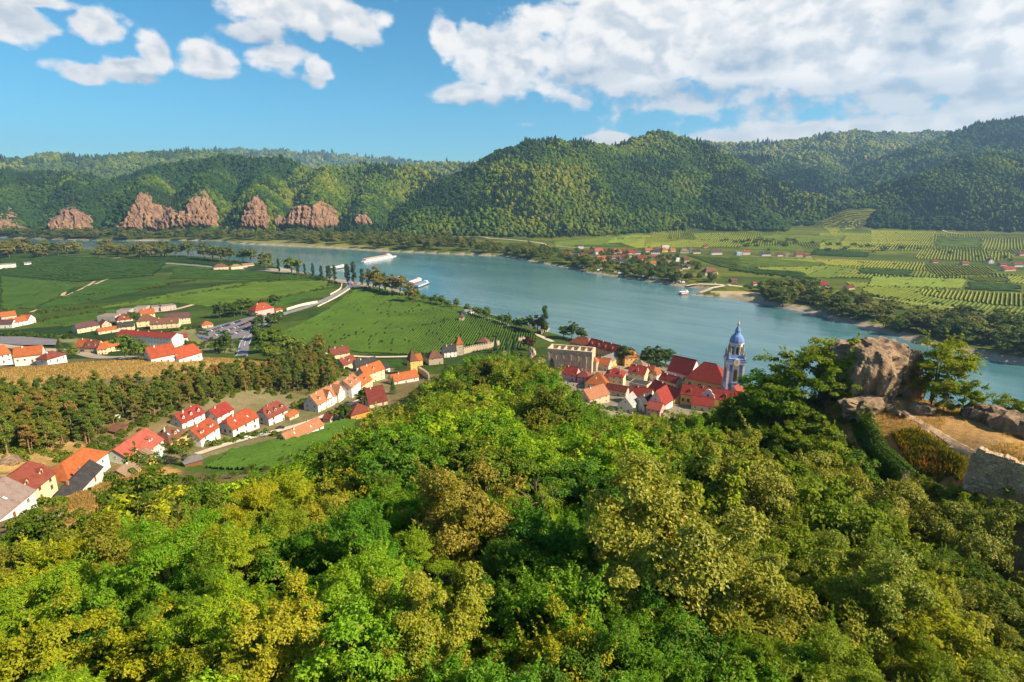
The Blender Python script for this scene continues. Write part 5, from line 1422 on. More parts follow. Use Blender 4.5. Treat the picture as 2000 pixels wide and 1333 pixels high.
# --- village across the river: (u, v of the base middle, width m, depth m, wall h, roof h, kind, wall, roof, turn in degrees)
ROWS = {
 'back row': [(1134, 486, 20, 14, 8, 5, 'hip', 'white', 'purple', 4), (1158, 496, 22, 13, 6, 6, 'gable', 'tan', 'redbrown', -20), (1171, 497, 26, 18, 8, 8, 'gable', 'white', 'coral', 12), (1188, 495, 20, 14, 6, 6, 'gable', 'tan', 'redbrown', -15),
              (1206, 497, 30, 16, 8, 8, 'hip', 'beige', 'orange', 10), (1222, 496, 22, 14, 7, 6, 'gable', 'cream', 'redbrown', -10), (1233, 499, 24, 15, 7, 7, 'gable', 'white', 'red', 18), (1246, 497, 18, 12, 5, 5, 'gable', 'white', 'purple', 0), (1268, 493, 24, 12, 6, 5, 'gable', 'tan', 'orange', 5),
              (1283, 492, 18, 12, 6, 6, 'gable', 'white', 'brown', -20), (1300, 486, 24, 12, 9, .2, 'flat', 'white', 'white', 3), (1299, 493, 20, 14, 7, 6, 'hip', 'yellow', 'orange', 8), (1280, 497, 26, 15, 7, 6, 'hip', 'white', 'dark', -5), (1315, 492, 18, 11, 5, 5, 'gable', 'tan', 'orange', 12),
              (1337, 495, 26, 14, 6, 7, 'hip', 'cream', 'tan', -6), (1352, 493, 14, 12, 7, 5, 'gable', 'white', 'brown', 30), (1361, 496, 24, 13, 6, 6, 'gable', 'cream', 'dark', 4), (1378, 485, 12, 10, 5, 4, 'gable', 'tan', 'red', 0), (1400, 498, 34, 15, 7, 7, 'gable', 'white', 'purple', 2)],
 'middle row': [(1109, 501, 22, 14, 6, 6, 'gable', 'white', 'scarlet', -18), (1127, 504, 20, 13, 6, 5, 'gable', 'white', 'grey', 15), (1142, 503, 20, 13, 6, 6, 'gable', 'cream', 'redbrown', -10), (1133, 507, 16, 12, 5, 5, 'hip', 'pink', 'red', 8), (1204, 507, 26, 13, 6, 5, 'gable', 'tan', 'brown', 6), (1219, 506, 18, 12, 6, 6, 'gable', 'cream', 'redbrown', -20),
                (1176, 511, 26, 16, 7, 7, 'gable', 'orange', 'coral', 10), (1254, 512, 26, 17, 9, 8, 'gable', 'orange', 'maroon', 14), (1236, 503, 22, 13, 5, 4, 'gable', 'cream', 'tan', 4), (1279, 505, 14, 11, 5, 4, 'gable', 'tan', 'coral', -8)],
 'front row': [(1200, 515, 22, 14, 6, 5, 'gable', 'white', 'dark', 8), (1216, 515, 24, 14, 6, 6, 'hip', 'white', 'dark', -6), (1278, 519, 28, 14, 5, 5, 'hip', 'cream', 'orange', 6), (1296, 513, 18, 12, 6, 5, 'gable', 'pink', 'redbrown', -14), (1306, 518, 20, 13, 6, 4, 'gable', 'tan', 'tan', 10), (1326, 511, 20, 13, 8, .2, 'flat', 'white', 'white', 12), (1339, 514, 18, 13, 8, 5, 'gable', 'white', 'redbrown', -4),
               (1325, 530, 22, 13, 5, 5, 'hip', 'yellow', 'dark', 8), (1341, 526, 24, 12, 6, 4, 'gable', 'white', 'purple', 14), (1390, 538, 34, 17, 7, 9, 'hip', 'cream', 'brown', 10), (1253, 524, 10, 8, 4, 2, 'gable', 'blue', 'slate', 0), (1435, 552, 16, 10, 4, 3, 'gable', 'wood', 'purple', 10)],
 'single houses': [(1444, 499, 16, 14, 8, .2, 'flat', 'blue', 'white', 0), (1458, 498, 22, 14, 8, 5, 'gable', 'white', 'scarlet', -3), (1497, 500, 28, 16, 5, 6, 'gable', 'white', 'dark', 3), (1524, 501, 16, 12, 5, 4, 'gable', 'white', 'maroon', 0), (1539, 501, 12, 9, 4, 3, 'gable', 'tan', 'tan', 4),
                   (1563, 502, 24, 16, 7, 7, 'gable', 'cream', 'redbrown', -6), (1579, 503, 18, 11, 4, 3, 'gable', 'tan', 'maroon', 2), (1551, 559, 26, 15, 6, 6, 'hip', 'white', 'purple', 8), (1610, 563, 20, 13, 6, 6, 'hip', 'white', 'red', -8), (1503, 563, 10, 8, 4, 3, 'hip', 'cream', 'tan', 0), (1475, 558, 10, 7, 4, 3, 'gable', 'tan', 'redbrown', 20), (1662, 566, 20, 10, 4, 3, 'gable', 'tan', 'maroon', 12)],
 'farm row': [(1827, 514, 16, 9, 4, 4, 'gable', 'tan', 'maroon', 2), (1886, 518, 18, 10, 4, 5, 'gable', 'tan', 'redbrown', 0), (1936, 515, 14, 12, 7, 5, 'cross', 'white', 'orange', -4), (1960, 520, 20, 10, 4, 4, 'gable', 'pink', 'maroon', 4), (1973, 530, 34, 12, 5, 5, 'gable', 'tan', 'red', 5), (1990, 522, 24, 11, 6, 4, 'gable', 'white', 'redbrown', 0), (1998, 500, 24, 12, 6, 5, 'gable', 'tan', 'maroon', 0)]}
WHERE = {'back row': 'in the back row of the far village', 'middle row': 'in the middle row of the far village', 'front row': 'in the front row of the far village',
         'single houses': 'of the scattered houses across the river', 'farm row': 'in the farm row across the river'}
ORD = 'first second third fourth fifth sixth seventh eighth ninth tenth eleventh twelfth thirteenth fourteenth fifteenth sixteenth seventeenth eighteenth nineteenth twentieth'.split()
KN = {'gable': 'gabled', 'hip': 'hipped', 'flat': 'flat', 'cross': 'front-gabled'}
for rn, lst in ROWS.items():
    for i, (u, v, w, d_, h_, r_, k_, wc, rc, tn) in enumerate(sorted(lst)):
        c = at(u, v); a = math.radians(tn + 180 + 8)
        lab = '%s house with %s %s roof, %s %s' % (wc, rc, KN[k_], ORD[i], WHERE[rn])
        # given by its middle: turn into the two ends of the front wall
        e = np.array((math.cos(a), math.sin(a))) * w / 2 * .78
        pa, pb = to_pix((*(c[:2] - e), c[2])), to_pix((*(c[:2] + e), c[2]))
        house(lab, pa, pb, d_ * .78, h_ * .8, r_ * .8, k_, wc, rc, max(2, w // 6), 1, 1, chim=1 if r_ > 4 else 0, group=rn + ' across the river', door=False, ww=1.6, wh=1.9, ov=.6, base=1.5)

# ---------------------------------------------------------------- boats
def hull(L, Wd, z0, z1, bow=.25, n=9):
    rings = []
    for zz, k in ((z0, .82), (z1, 1.0)):
        r = []
        for i in range(n): 
            t = i / (n - 1); x = -L / 2 + L * t
            wv = Wd / 2 * k * min(1, ((1 - t) / bow) ** .6 if t > 1 - bow else 1) * (.85 if i == 0 else 1)
            r.append((x, -wv, zz))
        r += [(p[0], -p[1], p[2]) for p in r[::-1]]
        rings.append(r)
    return rings
SHIPW = plain('ship_white', (.82, .80, .78), .45, .06, .3); SHIPR = plain('ship_red', (.45, .10, .06), .5, .15, .5); SHIPD = plain('ship_dark', (.06, .06, .09), .4, .2, .5); SHIPB = plain('ship_blue', (.10, .30, .55), .5, .15, .5)
def ship(label, A, B, Wd, decks, hullm, name='ship', cat='ship', roofm_=None, top=None, zl=0.0):
    a, b = at_z(*A, 0)[:2], at_z(*B, 0)[:2]
    L = float(np.linalg.norm(b - a)); c = (a + b) / 2; d = (b - a) / L
    root = empty(name, (c[0], c[1], zl), math.atan2(d[1], d[0])); setp(root, label, cat)
    m_ = MB(); m_.loft(hull(L, Wd, -.8, 1.6)); m_.build('hull', hullm, root)
    z = 1.602; l0, l1 = -L * .46, L * .34
    for k in range(decks):
        m_ = MB(); m_.box(l0, l1, -Wd * .42, Wd * .42, z, z + 2.4); m_.build('deck_house', SHIPW, root)
        n = max(3, int((l1 - l0) / 5))
        for s in (-1, 1):
            for i in range(n):
                x = l0 + (l1 - l0) * (i + .5) / n; q = Wd * .42 * s
                w_ = MB(); hw = (l1 - l0) / n * .38
                w_.poly([(x - hw, q + s * .03, z + .8), (x + hw, q + s * .03, z + .8), (x + hw, q + s * .03, z + 1.9), (x - hw, q + s * .03, z + 1.9)]); w_.build('window', GLASS, root)
        m_ = MB(); m_.box(l0 - .8, l1 + .8, -Wd * .47, Wd * .47, z + 2.402, z + 2.62); m_.build('deck', top or SHIPW, root)
        z += 2.622; l0 += L * .015; l1 -= L * .03
    m_ = MB(); m_.box(L * .2, L * .27, -Wd * .3, Wd * .3, z, z + 2.0); m_.build('wheelhouse', SHIPW, root)
    for x in (-.25, 0.0, .12):
        m_ = MB(); m_.lathe([(.12, z), (.08, z + 2.6)], 6, L * x, 0); m_.build('mast', SHIPW, root)
    return root
ship('long white river cruise ship passing on the water', (708, 513), (774, 501), 11, 2, SHIPW, top=plain('ship_sundeck', (.55, .30, .22), .7, .2, .4), name='cruise_ship')
ship('dark hulled river ship moored behind the poplars', (646, 527), (676, 522), 10, 1, SHIPD, name='river_ship')
ship('blue roofed white tour boat at the landing stage', (812, 563), (838, 553), 9, 1, SHIPD, top=SHIPB, name='tour_boat', cat='boat')
ship('white tour boat with red trim moored beside the blue one', (800, 556), (824, 548), 8, 1, SHIPR, name='tour_boat', cat='boat')
ship('moored tour boat hidden behind the riverside trees', (752, 552), (790, 546), 9, 1, SHIPW, top=SHIPR, name='tour_boat', cat='boat')
ship('small white motor yacht near the far bank', (902, 496), (923, 494), 7, 1, SHIPW, name='motor_yacht', cat='boat')
ship('small brown and white cable ferry at the jetty', (1328, 576), (1344, 574), 7, 1, SHIPR, name='ferry', cat='ferry')

# ---------------------------------------------------------------- cars
def car_meshes():
    b = MB()
    prof = [(-2.1, .35), (-2.15, .85), (-1.55, .95), (-1.05, 1.42), (.55, 1.42), (1.15, .95), (2.0, .80), (2.1, .35)]
    L_ = [(x, -.86, z) for x, z in prof]; R_ = [(x, .86, z) for x, z in prof]
    b.loft([L_, R_])
    g = MB()
    for s in (-1, 1): g.poly([(-1.38, s * .875, .97), (.98, s * .875, .97), (.5, s * .875, 1.34), (-1.02, s * .875, 1.34)])
    g.poly([(1.13, -.72, 1.0), (1.13, .72, 1.0), (.62, .66, 1.40), (.62, -.66, 1.40)]); g.poly([(-1.56, -.72, 1.0), (-1.56, .72, 1.0), (-1.12, .66, 1.40), (-1.12, -.66, 1.40)])
    w = MB()
    n = 10; w.loft([[(.33 * math.cos(2 * math.pi * i / n), y, .33 + .33 * math.sin(2 * math.pi * i / n)) for i in range(n)] for y in (-.11, .11)])
    return b, g.mesh('window', [GLASS]), w.mesh('wheel', [plain('tyre', (.02, .02, .02), .8, .2, 3)])
_cb, CARG, CARW = car_meshes()
CARC = {'white': (.75, .75, .75), 'silver': (.45, .46, .48), 'dark blue': (.03, .06, .2), 'blue': (.05, .16, .45), 'red': (.45, .03, .03), 'black': (.02, .02, .025), 'grey': (.16, .17, .19)}
CARM = {k: _cb.mesh('body', [plain('car_paint_' + k.replace(' ', '_'), c, .25, .05, 1, .2, .6)]) for k, c in CARC.items()}
def car(label, p, rz, colour, group):
    root = empty('car', p, rz); setp(root, label, 'car', group)
    link(bpy.data.objects.new('body', CARM[colour]), root); link(bpy.data.objects.new('window', CARG), root)
    for x in (-1.35, 1.35):
        for y in (-.8, .8):
            o = bpy.data.objects.new('wheel', CARW); o.location = (x, y, 0); link(o, root)
_cols = list(CARC)
def car_row(A, B, n, turn, where, zl=.14):
    a, b = at(*A), at(*B)
    d = (b - a)[:2]; ang = math.atan2(d[1], d[0]) + turn
    cnt = {}
    for i in range(n):
        p = a + (b - a) * (i + .5) / n
        c = random.choice(_cols)
        p = np.array((p[0], p[1], float(H(p[0], p[1])) + zl))
        car('%s car parked %s, %s from the left' % (c, where, ORD[i]), p, ang + random.uniform(-.06, .06) + (math.pi if random.random() < .4 else 0), c, 'cars in the car park')
car_row((404, 650), (470, 628), 14, R(80), 'in the back row of the car park')
car_row((418, 657), (492, 629), 13, R(80), 'in the middle row of the car park')
car_row((438, 661), (505, 633), 12, R(80), 'in the front row of the car park')
car_row((390, 660), (415, 668), 5, R(60), 'in the lower corner of the car park')
car_row((690, 553), (760, 567), 6, R(5), 'on the quay road below the poplars', .2)
for lab, u, v, c, tn in (('blue car driving towards the viewer on the main road', 468, 683, 'blue', 85), ('dark car driving away on the main road', 479, 666, 'dark blue', 78), ('silver car beside the dark car on the main road', 472, 668, 'silver', 80), ('dark car at the top of the road bend', 628, 541, 'black', 10),
                         ('red car in the station yard', 66, 673, 'red', 10), ('blue car behind the red one in the station yard', 80, 667, 'blue', 5), ('white car parked in front of the halfhipped white house', 482, 858, 'white', 15), ('silver car on the village street', 512, 853, 'silver', 20),
                         ('dark car parked beside the brown roofed white house', 548, 838, 'black', 10), ('blue car parked below the pink town houses', 1106, 749, 'blue', 10), ('dark car on the riverside promenade', 1017, 637, 'black', -20), ('red car at the end of the quay road', 808, 592, 'red', -10), ('white van-like car near the ferry ramp', 1397, 555, 'white', 10),
                         ('black car parked beside the white house garden', 447, 846, 'black', 10)):
    p = at(u, v); p[2] += .2; car(lab, p, R(tn), c, 'cars on the roads')
# caravans and tents on the camping ground across the river
CARAV = MB(); CARAV.box(-2.4, 2.4, -1.1, 1.1, .5, 2.7); CARAV.box(-2.0, 2.0, -1.0, 1.0, 2.7, 2.85)
CARAVM = CARAV.mesh('body', [SHIPW])
_cw = MB(); _cw.box(-1.4, 1.4, -1.13, -1.102, 1.5, 2.2); CARAVW = _cw.mesh('window', [GLASS])
for i, (u, v) in enumerate(((1132, 522), (1141, 524), (1168, 529), (1174, 527), (1202, 534), (1209, 535), (1215, 536), (1234, 538), (1250, 540), (1254, 541), (1270, 545), (1277, 545), (1283, 546), (1326, 552), (1334, 553))):
    p = at(u, v); root = empty('caravan', p, R(random.uniform(-40, 40))); setp(root, 'white caravan on the camping ground across the river, %s from the left' % ORD[i], 'caravan', 'caravans on the camping ground')
    link(bpy.data.objects.new('body', CARAVM), root); link(bpy.data.objects.new('window', CARAVW), root)

# ---------------------------------------------------------------- rocks
def rockmat(name, c1, c2, scale=.5):
    m_, t, p, out = newmat(name)
    g = t.n('ShaderNodeNewGeometry')
    mp = t.n('ShaderNodeMapping'); mp.inputs['Scale'].default_value = (1, 1, .45); t.l(g.outputs['Position'], mp.inputs['Vector'])
    n1 = t.noise(mp.outputs[0], scale, 7, .7, .6); n2 = t.noise(g.outputs['Position'], scale * 5, 4, .7)
    c = t.mix(t.rng(n1, .3, .7, 0, 1, True), c4(c1), c4(c2))
    v = t.n('ShaderNodeVectorMath', operation='SCALE'); t.l(c, v.inputs[0]); t.l(t.rng(n2, .2, .8, .6, 1.35), v.inputs['Scale'])
    t.l(v.outputs[0], p.inputs['Base Color']); p.inputs['Roughness'].default_value = .95; p.inputs['Specular IOR Level'].default_value = .15
    bump(t, p, t.m('ADD', n1, t.m('MULTIPLY', n2, .4)), 1.0, .5 / scale * .3)
    MATS[name] = m_
    return m_
CLIFF = rockmat('cliff_rock', (.095, .060, .040), (.30, .175, .100), .06)
CROCK = rockmat('castle_rock', (.125, .085, .055), (.34, .235, .15), .45)
def rock(name, label, cat, loc, sx, sy, sz, seed, mat, group=None, sub=4, rz=0, rough=.55, cols=1.6, taper=0.0, back=0.0, bury=.25, freq=1.5):
    bm = bmesh.new(); bmesh.ops.create_icosphere(bm, subdivisions=sub, radius=1.0)
    V = np.array([v.co[:] for v in bm.verts]); rg = np.random.default_rng(seed)
    V = np.sign(V) * np.abs(V) ** .72                                # boxier
    q = V * freq + rg.random(3) * 40
    n = fbm3(q * np.array((1.0, 1.0, .45)) * cols, 4)
    rid = 1 - np.abs(2 * fbm3(q * np.array((2.2, 2.2, .7)), 3) - 1)
    V = V * (1 + rough * (n[:, None] - .5) * 1.6 + rough * .55 * (rid[:, None] - .75))
    tt = np.clip((V[:, 2] + 1) / 2, 0, 1.15)
    V[:, :2] *= (1 - taper * tt ** 1.3)[:, None]
    V = V * np.array((sx, sy, sz)); V[:, 1] += back * tt
    for v, c in zip(bm.verts, V): v.co = c
    me = bpy.data.meshes.new(name); bm.to_mesh(me); bm.free(); me.materials.append(mat)
    o = link(bpy.data.objects.new(name, me)); o.location = (loc[0], loc[1], loc[2] + sz * (1 - 2 * bury)); o.rotation_euler = (0, 0, rz)
    setp(o, label, cat, group)
    return o
def cliff(px, i):
    """rock face set into the slope: the ground drawn forward into ribs, ledges and clefts"""
    P = np.array(px, float); x0, y0 = P.min(0) - 3; x1, y1 = P.max(0) + 2
    nu, nv = int((x1 - x0) / 2.0) + 2, int((y1 - y0) / 2.0) + 2
    U, W = np.meshgrid(np.linspace(x0, x1, nu), np.linspace(y0, y1, nv))
    ins = in_poly(U, W, P); dm = np.full(U.shape, 1e9)
    for k in range(len(P)):
        d, _ = seg_dist(U, W, P[k], P[(k + 1) % len(P)]); dm = np.minimum(dm, d)
    sd = np.where(ins, dm, -dm) + (fbm(U / 5 + i * 9, W / 5, 3) - .5) * 7
    G = np.array([at(u, w) for u, w in zip(U.ravel(), W.ravel())]).reshape(nv, nu, 3)
    rib = 1 - np.abs(2 * fbm(U / 9 + 31 * i + W / 60, W / 30, 4) - 1)
    crag = 1 - np.abs(2 * fbm(U / 3.5 + 7 * i, W / 8, 3) - 1)
    ledge = np.abs(((W + 9 * fbm(U / 12, W / 40, 2)) / 9) % 1 - .5)
    m_ = sstep(-1.5, 4.0, sd)
    D = np.where(sd < -1.2, -5.0, m_ * (4 + 26 * (rib - .35) + 11 * (crag - .5) + 5 * ledge))
    V = G + np.stack([(fbm(U / 4 + 3, W / 4, 2) - .5) * 8 * m_, -D, D * .42], -1)
    k = np.arange(nv - 1)[:, None] * nu + np.arange(nu - 1)[None, :]
    F = np.stack([k, k + 1, k + nu + 1, k + nu], -1).reshape(-1, 4)
    keep = (sd.ravel()[F] > -3.5).any(1)
    o = link(bpy.data.objects.new('rock_cliff', mesh_np('rock_cliff', V.reshape(-1, 3), F[keep], [CLIFF]))); setp(o, 'broken red-brown rock cliff on the wooded slope, %s from the left' % ORD[i], 'cliff', 'cliffs across the river')
for i, q in enumerate(CLIFFPX): cliff(q, i)

RK = at_z(1703, 786, 107.5)
rock('castle_rock', 'big dark bare rock outcrop on the castle spur', 'rock', (RK[0] + 2, RK[1] + 6, RK[2] - .6), 8.2, 6.8, 6.5, 11, CROCK, sub=5, rz=.4, rough=.42, bury=.10)
rock('castle_rock', 'rock ledge at the foot of the big outcrop', 'rock', (RK[0] - 3, RK[1] - 2.5, RK[2] - .8), 5.5, 3.0, 2.2, 12, CROCK, sub=4, rz=.5, rough=.6, bury=.35)
rock('castle_rock', 'rock shoulder right behind the big outcrop', 'rock', (RK[0] + 9, RK[1] + 5, RK[2] - 1), 4, 4, 4.2, 13, CROCK, sub=4, rough=.5, bury=.2)
for i, (u, v, s, lab) in enumerate(((1040, 712, 3.4, 'pale rock pinnacle on the ridge end below the town'), (1055, 728, 3.0, 'lower rock tooth beside the pale pinnacle'), (1098, 790, 2.6, 'tilted pale rock slab above the town roofs'), (1102, 770, 2.2, 'upper pale slab above the town roofs'), (985, 704, 2.0, 'small pale rock in the yellow bushes of the ridge'),
                                    (1588, 770, 1.8, 'stone stump at the end of the ivy wall'))):
    p = at(u, v)
    rock('rock', lab, 'rock', (p[0], p[1], p[2]), s * .8, s * .8, s * 2.2, 60 + i, rockmat('pale_rock', (.34, .26, .18), (.60, .47, .32), .6) if 'pale_rock' not in MATS else MATS['pale_rock'], sub=4, rough=.6, bury=.12)
for i, (u, v, s, lab) in enumerate(((640, 975, 2.6, 'weathered boulder on the left slope among bushes'), (655, 1005, 2.2, 'dark boulder below the weathered one'), (628, 1035, 1.8, 'small boulder beside the dry grass patch'), (60, 1030, 2.6, 'pale boulder below the mauve roof'), (112, 1012, 1.6, 'flat stone in the dry grass slope'), (20, 905, 2.4, 'grey boulder on the bank above the cream house'),
                                    (1920, 818, 2.6, 'rock edge of the plateau above the river'), (1955, 832, 2.8, 'second rock edge of the plateau above the river'), (1990, 845, 3.0, 'third rock edge of the plateau at the picture edge'), (1800, 806, 1.6, 'low rock beside the tree on the plateau'), (1730, 800, 1.2, 'pile of stones beside the path'), (1760, 812, 1.0, 'flat stones in the path'))):
    p = at(u, v); rock('rock', lab, 'rock', p, s * 1.3, s, s * .7, 80 + i, CROCK, sub=3, rough=.6, bury=.3, rz=i)

# ---------------------------------------------------------------- path on the castle spur
road('path', [(1690, 775), (1720, 792), (1755, 806), (1800, 826), (1840, 852), (1872, 872), (1896, 886)], 1.7, plain('path_dust', (.44, .30, .175), .95, .4, 1.6), 'pale dusty footpath across the castle spur', .07, step=.8, level=False)

# ---------------------------------------------------------------- ruined wall of coursed stones
def ruined_wall():
    a = np.array(at_z(1898, 880, 109.5)[:2]); b = np.array(at_z(2075, 945, 108.2)[:2])
    L = float(np.linalg.norm(b - a)); d = (b - a) / L; ang = math.atan2(d[1], d[0])
    z0 = 94.5
    root = empty('ruined_wall', (a[0], a[1], z0), ang); setp(root, 'broken masonry wall of brown-grey stones at the right edge', 'ruin')
    MORT = plain('wall_mortar', (.34, .24, .15), .95, .35, 2.5, bmp=.7)
    def top(x): return 15.8 - .10 * x - 1.5 * float(fbm(np.array(x * 1.3), np.array(2.5), 3)) + .7 - (1.4 if x < .5 else 0)
    th = 1.6
    n = 70
    m_ = MB(); ft = [(L * i / n, 0.0, top(L * i / n) - .2) for i in range(n + 1)]
    m_.poly([(0, .06, -3), (L, .06, -3)] + [(x, .06, z) for x, y, z in ft[::-1]])
    m_.poly([(L, th, -3), (0, th, -3)] + [(x, th, z) for x, y, z in ft])
    for p, q in zip(ft[:-1], ft[1:]): m_.poly([(p[0], .06, p[2]), (q[0], .06, q[2]), (q[0], th, q[2]), (p[0], th, p[2])])
    m_.poly([(0, th, -3), (0, .06, -3), (0, .06, ft[0][2]), (0, th, ft[0][2])])
    m_.build('rubble_core', MORT, root)
    STN = [plain('wall_stone_%d' % i, c, .95, .3, 3.0, bmp=.7) for i, c in enumerate(((.58, .40, .24), (.50, .34, .21), (.66, .48, .31), (.40, .27, .17), (.60, .38, .21)))]
    prot = []
    rg = np.random.default_rng(5)
    for i in range(10):
        bm = bmesh.new(); bmesh.ops.create_cube(bm, size=1.0); bmesh.ops.bevel(bm, geom=bm.edges[:] + bm.verts[:], offset=.16, segments=1, affect='EDGES')
        for v in bm.verts: v.co += Vector(rg.normal(size=3) * .055)
        me = bpy.data.meshes.new('stone'); bm.to_mesh(me); bm.free(); me.materials.append(STN[i % 5]); prot.append(me)
    rest = []
    cnt = 0; z = -1.5
    stones = []
    while z < 16.2:
        hh = random.uniform(.26, .46); x = random.uniform(-.3, .1)
        while x < L:
            w_ = random.uniform(.35, .95)
            if z + hh < top(max(x, 0)) + .12 and x + w_ < L + .3: stones.append((x + w_ / 2, z + hh / 2, w_ * .93, hh * .9))
            x += w_
        z += hh
    stones.sort(key=lambda s: (s[0] > 9.5, -s[2] * s[3]))
    vv, ff, nn = [], [], 0
    for i, (x, z, w_, hh) in enumerate(stones):
        me = prot[i % 10]; y = random.uniform(-.12, .02)
        if i < 300:
            o = bpy.data.objects.new('stone', me); o.location = (x, y + .12, z); o.scale = (w_, .42, hh); o.rotation_euler = (0, random.uniform(-.06, .06), 0); link(o, root)
        else:
            V = np.array([v.co[:] for v in me.vertices]) * (w_, .42, hh) + (x, y + .12, z)
            for p in me.polygons: rest.append([tuple(V[k]) for k in p.vertices])
    if rest:
        m_ = MB()
        for q in rest: m_.poly(q)
        o = m_.build('wall_stones', STN[1], root); o['kind'] = 'stuff'
    return root
ruined_wall()

# ---------------------------------------------------------------- trees as individuals
def place(kind, p, s, rz, col, label, group, name='tree', cat='tree', sz=None):
    tm, cm, h = kind
    root = empty(name, p, rz); root.scale = (s, s, s * (sz or 1)); setp(root, label, cat, group)
    link(bpy.data.objects.new('trunk', tm), root)
    o = bpy.data.objects.new('crown', cm); o.color = c4(col); link(o, root)
    return root
def jit(c, a=.14):
    k = 1 + random.uniform(-a, a)
    return (c[0] * k * (1 + random.uniform(-a, a) * .6), c[1] * k, c[2] * k * (1 + random.uniform(-a, a)))
MAPLE = [make_tree(200 + i, 9.2, 4.0, 4.0, 64, 30000, .20, 1.35, .25, .85, LEAFG, .25, -.55, .24, 20, .35, .5, sprigs=46) for i in range(3)]
ACACIA = [make_tree(210 + i, 8.6, 4.2, 3.4, 54, 28000, .23, 2.6, .27, .5, LEAF, .5, -.45, .17, 18, .35, .55, sprigs=54) for i in range(3)]
SHRUB = [make_tree(220 + i, 5.2, 3.0, 2.6, 52, 17000, .18, 1.5, .26, .85, LEAF, .1, -.6, .10, 12, .4, .5, sprigs=50) for i in range(2)]
MAPLE_M = [make_tree(230 + i, 8.6, 4.0, 3.6, 44, 5200, .38, 1.4, .27, .85, LEAF, .2, -.5, .22, 9, .4, .5, sprigs=30) for i in range(3)]
ACACIA_M = [make_tree(240 + i, 8.0, 4.0, 3.2, 40, 6200, .38, 2.2, .28, .55, LEAF, .4, -.4, .16, 9, .35, .6, sprigs=34) for i in range(3)]
SHRUB_M = [make_tree(250 + i, 4.2, 2.8, 2.2, 34, 2600, .34, 1.5, .30, .8, LEAF, .1, -.6, .09, 5, .45, .45) for i in range(2)]
ROUND_F = [make_tree(260 + i, 11, 4.6, 4.6, 40, 1500, 1.0, 1.3, .32, .85, LEAF, .1, -.6, .3, 6, .5, .4) for i in range(3)]
BUSH_F = [make_tree(270 + i, 4.2, 3.0, 2.2, 20, 420, .95, 1.3, .36, .8, LEAF, 0, -.7, .1, 3, .5, .4) for i in range(2)]
PINE = [make_pine(280 + i) for i in range(4)]
SPRUCE = [make_spruce(290)]
POPLAR = [make_column(300 + i) for i in range(3)]
print('protos', time.time() - T0)

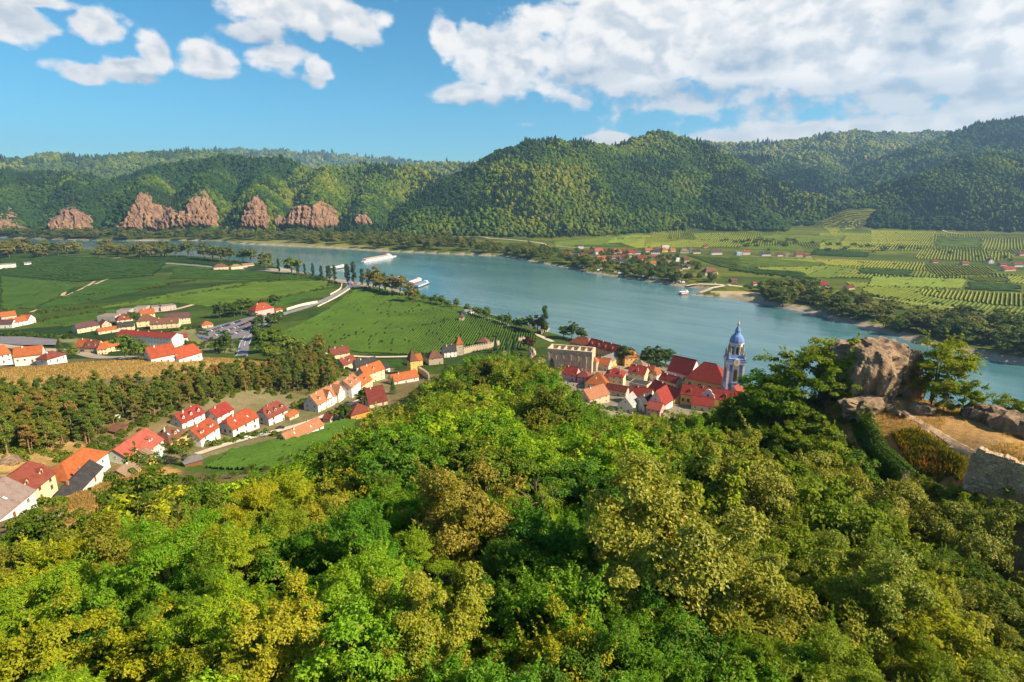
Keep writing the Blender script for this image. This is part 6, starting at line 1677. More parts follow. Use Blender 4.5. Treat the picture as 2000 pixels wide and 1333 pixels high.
# foreground, one by one: crown-centre pixel, crown width in px of the photograph, prototype list, colour, label
C_OL, C_OLD, C_AC, C_ACL, C_YG, C_DK, C_MID = (.255, .270, .030), (.175, .205, .018), (.140, .270, .014), (.270, .400, .016), (.320, .345, .014), (.080, .140, .012), (.190, .255, .016)
NEAR = [
    (1275, 1085, 400, MAPLE, C_OL, 'largest olive-brown maple filling the middle foreground'), (905, 1005, 250, MAPLE, (0.248, 0.216, 0.022), 'brown-tinged maple left of the dead branches'),
    (1455, 960, 240, MAPLE, C_OL, 'olive maple right above the largest maple'), (1590, 975, 190, MAPLE, C_OL, 'olive maple below the ivy wall'), (1720, 1010, 210, MAPLE, (0.238, 0.244, 0.023), 'pale olive maple below the ruined wall'),
    (1870, 1070, 250, MAPLE, C_OLD, 'dark green maple at the right edge'), (700, 1090, 250, ACACIA, (0.090, 0.226, 0.014), 'blue-green acacia with feathery leaves left of centre'), (760, 1010, 200, ACACIA, C_AC, 'green acacia above the blue-green one'),
    (330, 1110, 270, ACACIA, (0.148, 0.294, 0.014), 'spreading green acacia in the left foreground'), (480, 1120, 230, ACACIA, (0.238, 0.324, 0.016), 'yellowing acacia in the left foreground'), (420, 1195, 240, ACACIA, (0.119, 0.226, 0.013), 'shaded acacia below the spreading one'),
    (280, 975, 190, MAPLE_M, C_DK, 'dark rounded walnut tree beside the dry grass slope'), (370, 985, 130, MAPLE_M, C_DK, 'dark tree right of the rounded walnut'), (90, 1060, 150, MAPLE_M, C_DK, 'dark bushy tree below the mauve roof'), (180, 1050, 130, MAPLE_M, (0.099, 0.166, 0.013), 'small dark tree below the dry slope'),
    (60, 1160, 160, SHRUB, C_YG, 'yellow-green bush at the left edge'), (160, 1170, 150, SHRUB, C_MID, 'green bush right of the yellow-green bush'), (570, 1250, 230, MAPLE, (0.347, 0.342, 0.016), 'yellow-green maple beside the rusty post'), (300, 1275, 220, SHRUB, C_YG, 'yellow bush in the bottom left corner area'),
    (100, 1290, 260, SHRUB, (0.270, 0.300, 0.014), 'bright yellow bush in the bottom left corner'), (450, 1310, 220, SHRUB, (0.218, 0.254, 0.016), 'olive bush at the bottom edge left'), (850, 1225, 250, MAPLE, (0.279, 0.294, 0.018), 'tall yellow-olive bush tree left of the bare soil gap'), (800, 1320, 230, SHRUB, C_OL, 'olive bush at the bottom edge below the yellow-olive tree'),
    (1115, 1295, 250, SHRUB, (0.298, 0.314, 0.018), 'yellow-olive bush at the bottom edge, middle'), (1010, 1130, 190, ACACIA, (0.070, 0.156, 0.013), 'dark shaded tree between the two maples'), (1110, 1060, 150, ACACIA, C_AC, 'green acacia beside the dead branches'),
    (1570, 1100, 210, SHRUB, C_MID, 'green shrub right of the largest maple'), (1720, 1170, 260, MAPLE, (0.189, 0.244, 0.018), 'rounded green tree in the right foreground'), (1590, 1285, 260, SHRUB, C_OL, 'olive shrub at the bottom edge right of the maple'), (1850, 1290, 260, SHRUB, (0.298, 0.324, 0.016), 'yellow-green shrub in the bottom right corner'),
    (1960, 1180, 200, SHRUB, C_DK, 'dark shrub at the right edge below the maple'), (1480, 1180, 170, SHRUB, C_OL, 'olive shrub beside the largest maple'), (560, 1020, 140, ACACIA_M, C_MID, 'mid-green tree on the left slope'), (500, 990, 130, MAPLE_M, (0.139, 0.196, 0.014), 'dull green tree on the left slope'),
    (620, 1090, 140, SHRUB, (0.279, 0.314, 0.018), 'light shrub beside the boulders'), (930, 905, 150, ACACIA, C_ACL, 'lime-green acacia at the top of the near ridge'), (1040, 930, 130, ACACIA, C_ACL, 'lime-green acacia behind the dead branches'), (830, 930, 140, ACACIA_M, (0.179, 0.334, 0.016), 'bright acacia left of the lime-green one'),
    (1180, 900, 150, MAPLE_M, C_OLD, 'olive tree above the largest maple'), (1300, 890, 130, ACACIA_M, C_AC, 'green acacia above the largest maple'), (1375, 870, 130, ACACIA_M, (0.179, 0.324, 0.016), 'fresh green acacia near the abbey roofs'), (1640, 1060, 150, SHRUB, C_OLD, 'dull shrub below the pale olive maple'),
    (680, 960, 120, MAPLE_M, (0.259, 0.274, 0.018), 'yellowing tree at the head of the left slope'), (230, 1200, 160, SHRUB, C_MID, 'green shrub below the spreading acacia'),
    (1570, 1200, 150, SHRUB, C_MID, 'green shrub between olive shrubs in the right foreground'), (1780, 1290, 180, SHRUB, C_OLD, 'dull green shrub at the bottom edge right'), (980, 1310, 120, SHRUB, C_OLD, 'small olive shrub beside the bare soil gap'),
]
SPUR = [
    (69.5, 118, 14, ACACIA_M[0], (.21, .26, .014), 'sunlit acacia left of the big outcrop'), (62, 119, 13.5, ACACIA_M[1], (.18, .24, .014), 'acacia hanging over the river left of the outcrop'), (66, 113, 9.5, ACACIA_M[2], (.17, .24, .014), 'middle acacia left of the outcrop'),
    (57, 113, 11, ACACIA_M[0], (.13, .215, .013), 'leafy acacia below the outcrop trees'), (87, 111, 13.5, ACACIA_M[1], (.21, .25, .014), 'large acacia growing right of the big outcrop'), (84.5, 107.5, 7.5, ACACIA_M[2], (.19, .24, .014), 'lower acacia right of the big outcrop'),
    (88, 104, 7.2, MAPLE_M[0], (.16, .22, .014), 'small tree on the plateau edge above the river'), (94.5, 100.5, 5.4, SHRUB_M[0], (.17, .225, .014), 'last small tree on the plateau edge'), (86, 106, 3.4, SHRUB_M[1], C_OL, 'low bush on the plateau edge'), (91, 102, 2.8, SHRUB_M[0], C_OL, 'second low bush on the plateau edge'),
    (62, 108, 5.0, SHRUB_M[0], C_MID, 'bush at the foot of the outcrop'), (68.5, 108.5, 3.6, SHRUB_M[1], C_MID, 'small bush on the rock ledge'), (50, 118, 11, ACACIA_M[0], C_DK, 'dark acacia beside the abbey wing end'), (52, 106, 9, ACACIA_M[2], (.10, .16, .012), 'shaded acacia below the spur'),
    (66, 74, 5.5, SHRUB_M[0], C_MID, 'shrub at the foot of the ruined wall'), (62, 80, 5.0, SHRUB_M[1], C_OLD, 'second shrub at the foot of the ruined wall'), (65, 65, 5.5, SHRUB_M[0], C_OL, 'third shrub at the foot of the ruined wall'), (59, 70, 5.0, SHRUB_M[1], C_MID, 'shrub below the ruined wall shrubs'),
    (64, 88, 3.4, SHRUB_M[0], C_MID, 'bush at the lower end of the ivy wall'), (67, 84, 3.2, SHRUB_M[1], C_OL, 'bush between ivy wall and ruined wall'), (70, 88, 2.4, SHRUB_M[0], C_YG, 'yellow bush among the tall weeds')]
USED = []
for (u, v, h_) in ((1580, 850, 4), (1600, 882, 4), (1625, 908, 3.6), (1556, 880, 4.4), (1652, 930, 3.4), (1672, 948, 3.4), (1600, 832, 3.2), (1740, 990, 3.6), (1800, 1004, 4), (1850, 1014, 4), (1900, 1012, 4), (1960, 1022, 4.4), (1700, 960, 3.6), (1640, 880, 3), (1575, 815, 3.2), (1820, 965, 2.6), (1870, 985, 3)):
    p = at(u, v); k = SHRUB_M[u % 2]
    place(k, p - (0, 0, .3), h_ / k[2], random.uniform(0, 6.28), jit(random.choice((C_MID, C_OLD, (.12, .18, .014)))), 'low green shrub on the slope between the ivy wall and the ruined wall', 'shrubs of the spur slope', 'shrub', 'shrub')
def crown_h(kind): return kind[2] * .62
for i, (u, v, wpx, kinds, col, lab) in enumerate(NEAR):
    kind = kinds[i % len(kinds)]
    s = 1.0
    rad0 = {id(MAPLE): 5.2, id(ACACIA): 5.5, id(SHRUB): 3.9, id(MAPLE_M): 5.0, id(ACACIA_M): 5.3, id(SHRUB_M): 3.7}[id(kinds)]
    for _ in range(4):                                  # size and distance agree with the width in the photograph
        p = at(u, v, crown_h(kind) * s)
        depth = p[1] * CP + (CAMZ - p[2] - crown_h(kind) * s) * SP
        s = .5 * s + .5 * min(2.1, max(.45, wpx * depth / FPX / (2 * rad0)))
    p = at(u, v, crown_h(kind) * s)
    USED.append((p[0], p[1], rad0 * s * .8))
    isb = kinds in (SHRUB, SHRUB_M)
    place(kind, p, s, random.uniform(0, 6.28), col, lab, 'foreground trees of the castle hill', 'shrub' if isb else 'tree', 'shrub' if isb else 'tree')
for (u, v, h_, kind, col, lab) in SPUR:
    p = np.array((u, v, float(H(u, v)) - .3)); s = h_ / kind[2]
    USED.append((p[0], p[1], 3.0 * s)); isb = kind in SHRUB_M
    place(kind, p, s, random.uniform(0, 6.28), col, lab, 'trees of the castle spur', 'shrub' if isb else 'tree', 'shrub' if isb else 'tree')
print('near trees', time.time() - T0)

# the ridge: jittered points over the castle hill
def hill_cover():
    out = []
    y = 14.0
    while y < 372:
        sp = 3.6 + y * .0125
        x = -190.0
        while x < 150:
            px, py = x + random.uniform(-.45, .45) * sp, y + random.uniform(-.45, .45) * sp
            x += sp
            if abs(px) > py * 1.05 + 12: continue
            out.append((px, py, sp))
        y += sp
    return out
BARE = [pxpoly([(70, 1045), (60, 1000), (75, 985), (130, 965), (215, 925), (300, 905), (370, 902), (385, 925), (330, 945), (245, 960), (215, 1000), (170, 1040)]), pxpoly([(330, 905), (460, 868), (560, 850), (650, 825), (725, 798), (712, 835), (640, 868), (540, 905), (470, 930), (400, 930)]),
        np.array([tuple(at_z(*q)[:2]) for q in ((1602, 770, 104), (1650, 800, 105), (1712, 852, 105.5), (1772, 915, 105), (1890, 985, 100))] + [(73, 64), (120, 60), (125, 130), (70, 132)]), pxpoly([(640, 985), (665, 985), (650, 1045), (595, 1060), (600, 1035)])]
VILL = pxpoly([(-60, 1060), (-60, 880), (130, 850), (230, 810), (400, 770), (560, 745), (640, 680), (770, 690), (1000, 660), (1080, 700), (1085, 740), (1000, 735), (900, 725), (830, 755), (760, 800), (690, 835), (560, 875), (380, 930), (300, 935), (130, 985), (90, 1030)])
TOWN = np.array([tuple(at_z(*q)[:2]) for q in ((1080, 690, 9), (1085, 745, 9), (1130, 770, 11), (1150, 800, 12), (1200, 815, 12), (1300, 822, 12), (1400, 815, 11), (1500, 815, 11), (1500, 740, 5), (1250, 680, 5))])
SLOPE = np.array([tuple(at_z(*q)[:2]) for q in ((1585, 775, 103), (1640, 805, 104), (1700, 858, 104.5), (1760, 925, 104), (1890, 1000, 98), (1800, 1050, 96), (1560, 950, 92), (1500, 860, 92))])
pts = []
for (x, y, sp) in hill_cover():
    z = float(H(x, y))
    if z < 8: continue
    q = (np.array([x]), np.array([y]))
    if any(in_poly(*q, b)[0] for b in BARE) or in_poly(*q, VILL)[0] or in_poly(*q, TOWN)[0]: continue
    if y > 330 and x > 20: continue
    if y < 60 and any((x - a) ** 2 + (y - b) ** 2 < (r * .9) ** 2 for a, b, r in USED): continue
    if any((x - a) ** 2 + (y - b) ** 2 < (r * .6) ** 2 for a, b, r in USED): continue
    if x > 64 and 64 < y < 135 and not in_poly(*q, SLOPE)[0]: continue
    if abs(x) < 5 and y < 22: continue
    if in_poly(*q, SLOPE)[0]: sp = -sp       # keep low beside the ivy wall
    pts.append((x, y, z, sp))
SIL = np.array([(-400, 1070), (0, 1060), (80, 1052), (215, 1018), (245, 985), (330, 962), (400, 956), (470, 955), (560, 918), (640, 880), (700, 845), (760, 806), (830, 758), (900, 718), (960, 694), (1040, 708), (1080, 740), (1110, 785), (1180, 815), (1300, 820), (1400, 808), (1460, 795), (1500, 720), (1560, 725), (1590, 800), (1640, 852), (1700, 908), (1780, 965), (1880, 1000), (2400, 1010)], float)
pts.sort(key=lambda q: q[1])
print('hill cover', len(pts))
rest = []
AREA = lambda x, y: 'left slope' if x < -25 - y * .1 else ('right gully' if x > 25 + y * .02 else 'ridge')
for i, (x, y, z, sp) in enumerate(pts):
    low = sp < 0; sp = abs(sp)
    n = float(fbm(np.array(x / 28 + 5), np.array(y / 28), 2)); k = random.random()
    if y < 62: kinds, big = (SHRUB if (k < .7 or low) else ACACIA), False
    elif k < .62 - (.3 if n > .55 else 0) and not low: kinds = ACACIA_M
    elif k < .85 and not low: kinds = MAPLE_M
    else: kinds = SHRUB_M
    if n > .56: col = C_OL if k < .6 else C_YG
    elif n > .44: col = (.17, .31, .018) if k < .6 else C_MID
    else: col = (.14, .27, .016) if k < .5 else C_ACL
    if x > 18 and y < 150: col = C_OL if k < .45 else C_MID
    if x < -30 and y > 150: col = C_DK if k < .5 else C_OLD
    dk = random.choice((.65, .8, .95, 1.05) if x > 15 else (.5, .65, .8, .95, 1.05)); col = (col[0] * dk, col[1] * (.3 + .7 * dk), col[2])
    s = sp / 5.3 * random.choice((.62, .8, .95, 1.1, 1.35, 1.6)) * random.uniform(.9, 1.1) * (1.45 if kinds in (SHRUB, SHRUB_M) else 1.0)
    if low: s = min(s, .75)
    if y < 62: s *= .72
    hh_ = {id(SHRUB): 5.2, id(ACACIA): 8.6, id(MAPLE_M): 8.6, id(ACACIA_M): 8.0, id(SHRUB_M): 4.2}[id(kinds)]
    slack = random.choice((0, 0, 3, 8, 12)) if -60 < x < 25 else 0
    for _ in range(7):                                   # crowns stay below the edge of the wood seen in the photograph
        uu, vv = to_pix((x, y, z + hh_ * s * 1.02))
        if vv >= np.interp(uu, SIL[:, 0], SIL[:, 1]) - slack: break
        s *= .8
    if s < .3: continue
    if i < 290:
        nm = {id(SHRUB): 'shrub', id(SHRUB_M): 'shrub', id(ACACIA): 'acacia_tree', id(ACACIA_M): 'acacia_tree', id(MAPLE_M): 'maple_tree'}[id(kinds)]
        col0 = col; cn = 'yellow-green' if col[0] > .2 else 'olive' if col[0] > col[1] * .72 else 'lime-green' if col[1] > .3 else 'dark green' if col[1] < .15 else 'green'
        place(random.choice(kinds), (x, y, z - .2), s, random.uniform(0, 6.28), jit(col), '%s %s among the dense trees of the castle hill %s' % (cn, nm.replace('_', ' '), AREA(x, y)), '%s %ss on the %s' % (cn, nm.replace('_', ' '), AREA(x, y)), nm, nm.split('_')[-1])
    else: rest.append((x, y, z - .2, s, {id(SHRUB): SHRUB_M, id(ACACIA): ACACIA_M}.get(id(kinds), kinds), col))
HP = []
for kinds in (ACACIA_M, MAPLE_M, SHRUB_M):
    for j, k in enumerate(kinds):
        for c in (C_AC, C_ACL, C_OL, C_MID, C_DK, (.11, .20, .014), (.13, .15, .018)): HP.append((k[1], c, id(kinds), j))
HILLC = proto_collection('hill_crown', [(a, b) for a, b, _, _ in HP])
if rest:
    idx, P, S = [], [], []
    for (x, y, z, s, kinds, col) in rest:
        cand = [i for i, h_ in enumerate(HP) if h_[2] == id(kinds)]
        best = sorted(cand, key=lambda i: sum((HP[i][1][q] - col[q]) ** 2 for q in range(3)) + random.random() * 1e-3)[0]
        idx.append(best); P.append((x, y, z)); S.append((s, s, s))
    scatter('thicket', P, S, HILLC, len(HP), 'continuous green thicket covering the far part of the castle ridge', 'thicket', idx)

# low undergrowth between the foreground trees
und = []
for _ in range(1700):
    y = random.uniform(12, 130); x = random.uniform(-1, 1) * (y * 1.0 + 10)
    if any(in_poly(np.array([x]), np.array([y]), b)[0] for b in BARE) or in_poly(np.array([x]), np.array([y]), VILL)[0]: continue
    if x > 71 and y > 62: continue
    if random.random() < .18: continue
    und.append((x, y, float(H(x, y)) - .3, random.uniform(.25, .55)))
UP = [(SHRUB_M[j][1], c) for j in range(2) for c in ((.10, .14, .014), (.09, .11, .014), C_DK, (.14, .16, .02), (.06, .10, .012))]
UND = proto_collection('undergrowth_crown', UP)
scatter('undergrowth', [q[:3] for q in und], [(q[3],) * 3 for q in und], UND, len(UP), 'low undergrowth between the foreground trees', 'undergrowth')
print('hill', time.time() - T0)

# pine wood on the low hill
PW = pxpoly([(-90, 806), (60, 786), (180, 772), (280, 778), (360, 752), (420, 744), (520, 732), (560, 714), (600, 700), (655, 720), (650, 760), (560, 770), (500, 762), (440, 775), (360, 800), (250, 830), (215, 850), (130, 880), (60, 890), (-90, 915)])
x0, y0 = PW.min(0); x1, y1 = PW.max(0)
cand = []
sp = 5.0
for yy in np.arange(y0, y1, sp):
    for xx in np.arange(x0, x1, sp):
        a, b = xx + random.uniform(-.45, .45) * sp, yy + random.uniform(-.45, .45) * sp
        if in_poly(np.array([a]), np.array([b]), PW)[0] and abs(a) < b * 1.05 + 8: cand.append((b, a))
cand.sort()
PINEC = [(.140, .170, .022), (.100, .160, .020), (.175, .180, .024), (.078, .130, .018), (.25, .165, .05)]
PN = ['olive', 'green', 'yellowish', 'dark', 'rust-brown']
prest = []
for i, (b, a) in enumerate(cand):
    k = random.choices(range(5), (4, 4, 3, 3, 1))[0]
    z = float(H(a, b)); s = random.uniform(.78, 1.15)
    if i < 300: place(random.choice(PINE), (a, b, z), s, random.uniform(0, 6.28), jit(PINEC[k]), '%s black pine with bare reddish trunk in the pine wood' % PN[k], '%s pines of the pine wood' % PN[k], 'pine_tree', 'pine')
    else: prest.append((a, b, z, s, k))
print('pines', len(cand))
pu = [(a + random.uniform(-3, 3), b + random.uniform(-3, 3)) for b, a in cand if random.random() < .8]
scatter('pine_undergrowth', [(a, b, float(H(a, b)) - .3) for a, b in pu], [(random.uniform(.4, .8),) * 3 for _ in pu], UND, len(UP), 'green bushes under the pines of the pine wood', 'undergrowth')
if prest:
    PP = [(PINE[j][1], c) for j in range(4) for c in PINEC]; PC = proto_collection('pine_crown', PP)
    scatter('pine_wood', [q[:3] for q in prest], [(q[3],) * 3 for q in prest], PC, len(PP), 'back part of the pine wood below the golden meadow', 'pine wood', [random.randrange(4) * 5 + q[4] for q in prest])

# trees in gardens, along the road, on the banks: (u, v of the foot, height m, kind, colour, label)
G_R, G_D, G_L, G_W = (0.104, 0.180, 0.021), (0.061, 0.118, 0.017), (0.162, 0.228, 0.026), (0.228, 0.237, 0.072)
LIST = [
    (1063, 652, 30, POPLAR[0], (0.095, 0.142, 0.023), 'tall ragged poplar standing alone by the river', 'poplar_tree', 1.9), (1050, 650, 16, ROUND_F[0], (0.114, 0.067, 0.026), 'dark purple-brown tree at the foot of the tall poplar', 'tree', 1), (1034, 645, 15, ROUND_F[1], G_D, 'dark round tree left of the tall poplar', 'tree', 1),
    (1100, 662, 13, ROUND_F[2], G_D, 'round tree behind the nunnery, left', 'tree', 1), (1117, 662, 15, ROUND_F[0], G_D, 'round tree behind the nunnery, right', 'tree', 1), (1135, 655, 13, ROUND_F[1], G_D, 'small tree above the abbey roof ridge', 'tree', 1),
    (1218, 712, 16, ROUND_F[2], G_D, 'round tree in the abbey courtyard', 'tree', 1), (1268, 716, 15, ROUND_F[0], G_D, 'left garden tree between abbey and church', 'tree', 1.1), (1283, 716, 16, ROUND_F[1], G_D, 'middle garden tree between abbey and church', 'tree', 1.1), (1299, 716, 15, ROUND_F[2], G_D, 'right garden tree between abbey and church', 'tree', 1.1), (1258, 712, 11, ROUND_F[0], G_R, 'small garden tree beside the abbey', 'tree', 1),
    (1078, 722, 14, SPRUCE[0], (0.053, 0.104, 0.023), 'dark conifer in front of the nunnery wall', 'spruce_tree', 1.3), (968, 690, 15, SPRUCE[0], (0.038, 0.085, 0.026), 'first of three dark spruces by the town wall', 'spruce_tree', 1), (991, 690, 14.5, SPRUCE[0], (0.067, 0.123, 0.072), 'blue-grey spruce, second of three by the town wall', 'spruce_tree', .9), (1004, 688, 16, SPRUCE[0], (0.042, 0.091, 0.023), 'third of three dark spruces by the town wall', 'spruce_tree', .8),
    (1032, 684, 12, ROUND_F[1], (0.085, 0.034, 0.021), 'dark purple beech near the nunnery', 'tree', 1.1), (1042, 686, 11, SPRUCE[0], G_R, 'slim green cypress beside the purple beech', 'cypress_tree', .6),
    (625, 692, 16, ROUND_F[0], (0.209, 0.190, 0.029), 'lone yellow-green tree below the vineyard', 'tree', .8), (768, 770, 13, SPRUCE[0], G_D, 'dark spruce beside the maroon barn', 'spruce_tree', .9), (712, 792, 11, ROUND_F[1], G_D, 'dark tree in front of the white three-storey house', 'tree', 1), (672, 822, 10, ROUND_F[2], G_D, 'dark tree beside the peach roofed house', 'tree', 1),
    (358, 905, 12, MAPLE_M[0], (0.114, 0.162, 0.021), 'broad green tree below the yellow mansard house', 'tree', 1.1), (440, 690, 18, ROUND_F[0], G_D, 'tall dark tree beside the main road', 'tree', 1), (424, 690, 12, ROUND_F[1], G_R, 'smaller tree left of the tall road tree', 'tree', 1), (245, 700, 16, ROUND_F[2], G_R, 'round tree in front of the station villa', 'tree', 1), (272, 702, 12, ROUND_F[0], G_R, 'bush-like tree beside the white farmstead', 'tree', 1.2),
    (120, 693, 16, SPRUCE[0], (0.085, 0.104, 0.026), 'dark pine-like tree by the railway', 'spruce_tree', 1.3), (145, 700, 10, ROUND_F[1], G_L, 'light green tree by the railway', 'tree', 1.1), (260, 630, 12, ROUND_F[2], G_D, 'dark tree between the terrace houses and the hotel', 'tree', 1.1),
    (505, 645, 16, ROUND_F[0], G_D, 'tree on the road verge below the red-roofed house', 'tree', 1), (530, 640, 15, ROUND_F[1], G_D, 'second verge tree below the red-roofed house', 'tree', 1), (545, 632, 13, ROUND_F[2], G_D, 'third verge tree near the road', 'tree', 1), (502, 665, 14, ROUND_F[1], G_D, 'tree at the fork of main road and vineyard', 'tree', 1),
    (515, 690, 20, ROUND_F[0], G_R, 'large round tree at the vineyard corner, left', 'tree', 1.2), (540, 688, 20, ROUND_F[1], G_R, 'large round tree at the vineyard corner, middle', 'tree', 1.2), (562, 695, 18, ROUND_F[2], G_L, 'large round tree at the vineyard corner, right', 'tree', 1.2), (590, 702, 15, ROUND_F[0], G_L, 'light tree below the vineyard corner', 'tree', 1.2), (530, 708, 15, ROUND_F[1], G_L, 'light tree at the edge of the pine wood', 'tree', 1.2),
    (430, 622, 16, ROUND_F[0], G_D, 'first of five dark trees in the row beside the corner house', 'tree', 1), (443, 620, 16, ROUND_F[1], G_D, 'second of five dark trees beside the corner house', 'tree', 1), (458, 619, 16, ROUND_F[2], G_D, 'third of five dark trees beside the corner house', 'tree', 1), (472, 616, 17, ROUND_F[0], G_D, 'fourth of five dark trees beside the corner house', 'tree', 1), (486, 613, 17, ROUND_F[1], G_D, 'fifth of five dark trees beside the corner house', 'tree', 1), (536, 600, 16, ROUND_F[2], G_D, 'dark tree right behind the corner house', 'tree', 1),
]
for i, (u, v, h_) in enumerate(((322, 502, 40), (345, 503, 36), (368, 502, 42), (400, 508, 40), (416, 510, 38), (432, 512, 38), (450, 511, 36), (475, 513, 32), (490, 512, 36))):
    LIST.append((u, v, h_ * .8, ROUND_F[i % 3], (0.114, 0.152, 0.026), 'broad tree on the near bank upstream of the landing, %s from the left' % ORD[i], 'tree', 1.0))
for i, (u, v, h_, c) in enumerate(((520, 520, 34, 0), (545, 525, 30, 1), (570, 528, 34, 0), (582, 529, 30, 1), (596, 532, 26, 1), (612, 532, 28, 1), (628, 538, 28, 1), (640, 537, 26, 1))):
    LIST.append((u, v, h_ * .85, (ROUND_F if c == 0 else POPLAR)[i % 3], (0.142, 0.180, 0.026) if c == 0 else (0.067, 0.118, 0.026), 'riverside tree at the landing square, %s from the left' % ORD[i], 'tree' if c == 0 else 'poplar_tree', 1.25))
for i, (u, v, h_, c) in enumerate(((680, 545, 36, 0), (692, 545, 40, 0), (708, 548, 30, 1), (720, 551, 32, 1), (734, 555, 34, 2), (742, 560, 26, 2), (752, 558, 30, 1), (766, 563, 28, 2), (782, 568, 30, 2), (803, 580, 24, 2), (654, 540, 30, 0), (644, 538, 28, 0))):
    LIST.append((u, v, h_ * .9, POPLAR[i % 3] if c < 2 else ROUND_F[i % 3], (0.085, 0.114, 0.021) if c == 0 else (0.114, 0.142, 0.023) if c == 1 else (0.190, 0.171, 0.026), 'riverside tree between the quay road and the boats, %s from the left' % ORD[(i + 2) % 12], 'poplar_tree' if c < 2 else 'tree', 1.5 if c < 2 else .95))
for i, (u, v) in enumerate(((815, 586), (828, 590), (842, 593), (852, 594), (863, 597), (875, 601), (892, 601), (913, 612), (928, 616), (938, 618), (950, 622), (979, 632), (992, 636), (1008, 642), (1018, 643))):
    LIST.append((u, v, random.uniform(9, 13), ROUND_F[i % 3], G_R, 'small round tree on the promenade bank, %s from the left' % ORD[i], 'tree', 1.0))
for (u, v, h_, kind, col, lab, nm, wd) in LIST:
    if 'riverside tree' in lab: v += 10 if 'quay' in lab else 8
    while float(H(*at(u, v)[:2])) < 2.0 and v < 720: v += 2
    p = at(u, v); s = h_ / kind[2]
    place(kind, p - (0, 0, .2), s * wd ** .5, random.uniform(0, 6.28), col, lab, None if 'lone' in lab or 'alone' in lab else 'trees of the valley', nm, 'tree', sz=1 / wd ** .5)

# countless bushes and trees of the banks: individuals where they can be told apart
def band(px, n, h0, h1, kinds, cols, lab, grp, mass=False, nm='tree', wid=1.0):
    """trees strewn inside a pixel polygon on the ground"""
    P = np.array([at(*q)[:2] for q in px]); x0, y0 = P.min(0); x1, y1 = P.max(0); k = 0; tries = 0; acc = []
    while k < n and tries < n * 60:
        tries += 1
        x, y = random.uniform(x0, x1), random.uniform(y0, y1)
        if not in_poly(np.array([x]), np.array([y]), P)[0]: continue
        z = float(H(x, y))
        if z < 1.0: continue
        kd = random.choice(kinds); s = random.uniform(h0, h1) / kd[2]
        k += 1
        if mass: acc.append((x, y, z - .2, s * wid, s)); continue
        place(kd, (x, y, z - .2), s * wid, random.uniform(0, 6.28), jit(random.choice(cols), .2), lab, grp, nm, 'shrub' if nm == 'shrub' else 'tree', sz=1 / wid)
    if mass:
        cs = [(m_[1], c) for m_ in kinds for c in cols]
        scatter('tree_belt', [q[:3] for q in acc], [(q[3], q[3], q[4]) for q in acc], proto_collection('belt_crown', cs), len(cs), lab, 'tree belt')
W_ = [(0.199, 0.199, 0.058), (0.162, 0.180, 0.046), (0.228, 0.209, 0.065), (0.114, 0.142, 0.029)]
band([(-40, 507), (60, 505), (200, 504), (330, 506), (330, 499), (200, 493), (60, 490), (-40, 488)], 60, 20, 30, ROUND_F, W_, 'pale willow in the long belt along the near bank upstream', 'willows upstream on the near bank', nm='willow_tree', wid=1.15)
band([(-40, 470), (100, 468), (230, 470), (330, 469), (440, 470), (440, 462), (200, 458), (-40, 456)], 150, 16, 26, ROUND_F, [(0.067, 0.118, 0.023), (0.095, 0.142, 0.026), (0.162, 0.171, 0.046)], 'dark belt of trees on the far bank under the cliffs', 'trees under the cliffs', True, wid=1.2)
band([(440, 468), (560, 474), (700, 483), (800, 489), (940, 493), (950, 482), (800, 468), (600, 462), (440, 462)], 230, 15, 26, ROUND_F, [(0.085, 0.133, 0.023), (0.133, 0.162, 0.033), (0.190, 0.199, 0.058), (0.095, 0.142, 0.021)], 'wooded belt of the far bank opposite the cruise ship', 'trees of the far bank belt', True, wid=1.2)
band([(940, 494), (1060, 513), (1150, 531), (1160, 522), (1110, 505), (1070, 490), (950, 482)], 90, 12, 20, ROUND_F, [(0.104, 0.152, 0.023), (0.133, 0.171, 0.026), (0.171, 0.190, 0.046), (0.076, 0.123, 0.021)], 'belt of trees on the far bank left of the far village', 'trees left of the riverside village', True, wid=1.2)
band([(1130, 524), (1230, 542), (1340, 557), (1420, 552), (1400, 545), (1330, 535), (1250, 525), (1150, 510)], 75, 8, 15, ROUND_F, [(0.076, 0.129, 0.021), (0.104, 0.162, 0.023), (0.142, 0.171, 0.039)], 'garden tree between the riverside village and the river', 'trees in front of the riverside village', wid=1.25)
band([(1090, 505), (1200, 515), (1320, 530), (1420, 545), (1420, 538), (1320, 505), (1200, 492), (1100, 495)], 80, 7, 13, ROUND_F, [(0.076, 0.129, 0.021), (0.114, 0.162, 0.023)], 'garden trees among the houses of the far village', 'trees among the riverside village', True, wid=1.2)
band([(1480, 590), (1600, 612), (1700, 638), (1760, 655), (1790, 640), (1740, 605), (1640, 580), (1540, 565), (1490, 570)], 70, 12, 20, ROUND_F, [(0.114, 0.162, 0.023), (0.162, 0.190, 0.039), (0.085, 0.133, 0.021), (0.190, 0.209, 0.052)], 'willow or poplar on the far bank below the lone red house', 'trees below the lone red house', wid=1.25)
band([(1760, 650), (1850, 665), (1920, 688), (2060, 715), (2080, 660), (1980, 640), (1880, 625), (1790, 620)], 70, 13, 19, ROUND_F, [(0.095, 0.142, 0.023), (0.133, 0.171, 0.029), (0.067, 0.114, 0.021), (0.171, 0.190, 0.046)], 'tree in the dense thicket of the far bank at the right edge', 'trees of the thicket at the right edge', nm='willow_tree', wid=1.3)  # thicket trees of no set species, only named apart from the others
band([(1420, 565), (1520, 560), (1640, 572), (1700, 585), (1640, 590), (1500, 575)], 26, 6, 11, ROUND_F, [(0.095, 0.142, 0.023), (0.142, 0.171, 0.026)], 'small tree in the gardens below the lone red house', 'small trees of the far gardens', wid=1.2)
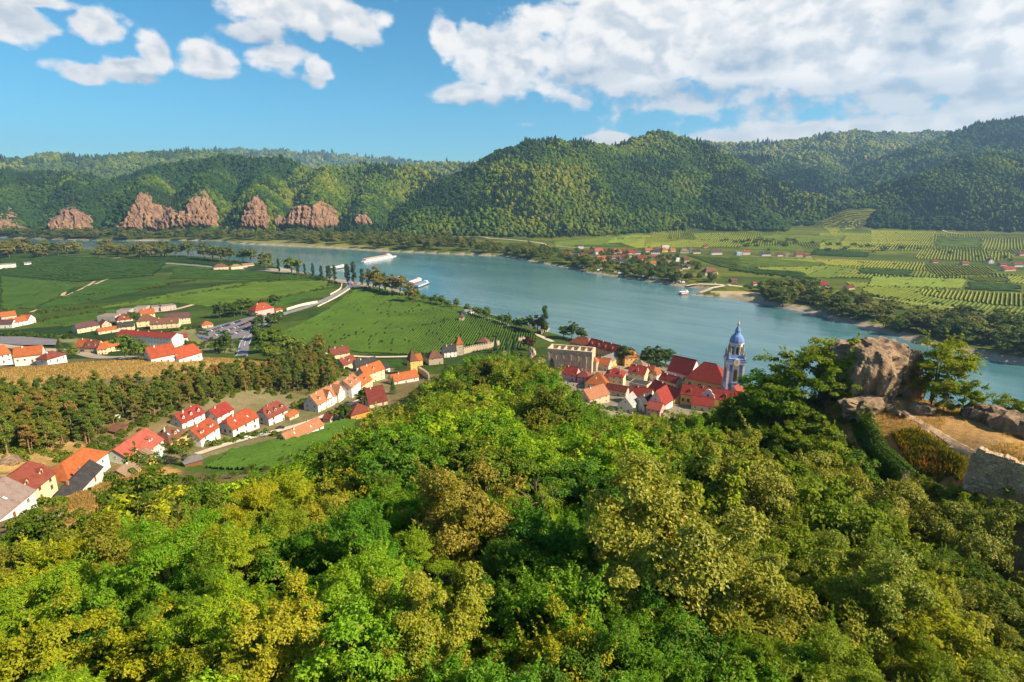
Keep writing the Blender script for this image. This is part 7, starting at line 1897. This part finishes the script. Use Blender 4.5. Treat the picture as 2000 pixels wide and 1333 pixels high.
band([(1470, 500), (1600, 500), (1830, 505), (2000, 515), (2000, 508), (1800, 490), (1600, 470), (1400, 470)], 40, 5, 9, BUSH_F, [(0.095, 0.142, 0.021), (0.133, 0.171, 0.023)], 'bush between the vineyards across the river', 'bushes between the far vineyards', nm='shrub', wid=1.2)
def hedge(px, w, n, lab, h=3.6, cols=((.055, .105, .012), (.07, .12, .014), (.09, .13, .016))):
    """hedgerow: one thing, its bushes joined"""
    L = smooth_line([at(*p)[:2] for p in px], 3.0)
    V, T, nv = [], [], 0
    parts = []
    rg = np.random.default_rng(len(px) * 7 + n)
    for _ in range(n):
        q = L[rg.integers(0, len(L))] + rg.normal(size=2) * w * .4
        s = (.45 + .65 * rg.random()) * h / 3.0
        m_ = int(70)
        o = unit(rg.normal(size=(m_, 3))); o[:, 2] = np.abs(o[:, 2])
        C = np.column_stack([q[0] + o[:, 0] * 2.0 * s, q[1] + o[:, 1] * 2.0 * s, float(H(*q)) + o[:, 2] * 2.6 * s])
        v, f = leaves(C, unit(o + .5 * rg.normal(size=(m_, 3))), 1.15 * s, 1.3, rg)
        parts.append((v, f)); T.append(np.repeat(np.clip(.45 + .25 * rg.normal(size=m_), 0, .86), 4))
    V, F = joinvf(parts)
    me = mesh_np('hedge', V, F, [LEAF], attrs={'tint': ('FLOAT', np.concatenate(T))})
    o = link(bpy.data.objects.new('hedge', me)); o.color = c4(random.choice(cols)); setp(o, lab, 'hedge')
hedge([(95, 590), (150, 581), (210, 574), (270, 568), (330, 556), (390, 547)], 9, 90, 'dark hedgerow running across the plain above the farmhouse')
hedge([(60, 612), (130, 606), (220, 597), (300, 586), (400, 572), (480, 560)], 10, 110, 'long dark hedgerow across the middle of the plain')
hedge([(80, 628), (140, 618), (210, 612)], 8, 46, 'short hedgerow above the hamlet')
hedge([(430, 607), (500, 592), (560, 580), (620, 568), (655, 553)], 8, 70, 'hedgerow between the vineyard strips near the road bend')
hedge([(420, 560), (500, 552), (570, 546), (625, 543)], 10, 70, 'hedgerow behind the main road')
hedge([(0, 656), (60, 658), (110, 662), (140, 660)], 10, 60, 'thick hedge behind the station yard', 5)
hedge([(480, 545), (560, 541), (630, 541)], 6, 40, 'low hedge below the landing road')
hedge([(10, 510), (110, 512), (220, 508), (330, 514)], 8, 40, 'loose bushes along the upper track of the plain', 2.6)
hedge([(680, 573), (720, 563), (770, 573), (800, 586)], 5, 50, 'bushes between the quay road and the vineyard', 3)
hedge([(950, 624), (1000, 640), (1050, 658)], 2.5, 60, 'clipped hedge along the promenade', 2.0)
hedge([(815, 640), (850, 632), (900, 622)], 4, 14, 'loose bushes inside the big vineyard', 2.6)
hedge([(360, 668), (400, 676), (440, 684), (420, 664)], 12, 60, 'garden bushes between hotel and car park', 3.4)
hedge([(330, 648), (380, 642), (400, 656)], 8, 30, 'bushes behind the white annex', 3)
hedge([(1550, 566), (1640, 585), (1720, 600), (1850, 612)], 8, 60, 'bushes above the riverside trees across the river', 4)
hedge([(1700, 578), (1780, 588), (1900, 603)], 5, 46, 'dark hedge along the pale track across the river', 3.4)
hedge([(1690, 482), (1760, 484), (1850, 492)], 14, 46, 'bushy strip between the vineyards across the river', 4)
hedge([(1160, 470), (1260, 466), (1400, 470), (1540, 468)], 8, 40, 'bushes at the foot of the wooded hill', 4)
hedge([(1420, 528), (1520, 540), (1600, 548)], 12, 60, 'orchard bushes right of the riverside village', 4)
# gardens of the village street
for i, (px, w, n, lab) in enumerate((([(560, 800), (590, 790), (620, 770), (650, 740), (690, 730)], 9, 80, 'green garden bushes behind the white terraced houses'), ([(400, 872), (440, 866), (520, 846), (540, 852)], 3, 34, 'front garden bushes along the village street'), ([(180, 880), (230, 860), (270, 830), (330, 810)], 8, 60, 'garden bushes below the pine wood'),
                                   ([(330, 800), (400, 780), (470, 760), (560, 770)], 8, 70, 'light green bushes above the village roofs'), ([(600, 735), (650, 720), (700, 740)], 8, 50, 'bushes on the slope below the lane houses'), ([(640, 812), (680, 800), (720, 810)], 5, 30, 'bushes at the end of the village street'), ([(20, 890), (70, 880), (130, 905)], 7, 40, 'bushes on the bank above the cream house'),
                                   ([(100, 985), (60, 1010), (40, 1035)], 5, 30, 'bushes below the cream house'), ([(200, 940), (240, 930), (320, 915)], 3, 16, 'low bushes along the dry grass slope'), ([(1085, 752), (1130, 772), (1180, 800)], 5, 40, 'bushes below the pink town houses'), ([(1260, 728), (1300, 738), (1330, 745)], 4, 30, 'dark hedge in the abbey garden'), ([(1000, 692), (1030, 694), (1060, 700)], 6, 30, 'garden hedges beside the nunnery'))):
    hedge(px, w, n, lab, 2.8, ((.11, .17, .016), (.14, .19, .018), (.09, .14, .014)))

# ---------------------------------------------------------------- ivy-covered wall, dry grass, weeds, dead branches, rusty post
def ivy_wall():
    L = smooth_line([at_z(1602, 770, 104)[:2], at_z(1650, 800, 105)[:2], at_z(1712, 852, 105.5)[:2], at_z(1772, 915, 105)[:2]], 1.0)
    T = np.gradient(L, axis=0); T /= np.linalg.norm(T, axis=1)[:, None]; N = np.stack([-T[:, 1], T[:, 0]], 1)
    b = MB(); rings = []; tops = []
    for q, n in zip(L, N):
        z = float(H(*q)); zt = max(z + 2.8, 104.5); tops.append((z, zt)); a, c = q - n * .5, q + n * .5
        rings.append([(a[0], a[1], z - 3), (c[0], c[1], z - 3), (c[0], c[1], zt), (a[0], a[1], zt)])
    b.loft(rings); root = b.build('ivy_wall', wallm('stone')); setp(root, 'long old wall completely overgrown with dark green ivy', 'ivy wall')
    rg = np.random.default_rng(3); n = 26000
    i = rg.integers(0, len(L), n); t = rg.random(n)
    side = rg.random(n)
    off = np.where(side < .25, rg.uniform(-1, 1, n) * 1.0, np.where(side < .8, -1.0, 1.0) * (1.0 + .5 * rg.random(n)))
    zz = np.array([q[0] for q in tops])[i] - 4.5 + (np.array([q[1] for q in tops])[i] - np.array([q[0] for q in tops])[i] + 4.9) * np.where(side < .25, 1.0, t)
    bul = fbm(L[i][:, 0] / 2.2 + off, zz / 2.0, 3) - .5
    P = L[i] + N[i] * (off * (1 + bul * 1.3))[:, None] + T[i] * rg.normal(size=(n, 1)) * 1.1
    C = np.column_stack([P, zz + np.where(side < .25, bul * 1.4, 0)])
    nn = np.column_stack([N[i] * off[:, None], np.where(side < .25, 1.5, .5)])
    V, F = leaves(C, unit(nn + .5 * rg.normal(size=(n, 3))), .34, 1.2, rg)
    o = link(bpy.data.objects.new('ivy', mesh_np('ivy', V, F, [LEAF], attrs={'tint': ('FLOAT', np.repeat(np.clip(.42 + .25 * rg.normal(size=n), 0, .86), 4))})), root)
    o.color = (.070, .130, .012, 1)
ivy_wall()
p = at_z(1776, 926, 103.5); p[2] = float(H(p[0], p[1]))
place(SHRUB_M[0], p - (0, 0, .6), 1.0, 1.0, (.07, .13, .012), 'dark bush closing the near end of the ivy wall', None, 'shrub', 'shrub')
def blades(name, P, h, w, mat, col, label, cat, lean=.3):
    n = len(P); rg = np.random.default_rng(n)
    z = H(P[:, 0], P[:, 1]); a = rg.random(n) * 6.28
    hh = h * (.5 + rg.random(n)); d = np.stack([np.cos(a), np.sin(a)], 1)
    tip = P + rg.normal(size=(n, 2)) * (lean * hh)[:, None]
    V = np.stack([np.column_stack([P - d * w, z - .05]), np.column_stack([P + d * w, z - .05]), np.column_stack([tip + d * w * .25, z + hh]), np.column_stack([tip - d * w * .25, z + hh])], 1).reshape(-1, 3)
    me = mesh_np(name, V, np.arange(n * 4).reshape(n, 4), [mat], attrs={'tint': ('FLOAT', np.repeat(np.clip(.5 + .25 * rg.normal(size=n), 0, .87), 4))})
    o = link(bpy.data.objects.new(name, me)); o.color = c4(col); setp(o, label, cat, kind='stuff')
def pts_in(poly, n):
    x0, y0 = poly.min(0); x1, y1 = poly.max(0); P = RNG.uniform((x0, y0), (x1, y1), (n * 3, 2))
    return P[in_poly(P[:, 0], P[:, 1], poly)][:n]
GP = np.array([(60, 120), (72, 122), (92, 118), (104, 106), (110, 92), (110, 76), (96, 68), (86, 70), (78, 80), (68, 94), (62, 108)])
PL = smooth_line([at(*q)[:2] for q in ((1690, 775), (1755, 806), (1840, 852), (1896, 886))], 2)
q = pts_in(GP, 26000); q = q[np.min(np.hypot(q[:, None, 0] - PL[None, :, 0], q[:, None, 1] - PL[None, :, 1]), 1) > .75]
q = q[fbm(q[:, 0] / 5, q[:, 1] / 5, 3) > .44]
blades('dry_grass', q, .45, .05, LEAF, (.42, .26, .075), 'golden dry grass on the castle spur plateau', 'grass')
q = pts_in(pxpoly([(1735, 845), (1790, 845), (1850, 880), (1885, 910), (1870, 940), (1800, 945), (1770, 905)]), 7000)
q = q[fbm(q[:, 0] / 1.6, q[:, 1] / 1.6, 3) > .40] + RNG.normal(size=(1, 2)) * .2
blades('weeds', q, .95, .10, LEAF, (.17, .155, .02), 'tall green and yellow weeds below the footpath', 'weeds')
q = pts_in(pxpoly([(1745, 850), (1790, 862), (1850, 900), (1860, 930), (1800, 930), (1765, 890)]), 2200)
q = q[fbm(q[:, 0] / 1.8 + 7, q[:, 1] / 1.8, 3) > .47]
blades('dry_weeds', q, 1.0, .09, LEAF, (.48, .22, .04), 'orange dry weeds between the ivy wall and the footpath', 'weeds')
q = pts_in(pxpoly([(90, 1025), (95, 988), (150, 962), (235, 925), (320, 912), (300, 935), (240, 958), (215, 1000), (165, 1030)]), 9000)
blades('dry_grass', q, .7, .12, LEAF, (.30, .20, .07), 'golden dry grass on the slope below the houses', 'grass')
q = pts_in(pxpoly(GROUND_PATCH[0][0]), 16000)
blades('dry_grass', q, .8, .22, LEAF, (.36, .25, .09), 'golden dry grass of the meadow above the pine wood', 'grass')
def dead_branches(u, v, h_, lab, seed, col=None):
    p = at(u, v); rg = np.random.default_rng(seed); parts = []
    def grow(s, d, L, r, k):
        e = s + d * L; parts.append(tube([s, (s + e) / 2 + rg.normal(size=3) * L * .06, e], [r, r * .75, r * .5], 5))
        if k: 
            for _ in range(3): grow(s + d * L * (.5 + .5 * rg.random()), unit(d + rg.normal(size=3) * .45), L * .62, r * .5, k - 1)
    for _ in range(3): grow(np.array((0, 0, -.5)), unit(np.array((rg.normal() * .25, rg.normal() * .25, 1))), h_ * .42, .07, 3)
    V, F = joinvf(parts)
    o = link(bpy.data.objects.new('dead_tree', mesh_np('dead_tree', V, F, [plain('dead_wood', (.36, .24, .15), .9, .3, 4)]))); o.location = p; setp(o, lab, 'dead tree')
dead_branches(1050, 1040, 9, 'bare dead tree standing between the two maples', 1)
dead_branches(1545, 1060, 5, 'reddish bare branches in the right foreground', 2)
dead_branches(1005, 860, 5, 'pale dead branches at the top of the ridge', 4)
dead_branches(780, 860, 5, 'pale dead twigs on the left side of the ridge', 5)
dead_branches(540, 1330, 5, 'bare twigs at the bottom edge', 6)
dead_branches(1900, 790, 4, 'dead twigs beside the small plateau tree', 7)
p = at(674, 1272)
m_ = MB(); m_.loft([[(-.42, -.12, -.6), (.42, -.12, -.6), (.42, .12, -.6), (-.42, .12, -.6)], [(-.3, -.1, 2.6), (.3, -.1, 2.6), (.3, .1, 2.6), (-.3, .1, 2.6)], [(-.22, -.08, 2.9), (.1, -.08, 3.1), (.1, .08, 3.1), (-.22, .08, 2.9)]])
o = m_.build('steel_post', plain('rusty_steel', (.34, .10, .025), .8, .35, 3)); o.location = p; o.rotation_euler = (0, 0, .4); setp(o, 'rust-orange steel post beside the yellow-green maple', 'post')
# small navigation and garden things
m_ = MB(); m_.lathe([(.5, 0), (.45, 5), (.6, 5.1), (.6, 5.8), (.1, 6.6)], 8); o = m_.build('wayside_shrine', wallm('white')); pp = at(592, 698); o.location = pp; setp(o, 'white wayside pillar at the edge of the pine wood', 'pillar')
print('done', time.time() - T0)
